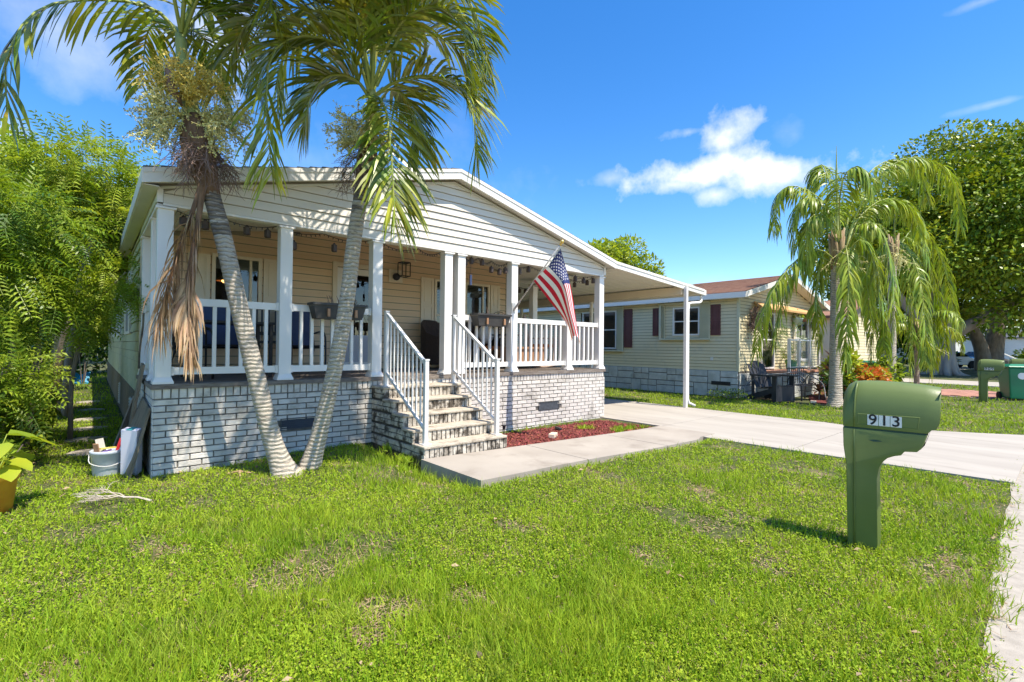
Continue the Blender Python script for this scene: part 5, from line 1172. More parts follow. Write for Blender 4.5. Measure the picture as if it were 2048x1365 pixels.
RF = [[(1.71,-1.39,4.15),(1.60,-1.39,4.25),(1.44,-1.38,4.27),(1.28,-1.31,4.21),(1.16,-1.26,4.01),(1.11,-1.22,3.70)],
[(1.71,-1.42,4.17),(1.55,-1.48,4.43),(1.28,-1.44,4.54),(0.96,-1.37,4.47),(0.75,-1.31,4.19),(0.74,-1.30,3.61),(0.80,-1.27,3.09)],
[(1.72,-1.42,4.17),(1.59,-1.39,4.65),(1.29,-1.26,4.90),(0.90,-1.06,4.90),(0.63,-0.95,4.68),(0.50,-0.83,4.30)],
[(1.73,-1.44,4.20),(1.75,-1.40,4.71),(1.87,-1.38,5.27),(2.19,-1.52,5.69),(2.63,-1.77,5.60),(2.90,-1.86,5.09),(2.95,-1.90,4.68)],
[(1.74,-1.44,4.20),(1.79,-1.69,4.59),(1.91,-1.93,4.84),(2.09,-2.22,4.85),(2.24,-2.41,4.59),(2.28,-2.44,4.14)],
[(1.78,-1.45,4.15),(1.90,-1.65,4.25),(2.09,-1.94,4.27),(2.27,-2.23,4.12),(2.38,-2.39,3.85),(2.43,-2.42,3.39)],
[(1.78,-1.41,4.16),(1.98,-1.38,4.31),(2.18,-1.36,4.30),(2.29,-1.39,4.06),(2.36,-1.37,3.73)],
[(1.75,-1.46,4.12),(1.75,-1.62,4.02),(1.74,-1.80,3.78),(1.73,-1.92,3.36),(1.73,-1.98,2.95),(1.75,-2.0,2.60)],
[(1.72,-1.43,4.20),(1.55,-1.61,4.53),(1.37,-1.72,4.84),(1.14,-1.79,5.03),(0.86,-1.82,4.92),(0.64,-1.75,4.57)],
[(1.76,-1.40,4.22),(1.74,-1.11,4.78),(1.67,-0.67,5.25),(1.46,-0.09,5.38),(1.25,0.22,5.00),(1.24,0.25,4.43)],
[(1.77,-1.40,4.22),(2.03,-1.37,4.78),(2.49,-1.37,5.15),(2.92,-1.48,5.03),(3.13,-1.52,4.53)],
[(1.74,-1.44,4.20),(1.64,-1.70,4.68),(1.54,-2.01,5.07),(1.51,-2.38,5.15),(1.56,-2.82,4.86)],
[(1.74,-1.42,4.22),(1.78,-1.50,4.9),(1.72,-1.62,5.6),(1.5,-1.8,6.0)],
[(1.74,-1.45,4.22),(1.55,-1.75,5.0),(1.15,-2.05,5.45),(.75,-2.2,5.5),(.45,-2.25,5.3)],[(1.76,-1.5,4.22),(2.0,-1.9,5.0),(2.3,-2.4,5.5),(2.6,-2.8,5.6)],[(1.73,-1.45,4.22),(1.45,-1.5,5.1),(1.0,-1.45,5.6),(.5,-1.4,5.7),(.1,-1.3,5.5)]]
LF = [[(0.11,-0.50,4.52),(-0.03,-0.51,4.68),(-0.28,-0.56,4.66),(-0.60,-0.54,4.54),(-0.86,-0.58,4.33),(-1.01,-0.64,4.03),(-1.08,-0.65,3.67),(-1.06,-0.66,3.34)],
[(0.12,-0.51,4.54),(0.04,-0.44,4.80),(-0.17,-0.40,5.02),(-0.47,-0.27,5.09),(-0.79,-0.12,4.86),(-0.98,-0.08,4.32),(-1.03,-0.03,3.68)],
[(0.13,-0.45,4.57),(0.09,-0.09,4.84),(0.00,0.38,5.07),(-0.08,0.72,5.02),(-0.10,0.88,4.52)],
[(0.14,-0.52,4.52),(0.23,-0.47,4.76),(0.38,-0.47,4.94),(0.58,-0.51,4.90),(0.73,-0.51,4.70),(0.77,-0.54,4.26)],
[(0.14,-0.52,4.52),(0.25,-0.76,4.88),(0.41,-1.03,5.00),(0.61,-1.33,4.83),(0.76,-1.45,4.51)],
[(0.12,-0.51,4.55),(0.05,-0.71,4.85),(-0.05,-0.90,5.12),(-0.22,-1.15,5.18),(-0.45,-1.21,5.04)],
[(0.13,-0.52,4.55),(0.16,-0.42,5.17),(0.26,-0.25,5.81),(0.52,-0.08,6.29)],
[(0.13,-0.45,4.55),(0.23,-0.08,4.85),(0.38,0.18,4.99),(0.53,0.32,4.88),(0.58,0.42,4.52)],
[(0.12,-0.45,4.57),(0.03,-0.04,4.92),(-0.19,0.55,5.20),(-0.42,1.14,5.23),(-0.50,1.48,4.86)],
[(.13,-.52,4.55),(.35,-.8,5.2),(.75,-1.15,5.55),(1.2,-1.4,5.5),(1.5,-1.5,5.2)],[(.13,-.52,4.55),(.3,-.7,5.3),(.6,-.85,5.8),(1.0,-.95,6.0),(1.4,-1.0,5.8)],[(.12,-.55,4.55),(.15,-.95,5.2),(.25,-1.4,5.6),(.4,-1.8,5.6)],[(.12,-.55,4.55),(-.1,-.9,5.2),(-.4,-1.2,5.5),(-.8,-1.45,5.5),(-1.1,-1.6,5.3)],[(.12,-.5,4.55),(.2,-.55,5.4),(.3,-.65,6.2),(.2,-.9,6.6)]]
for i, f in enumerate(RF):
    frond(pR, f, n=(76 if i != 7 else 66), length=.62 if i != 7 else .62, droop=.13, hang=.2 if i != 7 else .1, upv=.30, seed=100+i, width=.027, fwd=.95, jitter=.17)
for i, f in enumerate(LF):
    if i in (1, 5, 8): continue
    frond(pL, f, n=32 if i == 0 else 40, length=.54, droop=.16, hang=.7 if i == 0 else .3, upv=.0 if i == 0 else .2, seed=200+i, width=.040 if i == 0 else .032, fwd=.8, jitter=.16)
for i, (o, sd_) in enumerate(((0, 1), (.0, 2))):
    pass
m = MB(); m.tube(spline([(1.74, -1.42, 4.15), (1.76, -1.46, 4.6), (1.74, -1.5, 5.2)], 8), [.02, .018, .015, .012, .01, .008, .005, .003], 6); m.build('spear_leaf', 'rachis', pR)
UPD = [(-1, .3, .15), (1, -.3, .1), (-.6, -.8, .1), (.6, .5, .2), (-.9, -.2, -.1), (.9, -.6, 0), (-.2, -.9, .1), (.2, .9, 0)]
strands(pL, (.25, -.57, 3.70), [(-1, .55, .25), (-1, .2, .1), (-.8, -.2, .0)], 22, .52, 'fruit_cluster', 'berry', seed=1, tipn=9, sub=16, tipsz=.017, r=.0032)
strands(pL, (.24, -.57, 3.70), [(.9, -.7, .35), (.8, -.3, .3), (.9, -.6, .1)], 22, .50, 'fruit_cluster', 'berry', seed=2, tipn=9, sub=16, tipsz=.017, r=.0032)
strands(pL, (.20, -.60, 3.86), [(-.3, -.6, .9), (.2, -.8, .7), (-.6, 0, .8), (.5, -.3, .9)], 34, .42, 'flower_cluster', 'flower', seed=3, tip='flower', tipn=6, sub=13, r=.0045, droop=.35, tipsz=.017)
strands(pL, (.29, -.60, 3.50), [(-.6, -.1, -.7), (.5, -.4, -.8), (.0, -.6, -.9), (-.3, -.5, -.8), (.7, -.2, -.6)], 56, .48, 'dry_cluster', 'twig', seed=4, tip=None, sub=14, r=.0035, droop=.8)
strands(pR, (1.72, -1.40, 3.66), [(-.8, .2, .35), (-.9, .1, .0), (-.7, -.5, .2), (-.4, -.4, .5)], 26, .38, 'fruit_cluster', 'berry', seed=5, tipn=8, sub=15, tipsz=.016, r=.003)
strands(pR, (1.76, -1.42, 3.66), [(.9, -.2, .2), (.7, -.7, .1)], 9, .36, 'fruit_cluster', 'berry', seed=6, tipn=8, sub=12, tipsz=.016, r=.003)
strands(pR, (1.70, -1.36, 3.52), [(-.7, .1, -.5), (-.5, -.4, -.8), (-.2, -.3, -.9), (.5, -.3, -.8)], 44, .40, 'dry_cluster', 'twig', seed=7, tip=None, sub=14, r=.003, droop=.9)
m = MB(); q = spline([(.13, -.64, 3.78), (.03, -.72, 3.92), (.02, -.72, 4.10), (.10, -.70, 4.20)], 10); m.tube(q, [.01, .028, .038, .042, .04, .036, .03, .02, .012, .004], 8); m.build('spathe', 'twig', pL, smooth=True)
df = frond(pL, [(0.33,-.66,3.25),(0.28,-.67,2.95),(0.19,-.65,2.6),(0.09,-.62,2.2),(0.02,-.58,1.85),(-.02,-.58,1.55)], name='dead_frond', leaf='dead', mats=['dead', 'trunk_boot'], n=84, length=.50, width=.019, droop=.45, hang=1.0, upv=0, jitter=.45, start=.3, seed=9, r0=.03)
frond(pL, [(0.33,-.66,3.20),(0.30,-.68,2.9),(0.26,-.68,2.5),(0.20,-.69,2.1),(0.20,-.71,1.7),(0.24,-.74,1.30)], name='dead_frond', leaf='dead', mats=['dead', 'trunk_boot'], n=90, length=.42, width=.020, droop=.5, hang=1.2, upv=0, jitter=.4, start=.3, seed=12, r0=.034)
# ------------------------------------------------------------------ queen palms on the right
def queen(label, base, ztop, R, nf, Lf, seed, r0=.17, r1=.12, leafl=.62, nl=75, dirs=None, lw=.02, paths=None, spear=True):
    t = thing('queen_palm', label, 'palm tree', base, 'queen palms beyond the driveway'); B = Vector(base); top = B+Vector((.02, -.02, ztop)); rr = random.Random(seed)
    ringed(t, [B+Vector((0, 0, -.05)), B.lerp(top, .3)+Vector((.02, 0, 0)), B.lerp(top, .7), top], r0, r1, ring=.12, matn='trunk', flare=.05, n=14)
    m = MB()
    for k in range(11): a = k*2.4; c = top+Vector((.07*math.cos(a), .07*math.sin(a), -.35+.03*k)); m.tube([c, c+Vector((.05*math.cos(a), .05*math.sin(a), .45)), c+Vector((.10*math.cos(a), .10*math.sin(a), .8))], [.07, .05, .02], 6)
    m.build('leaf_bases', 'queen_boot', t, smooth=True)
    for k, pth in enumerate(paths or []): frond(t, pth, leaf='queen_leaf', n=nl, length=leafl, width=lw, droop=.5, hang=.9, upv=.05, jitter=.3, seed=seed*50+k, r0=.02, start=.22, segs=4)
    for k in range(0 if paths else nf):
        if dirs: az, elev, L_ = dirs[k]
        else: az = k*2.39996+seed; elev = 1.15-1.5*(k/nf); L_ = Lf
        d = Vector((math.cos(az), math.sin(az), 0)); p = top+Vector((0, 0, .25)); pts = [p.copy()]; e = elev; s = L_*rr.uniform(.9, 1.08)/7
        for j in range(7): p = p+(d*math.cos(e)+Vector((0, 0, math.sin(e))))*s; e -= .16+.12*j*.8; e = max(e, -1.5); pts.append(p.copy())
        frond(t, pts, leaf='queen_leaf', n=nl, length=leafl, width=lw, droop=.42, hang=.55, upv=.1, jitter=.28, seed=seed*50+k, r0=.022, start=.2, segs=4)
    m = MB(); spear and m.tube([top+Vector((0, 0, .2)), top+Vector((0, -.02, 1.2)), top+Vector((-.02, 0, 2.1)), top+Vector((-.03, 0, 2.9))], [.03, .035, .03, .004], 6); spear and m.build('spear_leaf', 'crownshaft', t)
    strands(t, top+Vector((-.15, -.15, .05)), [(-.7, -.1, -.5), (-.4, -.5, -.7)], 14, .75, 'fruit_cluster', 'berry', seed=seed, tipn=4, sub=6, tip='berry', tipsz=.03)
    return t
# azimuths chosen round the crown; camera-right is roughly (.76,-.65)
A0 = math.atan2(rt.y, rt.x)
def rel(deg): return A0+math.radians(deg)
QF1 = [[(14.15,-2.45,3.88),(13.95,-2.30,4.94),(13.71,-1.97,5.49),(13.33,-1.51,5.75),(13.05,-1.27,5.38),(13.03,-1.23,4.59)],
[(14.12,-2.43,3.97),(13.52,-2.32,4.73),(13.00,-2.14,4.77),(12.78,-2.07,4.27),(12.82,-2.09,3.29)],
[(14.07,-2.38,3.71),(13.50,-2.16,3.99),(12.89,-1.90,3.76),(12.31,-1.65,3.16),(11.92,-1.43,2.41),(11.68,-1.34,1.37)],
[(14.07,-2.38,3.65),(13.98,-1.92,3.89),(13.79,-1.48,3.52),(13.62,-1.19,2.65),(13.60,-1.02,1.57)],
[(14.18,-2.48,3.78),(13.64,-2.68,4.00),(13.24,-2.85,3.25),(12.99,-2.88,2.16),(12.97,-2.85,1.21)],
[(14.21,-2.51,3.97),(14.41,-2.70,4.95),(14.74,-3.14,5.95),(15.19,-3.66,6.37),(15.64,-4.18,6.15),(15.96,-4.44,5.52),(16.05,-4.51,4.57)],
[(14.21,-2.51,3.97),(14.92,-2.61,4.92),(15.78,-2.97,5.56),(16.55,-3.37,5.49),(16.98,-3.60,4.68)],
[(14.21,-2.51,3.91),(13.85,-2.87,4.50),(13.70,-3.26,4.46),(13.71,-3.53,3.82),(13.69,-3.63,2.75),(13.68,-3.60,1.93)],
[(14.19,-2.50,3.97),(14.65,-2.51,5.16),(15.46,-2.70,6.24),(16.34,-3.08,6.77),(17.14,-3.49,6.50),(17.49,-3.66,5.76)],
[(14.15,-2.46,4.04),(13.62,-2.54,4.96),(13.25,-2.76,5.69),(13.18,-3.10,5.76),(13.15,-3.33,5.17)],
[(14.21,-2.51,3.84),(14.28,-2.84,4.26),(14.46,-3.12,3.60),(14.48,-3.25,2.46),(14.52,-3.27,1.46)],
[(14.14,-2.44,3.84),(14.61,-2.06,4.16),(14.86,-1.75,3.68),(14.90,-1.64,2.71),(15.01,-1.71,1.58)],
[(14.14,-2.45,3.93),(14.37,-2.27,5.03),(14.52,-2.02,6.19),(14.82,-1.75,6.61),(14.95,-1.46,6.15)],
[(14.20,-2.50,3.88),(15.06,-2.46,4.57),(15.87,-2.50,4.55),(16.35,-2.50,3.47),(16.52,-2.50,2.33)],
[(14.14,-2.45,3.97),(13.62,-2.28,5.01),(13.12,-1.99,5.29),(12.89,-1.78,4.85),(12.86,-1.74,3.96)],]
QF2 = [[(20.68,-2.30,4.88),(20.71,-2.60,5.36),(20.95,-3.07,4.72),(21.21,-3.39,3.18),(21.41,-3.54,1.49)],
[(20.68,-2.30,4.88),(20.08,-2.58,5.09),(19.66,-2.86,3.92),(19.63,-2.94,2.29),(19.63,-2.92,0.74)],
[(20.62,-2.25,4.88),(19.89,-2.15,5.05),(19.33,-2.05,3.98),(19.15,-2.00,2.46),(19.13,-1.96,1.04)],
[(20.71,-2.33,4.91),(21.60,-2.72,5.83),(22.45,-3.18,5.08),(22.98,-3.48,3.48),(23.14,-3.59,2.04)],
[(20.65,-2.28,4.91),(21.45,-2.18,5.45),(22.13,-1.96,4.09),(22.23,-1.88,2.41),(22.22,-1.85,0.72)],
[(20.68,-2.30,4.79),(20.95,-2.80,4.58),(21.18,-3.11,3.37),(21.18,-3.22,2.00),(21.17,-3.19,0.71)],
[(20.65,-2.28,4.96),(20.27,-1.96,5.83),(19.81,-1.56,5.48),(19.56,-1.33,4.25),(19.52,-1.27,2.85)],
[(20.68,-2.30,4.96),(20.28,-2.38,6.10),(20.03,-2.69,6.50),(19.91,-3.10,5.72),(19.85,-3.30,4.38)],
[(20.68,-2.30,4.88),(19.87,-2.79,4.78),(19.42,-3.18,3.71),(19.30,-3.32,2.26),(19.32,-3.32,1.16)],]
queen('tall queen palm with drooping fronds behind the near mailbox', (14.06, -2.34, 0), 3.85, 0, 0, 0, 3, leafl=.66, nl=88, lw=.033, paths=QF1)
queen('second queen palm farther back with fronds drooping to the ground', (18.9, -2.55, 0), 4.45, 0, 0, 0, 5, leafl=.72, nl=84, lw=.036, r0=.13, r1=.11, paths=QF2, spear=False)
queen('small yellowing palm right of the second queen palm', (21.5, -2.75, 0), 1.9, 2, 8, 1.9, 8, leafl=.5, nl=44, lw=.03, r0=.09, r1=.07, spear=False)
# ------------------------------------------------------------------ big trees
def tree(label, cat, base, trunkspecs, clumps, n, tmpl, size, mats, barkm='bark', group=None, fill=.35, up=.4, sag=.1, name='tree', out=1.):
    t = thing(name, label, cat, base, group); limbs(t, trunkspecs, barkm); crown(t, clumps, n, tmpl, size, mats, fill=fill, up=up, sag=sag, out=out); return t
fb = Vector((39.2, -1.1, 0))
sp = [([fb+Vector((0, 0, -.2)), fb+Vector((0, 0, 1.2)), fb+Vector((.1, 0, 2.6)), fb+Vector((.3, .2, 4.5))], .66, .45), ([fb+Vector((.1, 0, 2.2)), fb+Vector((1.6, -1.5, 3.4)), fb+Vector((4.0, -3.6, 5.0))], .42, .2), ([fb+Vector((0, 0, 2.4)), fb+Vector((-1.2, 1.4, 4.0)), fb+Vector((-2.4, 2.6, 6.5))], .40, .15), ([fb+Vector((.2, 0, 3.5)), fb+Vector((.8, .5, 6.5)), fb+Vector((.6, -.5, 9.5))], .45, .15)]
for k in range(9):
    a = k*.7; sp.append(([fb+Vector((1.25*math.cos(a), 1.25*math.sin(a), -.15)), fb+Vector((.65*math.cos(a), .65*math.sin(a), .2)), fb+Vector((.35*math.cos(a), .35*math.sin(a), 1.4))], .12, .2))
cl = blob((42.0, -2.2, 9.0), (7.4, 7.8, 6.2), 125, 1.75, 4, flat=.72, low=-.95)
tree('huge broad fig tree with dense dark crown at the right edge', 'tree', tuple(fb), sp, cl, 110000, LEAF1, .26, ['leaf_fig', 'leaf_dark'], 'bark_fig', 'large shade trees on the right', fill=.30, up=.6)
f2 = Vector((51.0, -1.9, 0)); sp = [([f2+Vector((-.3, 0, -.2)), f2+Vector((-.5, .2, 2)), f2+Vector((-1.8, 1.3, 5.0))], .55, .3), ([f2+Vector((.4, -.3, -.2)), f2+Vector((.6, -.5, 2)), f2+Vector((1.0, -.9, 5.5))], .75, .4)]
cl = blob((52.5, -3.5, 7.6), (7.5, 7.5, 5.2), 64, 1.9, 6, flat=.7, low=-.9)
tree('second shade tree with forked brown trunk behind the fig tree', 'tree', tuple(f2), sp, cl, 28000, LEAF1, .38, ['leaf_mid', 'leaf_fig'], 'bark', 'large shade trees on the right', fill=.3, up=.6)
ft = Vector((32.4, 17.9, 0)); cl = blob((31.8, 17.6, 7.9), (3.1, 3.1, 2.4), 26, 1.05, 9, flat=.8, low=-.6)
tree('bright green tree top rising behind the carport roof', 'tree', tuple(ft), [([ft, ft+Vector((0, 0, 4)), ft+Vector((-.5, 0, 8))], .35, .12)], cl, 11000, LEAF1, .30, ['leaf_light', 'leaf_mid'], fill=.25, up=.6)
# left side planting: crowns over the grass path
def mk(label, cat, base, trunks, clumps, n, tmpl, size, mats, bark='bark', name='tree', **kw):
    return tree(label, cat, base, trunks, clumps, n, tmpl, size, mats, bark, 'garden trees left of the home', name=name, **kw)
V3 = lambda *a: Vector(a)
b = V3(-1.02, 5.4, 0)
mk('tall slender tree with feathery leaves left of the roof', 'tree', tuple(b), [([b, V3(-.90, 4.9, 1.3), V3(-.66, 4.6, 2.5), V3(-.50, 4.5, 3.4), V3(-.5, 4.6, 4.2)], .06, .03)],
   [((-.62, 4.9, 4.35), (.75, .75, .50)), ((-.15, 4.7, 4.05), (.5, .5, .4)), ((-1.15, 5.1, 4.2), (.6, .6, .45)), ((-.5, 4.9, 3.75), (.5, .5, .3)), ((-.1, 4.5, 3.7), (.35, .4, .25)), ((-.9, 4.7, 3.6), (.5, .5, .3))], 1500, PIN, .40, ['leaf_light', 'leaf_mid'], up=.9, sag=.55, fill=.3)
b = V3(-1.35, 2.4, 0)
mk('dense dark leafy tree with several thin trunks at the left edge', 'tree', tuple(b), [([b, V3(-1.3, 2.4, 1.0), V3(-1.15, 2.5, 2.2)], .05, .03), ([V3(-1.15, 2.6, 0), V3(-1.05, 2.6, 1.1), V3(-1.0, 2.6, 2.3)], .045, .025), ([V3(-1.5, 2.2, 0), V3(-1.6, 2.3, 1.2), V3(-1.5, 2.5, 2.2)], .05, .03)],
   [((-1.10, 2.6, 2.75), (.62, .6, .55)), ((-1.55, 2.4, 2.5), (.6, .6, .6)), ((-1.3, 2.3, 3.15), (.5, .5, .4)), ((-1.2, 2.3, 2.05), (.55, .5, .35)), ((-1.75, 2.6, 3.1), (.5, .5, .45)), ((-1.5, 2.6, 1.7), (.4, .4, .3))], 950, PIN, .38, ['leaf_mid', 'leaf_dark'], up=.7, sag=.7, fill=.45)
b = V3(-3.4, 13.5, 0)
mk('large bushy tree with bright rounded crown at the far left', 'tree', tuple(b), [([b, b+V3(0, 0, 3), b+V3(.4, 0, 5)], .3, .12)], blob((-2.9, 12.8, 5.0), (2.6, 2.6, 2.1), 30, .85, 3, low=-.6), 12000, LEAF1, .22, ['leaf_light', 'leaf_mid'], up=.6, fill=.25)
b = V3(-1.6, 19.5, 0)
mk('broad green tree behind the rear of the home', 'tree', tuple(b), [([b, b+V3(.3, 0, 3), b+V3(.8, 0, 5)], .25, .1)], blob((-.9, 19.5, 4.6), (2.6, 2.4, 3.0), 36, .9, 5, low=-.8), 12000, LEAF1, .26, ['leaf_mid', 'leaf_light'], up=.6, fill=.3)
b = V3(-1.2, 23.5, 0)
mk('dark hedge tree closing the end of the side path', 'tree', tuple(b), [([b, b+V3(.3, 0, 1), b+V3(.6, 0, 2.0)], .15, .1)], blob((-.6, 23.6, 1.7), (2.6, 1.6, 2.2), 26, .9, 15, low=-.9), 7000, LEAF1, .26, ['leaf_dark', 'leaf_mid'], up=.5, fill=.4)
b = V3(-.85, 6.2, 0)
mk('papaya like tree with pale lobed leaves beside the home', 'tree', tuple(b), [([b, V3(-.8, 6.2, 1.4), V3(-.5, 6.1, 2.9)], .08, .04)], [((-.38, 6.0, 3.15), (.42, .45, .28)), ((-.75, 6.2, 3.0), (.4, .4, .3)), ((-.15, 5.8, 2.75), (.28, .35, .22))], 230, STAR, .30, ['leaf_light', 'leaf_yellow'], 'bark', up=1.2, sag=.3, fill=.3)
b = V3(-.72, 3.2, 0)
mk('feathery branch of a small tree reaching towards the porch corner', 'tree', tuple(b), [([b, V3(-.70, 3.0, 1.0), V3(-.5, 2.8, 1.9), V3(-.15, 2.5, 2.45)], .035, .012)], [((-.18, 2.5, 2.35), (.30, .35, .20)), ((-.45, 2.8, 2.15), (.34, .35, .25)), ((-.62, 2.9, 1.75), (.30, .32, .25)), ((-.22, 2.3, 2.10), (.26, .3, .15))], 420, PIN, .26, ['leaf_mid', 'leaf_light'], up=1., sag=.5, fill=.3)
b = V3(-.98, 6.8, 0)
mk('yellow barked tree trunk with yellow leaves among the bushes', 'tree', tuple(b), [([b, V3(-.95, 6.7, 1.0), V3(-.98, 6.6, 2.2)], .14, .09), ([V3(-.95, 6.7, .9), V3(-.8, 6.6, 1.6), V3(-.7, 6.5, 2.1)], .05, .03)], [((-.95, 6.4, 2.2), (.5, .5, .3)), ((-.8, 6.3, 1.7), (.25, .3, .15))], 600, LEAF1, .12, ['leaf_yellow', 'leaf_light'], 'bark_yellow', up=.6, fill=.4)
for lab, c, R_, n, tm, s, ms in (
  ('ferny low bush under the dark tree at the left edge', (-1.4, 1.9, .8), (.45, .5, .5), 330, PIN, .34, ['leaf_mid', 'leaf_light']),
  ('yellow green variegated bush at the left edge', (-1.55, 2.3, .55), (.4, .5, .4), 700, LEAF1, .12, ['leaf_yellow', 'leaf_light']),
  ('leafy green bush halfway along the side path', (-1.35, 3.9, .7), (.30, .6, .7), 800, LEAF1, .13, ['leaf_mid', 'leaf_dark']),
  ('feathery bush beside the path behind the leafy bush', (-1.3, 5.0, 1.0), (.35, .6, .6), 420, PIN, .28, ['leaf_light', 'leaf_mid']),
  ('broad leaved plant low beside the side path', (-1.15, 2.95, .38), (.28, .35, .3), 160, STAR, .20, ['leaf_mid', 'leaf_light']),
  ('dark shrub farther along the side path', (-1.6, 8.2, 1.2), (.4, 1.2, 1.2), 2400, LEAF1, .14, ['leaf_dark', 'leaf_mid']),
  ('light green shrub near the end of the side path', (-1.9, 12.0, 1.2), (.7, 1.6, 1.3), 2600, LEAF1, .18, ['leaf_light', 'leaf_mid']),
  ('shrub with light leaves crossing over the path end', (-.7, 16.0, 2.0), (.6, .9, .35), 900, LEAF1, .2, ['leaf_light', 'leaf_yellow']),
  ('low weedy plants at the left lawn border', (-1.25, .9, .22), (.35, .7, .22), 1300, LEAF1, .07, ['leaf_mid', 'leaf_light']),
  ('tangled dark undergrowth at the left edge behind the pot', (-1.7, 1.6, .7), (.5, .7, .7), 1100, LEAF1, .13, ['leaf_dark', 'leaf_mid'])):
    t = thing('bush', lab, 'bush', (c[0], c[1], 0), 'bushes left of the home'); m = MB()
    for k in range(5):
        a = k*1.3; m.tube([(c[0]+.03*math.cos(a), c[1]+.03*math.sin(a), -.02), (c[0]+R_[0]*.4*math.cos(a), c[1]+R_[1]*.4*math.sin(a), c[2]), (c[0]+R_[0]*.6*math.cos(a), c[1]+R_[1]*.6*math.sin(a), c[2]+R_[2]*.6)], [.014, .01, .006], 5)
    m.build('stems', 'bark', t); rr = random.Random(n)
    cl = [((c[0]+R_[0]*rr.uniform(-.6, .6), c[1]+R_[1]*rr.uniform(-.6, .6), c[2]+R_[2]*rr.uniform(-.6, .6)), (R_[0]*.55, R_[1]*.55, R_[2]*.55)) for _ in range(7)]
    crown(t, cl, n, tm, s, ms, name='foliage', fill=.5, up=.8, sag=.2)
# potted plant at left edge
pt = thing('potted_plant', 'big leaved plant in an orange and yellow pot at the left edge', 'potted plant', (-1.12, -.42, 0)); m = MB()
m.lathe((-1.12, -.42, 0), [(0, 0), (.12, 0), (.15, .27), (.165, .275), (.165, .31), (.15, .31), (.14, .27), (0, .27)], 20); m.build('pot', 'pot_orange', pt, smooth=True)
rr = random.Random(8)
for k in range(11):
    a = k*2.4; e = rr.uniform(.1, .8); h = rr.uniform(.38, .66); r = rr.uniform(.06, .20); s = rr.uniform(.17, .26); c = Vector((-1.12+r*math.cos(a), -.42+r*math.sin(a), h)); d = Vector((math.cos(a)*math.cos(e), math.sin(a)*math.cos(e), -.25)).normalized()
    m = MB(); m.tube([(-1.12, -.42, .27), (-1.12+r*.5*math.cos(a), -.42+r*.5*math.sin(a), h*.8), c], [.007, .006, .004], 5); sd_ = d.cross(Vector((0, 0, 1))).normalized(); ol = [(-.0, 0), (.38, .05), (.52, .32), (.42, .66), (.2, .88), (0, 1), (-.2, .88), (-.42, .66), (-.52, .32), (-.38, .05)]
    vs = [c+d*.45*s]+[c+sd_*(x*s)+d*(y*s)+Vector((0, 0, abs(x)*.25*s-.15*y*y*s+rr.uniform(-.01, .01))) for x, y in ol]; m.add(vs, [(0, 1+i, 1+(i+1) % 10) for i in range(10)])
    m.build('leaf', 'leaf_yellow' if k % 3 else 'leaf_light', pt, smooth=True)
m = MB(); m.bx(-.95, -.55, 16.0, 16.4, 0, .05); m.add([(-.95, 16.1, .02), (-.55, 16.1, .02), (-.5, 16.3, .42), (-.78, 16.35, .30), (-1.0, 16.3, .48)], [(0, 1, 2, 3), (0, 3, 4)]); tag(m.build('tarp', 'tarp'), 'crumpled bright blue tarp at the end of the side path', 'tarp')
m = MB(); m.bx(-1.1, -.85, 7.5, 8.4, 0, .4); o = m.build('crate', 'cream'); tag(o, 'pale low box beside the side path', 'box')
# ------------------------------------------------------------------ neighbouring home
nb = thing('neighbour_home', 'pale yellow home with brown shingle roof, maroon shutters and grey block skirting', 'house', (17.1, 0, 0))
NX0, NX1, NRX, NH, NS = 13.74, 20.5, 17.05, 3.02, .79
TN = frame_T((NX0, 0, 0), (0, -1, 0), (-1, 0, 0))   # u = -y
def nrz(x): return 3.93-.235*abs(x-NRX)
nh = [(-6.05, -4.05, 1.37, 2.80), (-2.12, -1.20, 1.85, 2.75)]
nw = panes(TN, -16, 0, NS-.05, NH, nh).build('side_wall', 'siding_backing', nb)
wallboards(nw, TN, -16, -.06, NS, NH, .0985, nh, 'siding_yellow', profile=1)
def accordion(T, u0, u1, z0, z1, side):
    m = MB(); m.T = T; n = 6; w_ = (u1-u0)/n
    for i in range(n): a = u0+i*w_; m.add([(a, -.02, z0), (a+w_*.5, -.075, z0), (a+w_, -.02, z0), (a, -.02, z1), (a+w_*.5, -.075, z1), (a+w_, -.02, z1)], [(0, 1, 4, 3), (1, 2, 5, 4), (0, 2, 1), (3, 4, 5)])
    return m
for (u0, u1, z0, z1, k) in ((-2.12, -1.20, 1.85, 2.75, 0), (-5.95, -4.35, 1.40, 2.78, 1)):
    wn = window(nw, TN, u0, u1, z0, z1, fm='vinyl_white', f=.05, hm=((z0+z1)/2,), mull=((u0+u1)/2,) if k else (), blind=.97, blindm='blind_dark')
for (a, b, c, d) in ((-2.58, -.85, 2.84, 2.90), (-2.58, -.85, 1.71, 1.76), (-2.58, -2.50, 1.76, 2.84), (-6.2, -4.02, 2.84, 2.90), (-6.2, -4.02, 1.31, 1.36)): m = MB(); m.T = TN; m.bx(a, b, -.095, -.015, c, d); m.build('shutter_track', 'accordion', nw)
for (a, b, c, d) in ((-1.19, -.86, 1.76, 2.84), (-2.50, -2.40, 1.76, 2.84), (-4.30, -4.05, 1.36, 2.84)): accordion(TN, a, b, c, d, 1).build('accordion_shutter', 'accordion', nw)
for (a, b, c, d) in ((-.84, -.54, 1.85, 2.78), (-2.86, -2.60, 1.85, 2.77), (-4.02, -3.68, 1.45, 2.80)): shutter(nw, TN, a, b, c, d, 'maroon')
m = MB(); m.T = TN; m.bx(-.84, -.76, -.03, -.015, 1.09, 1.18); m.build('outlet_box', 'vinyl_white', nw)
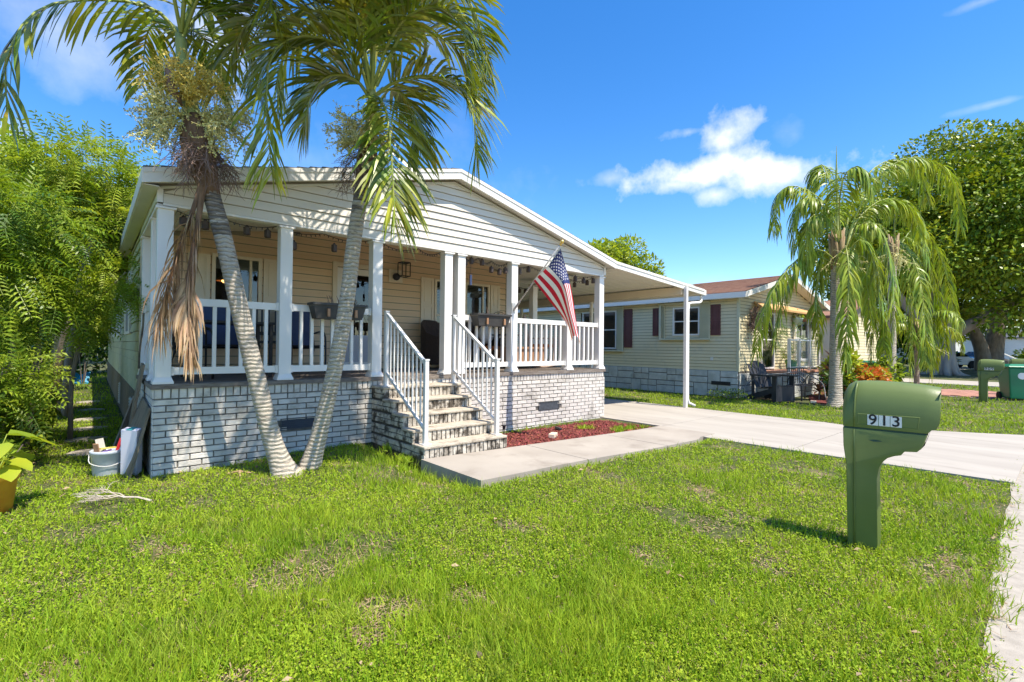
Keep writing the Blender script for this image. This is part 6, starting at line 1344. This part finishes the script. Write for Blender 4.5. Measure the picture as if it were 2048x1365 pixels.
m = MB(); m.bx(NX0-.022, NX0+.05, -.022, .05, NS-.02, NH); m.bx(NX1-.05, NX1+.02, -.022, .05, NS-.02, NH); m.build('corner_trim', 'accordion', nb)
TF = frame_T((0, 0, 0), (1, 0, 0), (0, -1, 0))
fh = [(18.12, 19.40, 1.05, 2.58), (15.3, 16.3, .82, 2.62)]
fw_ = panes(TF, NX0, NX1, NS-.05, NH, fh)
fw_.prism([(NX0, NH), (NX1, NH), (NX1, nrz(NX1)-.15), (NRX, nrz(NRX)-.15), (NX0, nrz(NX0)-.15)], lambda u, v, t: (u, t, v), .02, .06); fw_ = fw_.build('front_wall', 'siding_backing', nb)
wallboards(fw_, TF, NX0+.06, NX1-.05, NS, lambda u: nrz(u)-.16, .0985, fh, 'siding_yellow', profile=1)
window(fw_, TF, 18.12, 19.40, 1.05, 2.58, fm='vinyl_white', f=.07, hm=(1.85,), mull=(18.76,)); window(fw_, TF, 15.3, 16.3, .82, 2.62, fm='vinyl_white', hm=(1.75,))
for a_ in (17.92, 19.42): m = MB(); m.bx(a_, a_+.16, -.03, -.002, .95, 2.66); m.build('window_trim', 'tan_trim', fw_)
m = MB(); m.add([(14.7, -.03, 2.90), (20.2, -.03, 2.90), (20.2, -.26, 2.74), (14.7, -.26, 2.74), (14.7, -.03, 2.86), (20.2, -.03, 2.86), (20.2, -.26, 2.68), (14.7, -.26, 2.68)], [(0, 3, 2, 1), (4, 5, 6, 7), (3, 7, 6, 2), (0, 4, 7, 3), (1, 2, 6, 5)]); m.build('porch_header', 'orange_beam', nb)
m = MB(); m.bx(14.9, 17.6, -.95, -.024, NS-.06, NS); m.build('porch_floor', 'terracotta', nb)
pm_ = MB(); pm_.bx(14.93, 17.55, -.9, -.024, -.05, NS-.062); pm_.build('porch_base', 'mortar', nb)
# roof
for s in (-1, 1):
    x1 = NRX+s*3.62; m = MB()
    p = [(NRX, -.32, nrz(NRX)), (x1, -.32, nrz(x1)), (x1, 16.2, nrz(x1)), (NRX, 16.2, nrz(NRX))]; q = [(a, b, c-.05) for a, b, c in p]; m.add(p+q, [(0, 1, 2, 3) if s > 0 else (3, 2, 1, 0), (4, 5, 6, 7), (0, 1, 5, 4), (1, 2, 6, 5), (2, 3, 7, 6)])
    rf_ = m.build('roof', 'shingle_brown', nb)
    for i in range(16):
        a = i*.225; m = MB(); xa = NRX+s*a; xb = NRX+s*min(a+.24, 3.64); m.add([(xa, -.33, nrz(xa)+.004), (xb, -.33, nrz(xb)+.018), (xb, 16.22, nrz(xb)+.018), (xa, 16.22, nrz(xa)+.004), (xb, -.33, nrz(xb)), (xb, 16.22, nrz(xb))], [(0, 1, 2, 3) if s > 0 else (3, 2, 1, 0), (1, 4, 5, 2)]); m.build('shingle_course', 'shingle_brown', rf_)
    m = MB(); z0 = nrz(x1); m.bx(x1-(.0 if s > 0 else .025), x1+(.025 if s > 0 else .0), -.34, 16.2, z0-.17, z0-.01); m.bx(min(x1, x1-s*.3), max(x1, x1-s*.3), -.32, 16, z0-.16, z0-.15)
    a = [(NRX, -.345, nrz(NRX)-.005), (x1, -.345, nrz(x1)-.005), (x1, -.345, nrz(x1)-.165), (NRX, -.345, nrz(NRX)-.165)]; b = [(x, -.32, z) for x, y, z in a]; m.add(a+b, [(0, 1, 2, 3), (7, 6, 5, 4), (3, 2, 6, 7)]); 
    c = [(NRX, -.33, nrz(NRX)-.16), (x1, -.33, nrz(x1)-.16), (x1, .0, nrz(x1)-.16), (NRX, .0, nrz(NRX)-.16)]; m.add(c, [(0, 1, 2, 3)]); m.build('fascia', 'vinyl_white', nb)
m = MB(); m.lathe((15.0, 2.35, nrz(15.0)-.02), [(.28, 0), (.28, .03), (.12, .05), (.12, .12), (.24, .13), (.25, .17), (.18, .23), (.0, .25)], 18); m.build('roof_vent', 'lead', nb, smooth=True)
m = MB(); m.bx(NX0+.03, NX1-.03, 15.9, 16, 0, NH); m.bx(NX1-.03, NX1, 0, 16, 0, NH); m.build('rear_wall', 'siding_backing', nb)
# block skirting: random ashlar
sk = MB(); sk.bx(NX0-.01, NX0+.05, -.0, 16, -.1, NS); sk.bx(NX0, 15.0, -.01, .04, -.1, NS); sk = sk.build('block_skirting', 'mortar', nb)
rr = random.Random(12)
def ashlar(par, L_, h, put, maxn=200):
    u = 0; 
    rows = [(0, h*.5), (h*.5, h)]
    for (z0, z1) in rows:
        u = rr.uniform(-.2, 0)
        while u < L_:
            k = rr.random(); H_ = z1-z0
            if k < .30: w_ = rr.uniform(.34, .46); put(u, u+w_, z0, z1)
            elif k < .75:
                w_ = rr.uniform(.55, .8); f = rr.choice((.35, .5, .62)); put(u, u+w_, z0, z0+H_*f)
                if rr.random() < .5: put(u, u+w_, z0+H_*f, z1)
                else: g = rr.uniform(.4, .6); put(u, u+w_*g, z0+H_*f, z1); put(u+w_*g, u+w_, z0+H_*f, z1)
            else: w_ = rr.uniform(.28, .4); put(u, u+w_, z0, z0+H_*.5); put(u, u+w_, z0+H_*.5, z1)
            u += w_
def stone(m, a, b, z0, z1, T):
    j = .010; c = .008; a += j; b -= j; z0 += j; z1 -= j; m.T = T; r = lambda: rr.uniform(-.003, .003)
    if b-a < .03: return
    m.add([(a, 0, z0), (b, 0, z0), (b, 0, z1), (a, 0, z1), (a+c, -.02+r(), z0+c), (b-c, -.02+r(), z0+c), (b-c, -.02+r(), z1-c), (a+c, -.02+r(), z1-c)], [(4, 5, 6, 7), (0, 1, 5, 4), (1, 2, 6, 5), (2, 3, 7, 6), (3, 0, 4, 7)])
TS = frame_T((NX0-.01, 0, 0), (0, -1, 0), (-1, 0, 0)); far = MB()
def put(a, b, z0, z1):
    a, b = max(a, 0), min(b, 15.9)
    if b-a < .06: return
    if a < 8.5 and not (.18 < (a+b)/2 < .86 and z0 < .45 < z1 and False): m = MB(); stone(m, -b, -a, z0, z1, TS); m.build('stone_block', 'stone', sk)
    else: stone(far, -b, -a, z0, z1, TS)
ashlar(sk, 15.9, NS, put); tag(far.build('stone_blocks', 'stone', sk), kind='stuff')
for T, x0, L_, yy in ((frame_T((NX0, -.01, 0), (1, 0, 0), (0, -1, 0)), 0, 1.2, 0), (frame_T((14.93, -.9, 0), (1, 0, 0), (0, -1, 0)), 0, 2.6, 0), (frame_T((14.93, 0, 0), (0, -1, 0), (-1, 0, 0)), 0, .9, 0)):
    def put2(a, b, z0, z1, T=T, L_=L_):
        a, b = max(a, 0), min(b, L_)
        if b-a > .05: m = MB(); stone(m, a, b, z0, z1, T); m.build('stone_block', 'stone', sk)
    ashlar(sk, L_, NS-.06, put2)
v = MB(); v.bx(NX0-.045, NX0-.03, .22, .80, .36, .47); v.build('foundation_vent', 'black', nb)
# porch railing (wire mesh) and posts
rg = thing('porch_fence', 'low white and wire mesh railing round the neighbour porch', 'railing', (16.3, -.92, NS))
for x in (14.98, 15.75, 16.65, 17.5): m = MB(); m.bx(x-.035, x+.035, -.95, -.88, NS, NS+.98); m.build('post', 'vinyl_white', rg)
for z in (NS+.12, NS+.94): m = MB(); m.bx(15.0, 17.5, -.93, -.90, z-.02, z+.02); m.build('rail', 'vinyl_white', rg)
m = MB()
for k in range(40): x = 15.03+k*.062; m.bx(x-.002, x+.002, -.917, -.913, NS+.14, NS+.92)
for k in range(10): z = NS+.2+k*.078; m.bx(15.0, 17.5, -.917, -.913, z-.002, z+.002)
m.build('wire_mesh', 'lead', rg)
for i, (x, y, z, lab) in enumerate(((17.9, -.15, 2.50, 'pale green hanging basket left of the neighbour porch window'), (19.55, -.2, 2.36, 'pale green hanging basket right of the neighbour porch window'), (18.75, -.1, 2.55, 'small round hanging pot between the two hanging baskets'))):
    t = thing('hanging_basket', lab, 'hanging basket', (x, y, z), 'hanging baskets on the neighbour porch'); s = 1 if i < 2 else .55
    m = MB(); m.lathe((x, y, z-.2*s), [(0, 0), (.11*s, .0), (.17*s, .2*s), (.18*s, .22*s), (.15*s, .2*s), (0, .18*s)], 14); m.build('pot', 'pot_green' if i < 2 else 'terracotta', t, smooth=True)
    m = MB()
    for k in range(3): a = k*2.09; m.tube([(x+.16*s*math.cos(a), y+.16*s*math.sin(a), z), (x, y, z+.35)], .004, 4)
    m.build('hanger', 'black', t); crown(t, [((x, y, z+.06), (.17*s, .17*s, .1*s))], 90, LEAF1, .08, ['leaf_mid', 'leaf_yellow'], name='plant')
m = MB(); m.T = None
hv = thing('hanging_vine', 'dry grey vine clump hanging on the neighbour front wall', 'plant', (14.55, -.1, 2.2)); strands(hv, (14.55, -.12, 2.72), [(.1, -.1, -1), (-.1, 0, -1), (.2, 0, -.9)], 26, .75, 'stems', 'twig', seed=3, tip='twig', tipn=3, sub=6, tipsz=.05)
# adirondack chair, bench
ac = thing('garden_chair', 'black plastic slatted garden chair beside the neighbour corner', 'chair', (0, 0, 0)); 
for k in range(6): x = -.23+k*.092; m = MB(); m.beam((x, .18, .32), (x, .46, .98-.04*abs(k-2.5)), .08, .02); m.build('back_slat', 'blackplastic', ac)
for k in range(5): y = -.36+k*.115; m = MB(); m.beam((-.27, y, .38-.02*k), (.27, y, .38-.02*k), .10, .02); m.build('seat_slat', 'blackplastic', ac)
for s in (-1, 1):
    m = MB(); m.add([(s*.30, -.42, 0), (s*.30, -.30, 0), (s*.30, -.30, .62), (s*.30, -.42, .62), (s*.26, -.42, 0), (s*.26, -.30, 0), (s*.26, -.30, .62), (s*.26, -.42, .62)], [(0, 1, 2, 3), (7, 6, 5, 4), (0, 4, 5, 1), (1, 5, 6, 2), (2, 6, 7, 3), (3, 7, 4, 0)]); m.build('leg', 'blackplastic', ac)
    m = MB(); m.bx(s*.28-.07, s*.28+.07, -.48, .30, .60, .635); m.build('armrest', 'blackplastic', ac)
    m = MB(); m.beam((s*.28, -.4, .30), (s*.28, .42, .04), .03, .12); m.build('side_panel', 'blackplastic', ac)
    m = MB(); m.beam((s*.28, .25, 0), (s*.28, .28, .6), .05, .05); m.build('leg', 'blackplastic', ac)
ac.location = (14.0, -.78, 0); ac.rotation_euler = (0, 0, -.35); ac.scale = (1.15,)*3
for s in (-1, 1):
    m = MB(); m.bx(-.27, .27, .0, .02, .02, .36); m.T = None
m = MB(); m.add([(-.27, -.40, .02), (.27, -.40, .02), (.27, -.40, .36), (-.27, -.40, .36), (-.27, -.42, .02), (.27, -.42, .02), (.27, -.42, .36), (-.27, -.42, .36)], [(0, 1, 2, 3), (7, 6, 5, 4), (3, 2, 6, 7)]); m.build('front_panel', 'blackplastic', ac)
bn = thing('garden_bench', 'black iron bench with scrolled arms by the neighbour skirting', 'bench', (0, 0, 0)); m = MB()
for k in range(6): m.bx(-.45, .45, -.2+k*.07, -.15+k*.07, .42, .44)
m.build('seat', 'black', bn)
for s in (-1, 1):
    m = MB(); m.tube(spline([(s*.45, .2, .44), (s*.45, .15, .66), (s*.45, -.1, .72), (s*.45, -.28, .62), (s*.45, -.24, .52), (s*.45, -.16, .57)], 16), .014, 6); m.build('armrest', 'black', bn); 
    for y in (-.2, .22): m = MB(); m.beam((s*.45, y, 0), (s*.45, y, .43), .03, .03); m.build('leg', 'black', bn)
m = MB(); m.beam((-.45, .24, .9), (.45, .24, .9), .02, .04)
for k in range(9): m.beam((-.4+k*.1, .24, .46), (-.4+k*.1, .24, .88), .012, .012)
m.build('backrest', 'black', bn); bn.location = (15.0, -1.3, 0); bn.rotation_euler = (0, 0, -.2)
m = MB(); hp = [(13.4, -.5, .02), (13.55, -.3, .05), (13.66, -.2, .35), (13.9, -.55, .68), (14.3, -.95, .75), (14.9, -1.25, .78), (15.2, -1.7, .5), (15.0, -1.9, .03), (15.6, -2.2, .02), (16.2, -1.9, .02), (17.0, -2.1, .02)]
m.tube(spline(hp, 60), .014, 6); tag(m.build('garden_hose', 'hose', smooth=True), 'grey garden hose looping over the black chair and bench', 'hose')
# planting bed in front of the neighbour
bed = MB(); bed.prism([(13.7, -2.9), (14.6, -3.1), (16.6, -3.2), (18.6, -2.4), (18.6, -.2), (14.6, -1.6)], lambda u, v, t: (u, v, t), -.03, .015); tag(bed.build('planting_bed', 'mulch', org=(0, 0, 0)), kind='structure')
for i, (x, y, a, lab) in enumerate(((14.35, -1.75, .3, 'tan flat stone on the bed edge by the black chair'), (14.9, -2.0, .8, 'upright pale brick on the bed edge'), (15.1, -2.35, .1, 'red brick at the middle of the bed edge'), (14.5, -2.85, .4, 'red edging brick at the foot of the tall queen palm'), (13.9, -2.9, .2, 'red edging brick left of the queen palm foot'))):
    m = MB(); m.T = Matrix.Translation((x, y, .0)) @ Euler((0, 0, a)).to_matrix().to_4x4(); m.cb(-.16 if i == 0 else -.11, .16 if i == 0 else .11, -.07, .07, 0, .05 if i != 1 else .14, .006); tag(m.build('edging_brick', 'tan_trim' if i < 2 else 'terracotta'), lab, 'brick', 'edging bricks round the neighbour bed')
for lab, c, R_, n, tm, s, ms in (
  ('dark red leaved croton bush below the neighbour porch', (15.9, -1.9, .42), (.55, .45, .45), 900, LEAF1, .15, ['leaf_dark', 'leaf_purple']),
  ('yellow green fern like bush left of the queen palm trunk', (16.9, -1.8, .85), (.75, .5, .6), 1300, LEAF1, .16, ['leaf_yellow', 'leaf_light']),
  ('orange and green croton bush behind the queen palm trunk', (17.2, -2.35, .55), (.8, .4, .42), 1400, LEAF1, .15, ['leaf_red', 'leaf_mid', 'leaf_yellow']),
  ('low orange groundcover at the queen palm foot', (15.0, -2.7, .10), (.6, .35, .10), 500, LEAF1, .08, ['leaf_red', 'leaf_yellow', 'leaf_mid']),
  ('green shrub right of the croton bush', (19.3, -2.4, .7), (.8, .5, .5), 1300, LEAF1, .16, ['leaf_light', 'leaf_mid']),
  ('dark weeds at the neighbour skirting by the vent', (13.35, .1, .14), (.35, .6, .16), 500, LEAF1, .06, ['leaf_mid', 'leaf_dark']),
  ('dark green bush between the fig tree and the far home', (44.5, .3, 1.7), (2.2, 1.6, 1.9), 3200, LEAF1, .26, ['leaf_dark', 'leaf_mid']),
  ('dark hanging foliage mass low behind the fig tree trunk', (46.0, 3.2, 3.2), (2.6, 2.0, 1.6), 3600, LEAF1, .28, ['leaf_dark', 'leaf_mid']),
  ('bright green shrub under the second shade tree', (48.5, .0, 3.0), (1.8, 1.8, 1.5), 2200, LEAF1, .3, ['leaf_light', 'leaf_yellow']),
  ('yellow green hedge right of the second shade tree', (58, -4.4, .8), (1.8, 1.2, .8), 1600, LEAF1, .26, ['leaf_yellow', 'leaf_light'])):
    t = thing('bush', lab, 'bush', (c[0], c[1], 0), 'bushes right of the driveway'); m = MB()
    for k in range(5): a = k*1.3; m.tube([(c[0], c[1], 0), (c[0]+R_[0]*.5*math.cos(a), c[1]+R_[1]*.5*math.sin(a), c[2])], [.015, .008], 5)
    m.build('stems', 'bark', t); rr = random.Random(n)
    crown(t, [((c[0]+R_[0]*rr.uniform(-.6, .6), c[1]+R_[1]*rr.uniform(-.6, .6), c[2]+R_[2]*rr.uniform(-.6, .6)), (R_[0]*.5, R_[1]*.5, R_[2]*.5)) for _ in range(8)], n, tm, s, ms, name='foliage', fill=.4, up=.8)
def cordy(label, base, h, n, s):
    t = thing('cordyline', label, 'plant', base, 'purple cordylines by the neighbour porch'); B = Vector(base); m = MB(); m.tube([B, B+Vector((0, 0, h))], .018, 6); m.build('stem', 'bark', t)
    for k in range(n):
        a = k*2.4; e = 1.2-1.1*k/n; d = Vector((math.cos(a)*math.cos(e), math.sin(a)*math.cos(e), math.sin(e))); p = B+Vector((0, 0, h)); sd_ = d.cross(Vector((0, 0, 1))).normalized(); m = MB(); c = [p]
        for j in range(3): p = p+d*s/3; d = (d+Vector((0, 0, -.35))).normalized(); c.append(p)
        vs = []
        for j, w_ in enumerate((.012, .035, .032, .003)): vs += [c[j]-sd_*w_, c[j]+sd_*w_]
        m.add(vs, [(2*j, 2*j+1, 2*j+3, 2*j+2) for j in range(3)]); m.build('leaf', 'leaf_purple', t, smooth=True)
cordy('purple cordyline with a tall rosette in front of the neighbour porch', (16.75, -1.5, 0), 1.15, 16, .42); cordy('shorter purple cordyline left of the tall one', (16.15, -1.55, 0), .85, 11, .3)
cordy('low dark cordyline in the neighbour bed', (15.3, -1.6, 0), .25, 18, .42)
hp_ = thing('porch_plant', 'tall green leafy plant standing on the neighbour porch', 'plant', (16.9, -.3, NS)); m = MB(); m.lathe((16.9, -.3, NS), [(0, 0), (.14, 0), (.18, .3), (0, .28)], 12); m.build('pot', 'bin_green', hp_); crown(hp_, [((16.9, -.3, NS+.9), (.3, .3, .5)), ((16.8, -.3, NS+.5), (.25, .25, .3))], 90, PIN, .28, ['leaf_dark', 'leaf_mid'], name='foliage')
# bins
def bin_(label, loc, rz, s=1):
    t = thing('wheelie_bin', label, 'bin', (0, 0, 0), 'green wheeled bins'); m = MB(); a = [(-.24, -.26, .05), (.24, -.26, .05), (.24, .26, .05), (-.24, .26, .05)]; b = [(-.30, -.33, .95), (.30, -.33, .95), (.30, .36, .95), (-.30, .36, .95)]
    m.add(a+b, [(3, 2, 1, 0), (4, 5, 6, 7), (0, 1, 5, 4), (1, 2, 6, 5), (2, 3, 7, 6), (3, 0, 4, 7)]); o = m.build('body', 'bin_green', t); bevel(o, .03, 2); m = MB(); m.cb(-.33, .33, -.37, .40, .952, 1.0, .02); m.add([(-.3, -.3, 1.0), (.3, -.3, 1.0), (.3, .34, 1.0), (-.3, .34, 1.0), (-.2, -.2, 1.06), (.2, -.2, 1.06), (.2, .3, 1.05), (-.2, .3, 1.05)], [(4, 5, 6, 7), (0, 1, 5, 4), (1, 2, 6, 5), (2, 3, 7, 6), (3, 0, 4, 7)]); m.build('lid', 'bin_green', t)
    for s_ in (-1, 1): m = MB(); m.T = Matrix.Translation((s_*.26, .28, .11)) @ Euler((0, math.pi/2, 0)).to_matrix().to_4x4(); m.lathe((0, 0, -.03), [(0, 0), (.11, 0), (.11, .06), (0, .06)], 14); m.build('wheel', 'tyre', t)
    m = MB(); m.T = Matrix.Translation((0, -.315, .72)) @ Euler((math.pi/2, 0, 0)).to_matrix().to_4x4(); m.lathe((0, 0, 0), [(.0, .0), (.10, .0), (.10, .004), (0, .004)], 20); m.build('round_emblem', 'tile_white', t)
    t.location = loc; t.rotation_euler = (0, 0, rz); t.scale = (s,)*3; return t
bin_('green wheeled bin at the right edge behind the 909 mailbox', (20.4, -5.25, 0), -1.1, 1.02); bin_('green wheeled bin half hidden by the queen palm fronds', (21.2, -1.3, 0), .6); bin_('second green bin beside the hidden one', (20.5, -.9, 0), .3, .95)
# wire fence panel with hexagon mesh near bins
wf = thing('wire_panel', 'white panel with wire mesh standing right of the hidden bins', 'fence', (22.4, -1.7, 0)); m = MB(); m.bx(22.0, 23.2, -1.72, -1.70, .05, .95); m.build('panel', 'vinyl_white', wf); m = MB()
for i in range(6):
    for j in range(4):
        cx, cz_ = 22.1+i*.2, .16+j*.22+(.11 if i % 2 else 0); pp = [(cx+.11*math.cos(k*math.pi/3), -1.73, cz_+.11*math.sin(k*math.pi/3)) for k in range(7)]; m.tube(pp, .005, 3, cap=False)
m.build('wire_mesh', 'black', wf)
# ------------------------------------------------------------------ farther homes
def farhome(label, x0, x1, y0, y1, h, rise, wallm, roofm, ax='x', wins=()):
    t = thing('far_home', label, 'house', ((x0+x1)/2, y0, 0), 'farther homes along the street'); m = MB(); m.bx(x0, x1, y0, y1, -.1, h); xr = (x0+x1)/2; m.prism([(x0, h), (x1, h), (xr, h+rise)], lambda u, v, q: (u, q, v), y0, y1); wl_ = m.build('wall', 'siding_backing', t)
    TT = frame_T((x0, 0, 0), (0, -1, 0), (-1, 0, 0)); TT2 = frame_T((0, y0, 0), (1, 0, 0), (0, -1, 0))
    m = MB(); z = .6
    while z < h-.05:
        for T_, a, b in ((TT, -y1, -y0), (TT2, x0, x1)): m.T = T_; m.add([(a, -.004, z), (b, -.004, z), (b, -.001, z+.15), (a, -.001, z+.15), (a, -.022, z), (b, -.022, z)], [(4, 5, 2, 3), (0, 1, 5, 4)])
        z += .148
    tag(m.build('siding', wallm, t), kind='stuff'); m = MB()
    for s in (-1, 1):
        xe = xr+s*((x1-x0)/2+.3); ze = h+rise-(rise)*(abs(xe-xr)/((x1-x0)/2)); m.add([(xr, y0-.3, h+rise+.06), (xe, y0-.3, ze+.06), (xe, y1+.3, ze+.06), (xr, y1+.3, h+rise+.06), (xr, y0-.3, h+rise-.06), (xe, y0-.3, ze-.06), (xe, y1+.3, ze-.06), (xr, y1+.3, h+rise-.06)], [(0, 1, 2, 3) if s > 0 else (3, 2, 1, 0), (4, 5, 6, 7), (0, 1, 5, 4), (1, 2, 6, 5), (2, 3, 7, 6)])
    m.build('roof', roofm, t)
    for (T_, a, b, c, d) in wins: window(t, TT if T_ == 's' else TT2, a, b, c, d, fm='vinyl_white', f=.06, hm=((c+d)/2,), back=False)
    return t
farhome('third cream home with brown roof behind the queen palms', 26.2, 33.0, .8, 15, 3.1, .95, 'siding_yellow', 'shingle_brown', wins=(('f', 27.2, 28.4, 1.2, 2.4), ('f', 30.2, 31.4, 1.2, 2.4), ('s', -3.4, -2.2, 1.3, 2.4)))
farhome('pale home behind the fig tree trunk', 44.5, 51.0, 4.5, 18, 2.9, .9, 'far_wall', 'shingle_grey', wins=(('f', 46, 47.2, 1.2, 2.3),))
farhome('pale home with white porch far down the street', 66, 74, 2.0, 18, 3.2, 1.0, 'far_wall', 'shingle_grey', wins=(('f', 67.5, 69, 1.2, 2.4), ('s', -6, -4, 1.2, 2.4)))
farhome('white home at the far right end of the street', 84, 96, -4.0, 10, 3.2, 1.2, 'vinyl_white', 'shingle_grey', wins=(('f', 86, 88, 1.2, 2.4), ('s', 1, 3, 1.2, 2.4)))
fr = thing('far_railing', 'white sloping ramp railing in front of the far pale home', 'railing', (62, -1.5, 0))
for k in range(9): m = MB(); x = 60+k*.8; m.bx(x-.04, x+.04, -1.6, -1.52, 0, 1.5); m.build('post', 'vinyl_white', fr)
m = MB(); m.beam((60, -1.56, 1.5), (66.4, -1.56, 1.5), .08, .08); m.beam((60, -1.56, .4), (66.4, -1.56, .4), .08, .08); m.beam((66, -1.56, 1.5), (69, -3.2, .4), .08, .08); m.build('rail', 'vinyl_white', fr)
def car(label, loc, rz, body):
    t = thing('parked_car', label, 'car', (0, 0, 0), 'cars parked far down the street'); prof = [(-2.2, .35), (-2.2, .75), (-1.95, .92), (-1.3, .98), (-.75, 1.42), (.65, 1.45), (1.35, 1.0), (2.05, .85), (2.25, .6), (2.2, .32)]
    m = MB(); K = 7; vs = []; n = len(prof)
    for k in range(K):
        tt = -1+2*k/(K-1)
        for (x, z) in prof: vs.append((x*(1-.04*tt*tt), tt*(.88 if z < 1.05 else .68), z-(.05*tt*tt)))
    fs = [(k*n+i, k*n+(i+1) % n, k*n+n+(i+1) % n, k*n+n+i) for k in range(K-1) for i in range(n)]+[tuple(range(n-1, -1, -1)), tuple((K-1)*n+i for i in range(n))]
    m.add(vs, fs); o = m.build('body', body, t); bevel(o, .05, 2)
    m = MB(); m.add([(-1.22, -.62, 1.0), (-1.22, .62, 1.0), (-.80, .58, 1.385), (-.80, -.58, 1.385)], [(0, 1, 2, 3)]); m.add([(1.33, -.62, 1.02), (1.33, .62, 1.02), (.70, .58, 1.42), (.70, -.58, 1.42)], [(3, 2, 1, 0)])
    for s in (-1, 1): m.add([(-1.15, s*.875, 1.0), (1.2, s*.875, 1.0), (.6, s*.70, 1.38), (-.72, s*.70, 1.36)], [(0, 1, 2, 3)])
    m.build('windows', 'car_glass', t)
    for x in (-1.4, 1.4):
        for s in (-1, 1): m = MB(); m.T = Matrix.Translation((x, s*.86, .33)) @ Euler((math.pi/2, 0, 0)).to_matrix().to_4x4(); m.lathe((0, 0, -.1), [(0, 0), (.33, 0), (.33, .2), (0, .2)], 18); m.build('wheel', 'tyre', t)
    for s in (-1, 1): m = MB(); m.bx(2.16, 2.24, s*.6-.15, s*.6+.15, .6, .72); m.build('headlight', 'tile_white', t)
    t.location = loc; t.rotation_euler = (0, 0, rz); return t
car('white car parked beyond the fig tree trunk', (55, .8, 0), 2.4, 'car_white'); car('dark car parked under the far trees', (59.5, -1.0, 0), 2.7, 'car_dark'); car('dark sports car parked at the right edge far down the street', (52, -9.0+2.9, 0), 2.9, 'car_dark')
# distant tree line closing the horizon
for i, (x, y, r, h) in enumerate(((75, 22, 9, 9), (95, 8, 9, 8), (110, -8, 10, 9), (60, 34, 8, 9), (-14, 34, 8, 8), (4, 40, 9, 7), (26, 42, 8, 6.5), (44, 36, 8, 7))):
    t = thing('distant_tree', ['tree far right beyond the street homes, tallest of the row', 'tree at the far end of the street left of the last home', 'tree closing the end of the street', 'tree far behind the neighbour home', 'tree far left behind the garden', 'tree behind the rear of the mobile home', 'tree behind the carport roof line', 'tree behind the neighbour roof'][i], 'tree', (x, y, 0), 'distant trees behind the homes')
    limbs(t, [([Vector((x, y, 0)), Vector((x, y, h*.4)), Vector((x+.4, y, h*.6))], .3, .15)], 'bark'); k_ = .42 if i in (4, 5, 6, 7) else .55
    crown(t, blob((x, y, h*.5), (r*.6, r*.6, h*k_*.75), 22, r*.22, 30+i, low=-.7), 5000, LEAF1, .42, ['leaf_mid', 'leaf_light'], fill=.3)
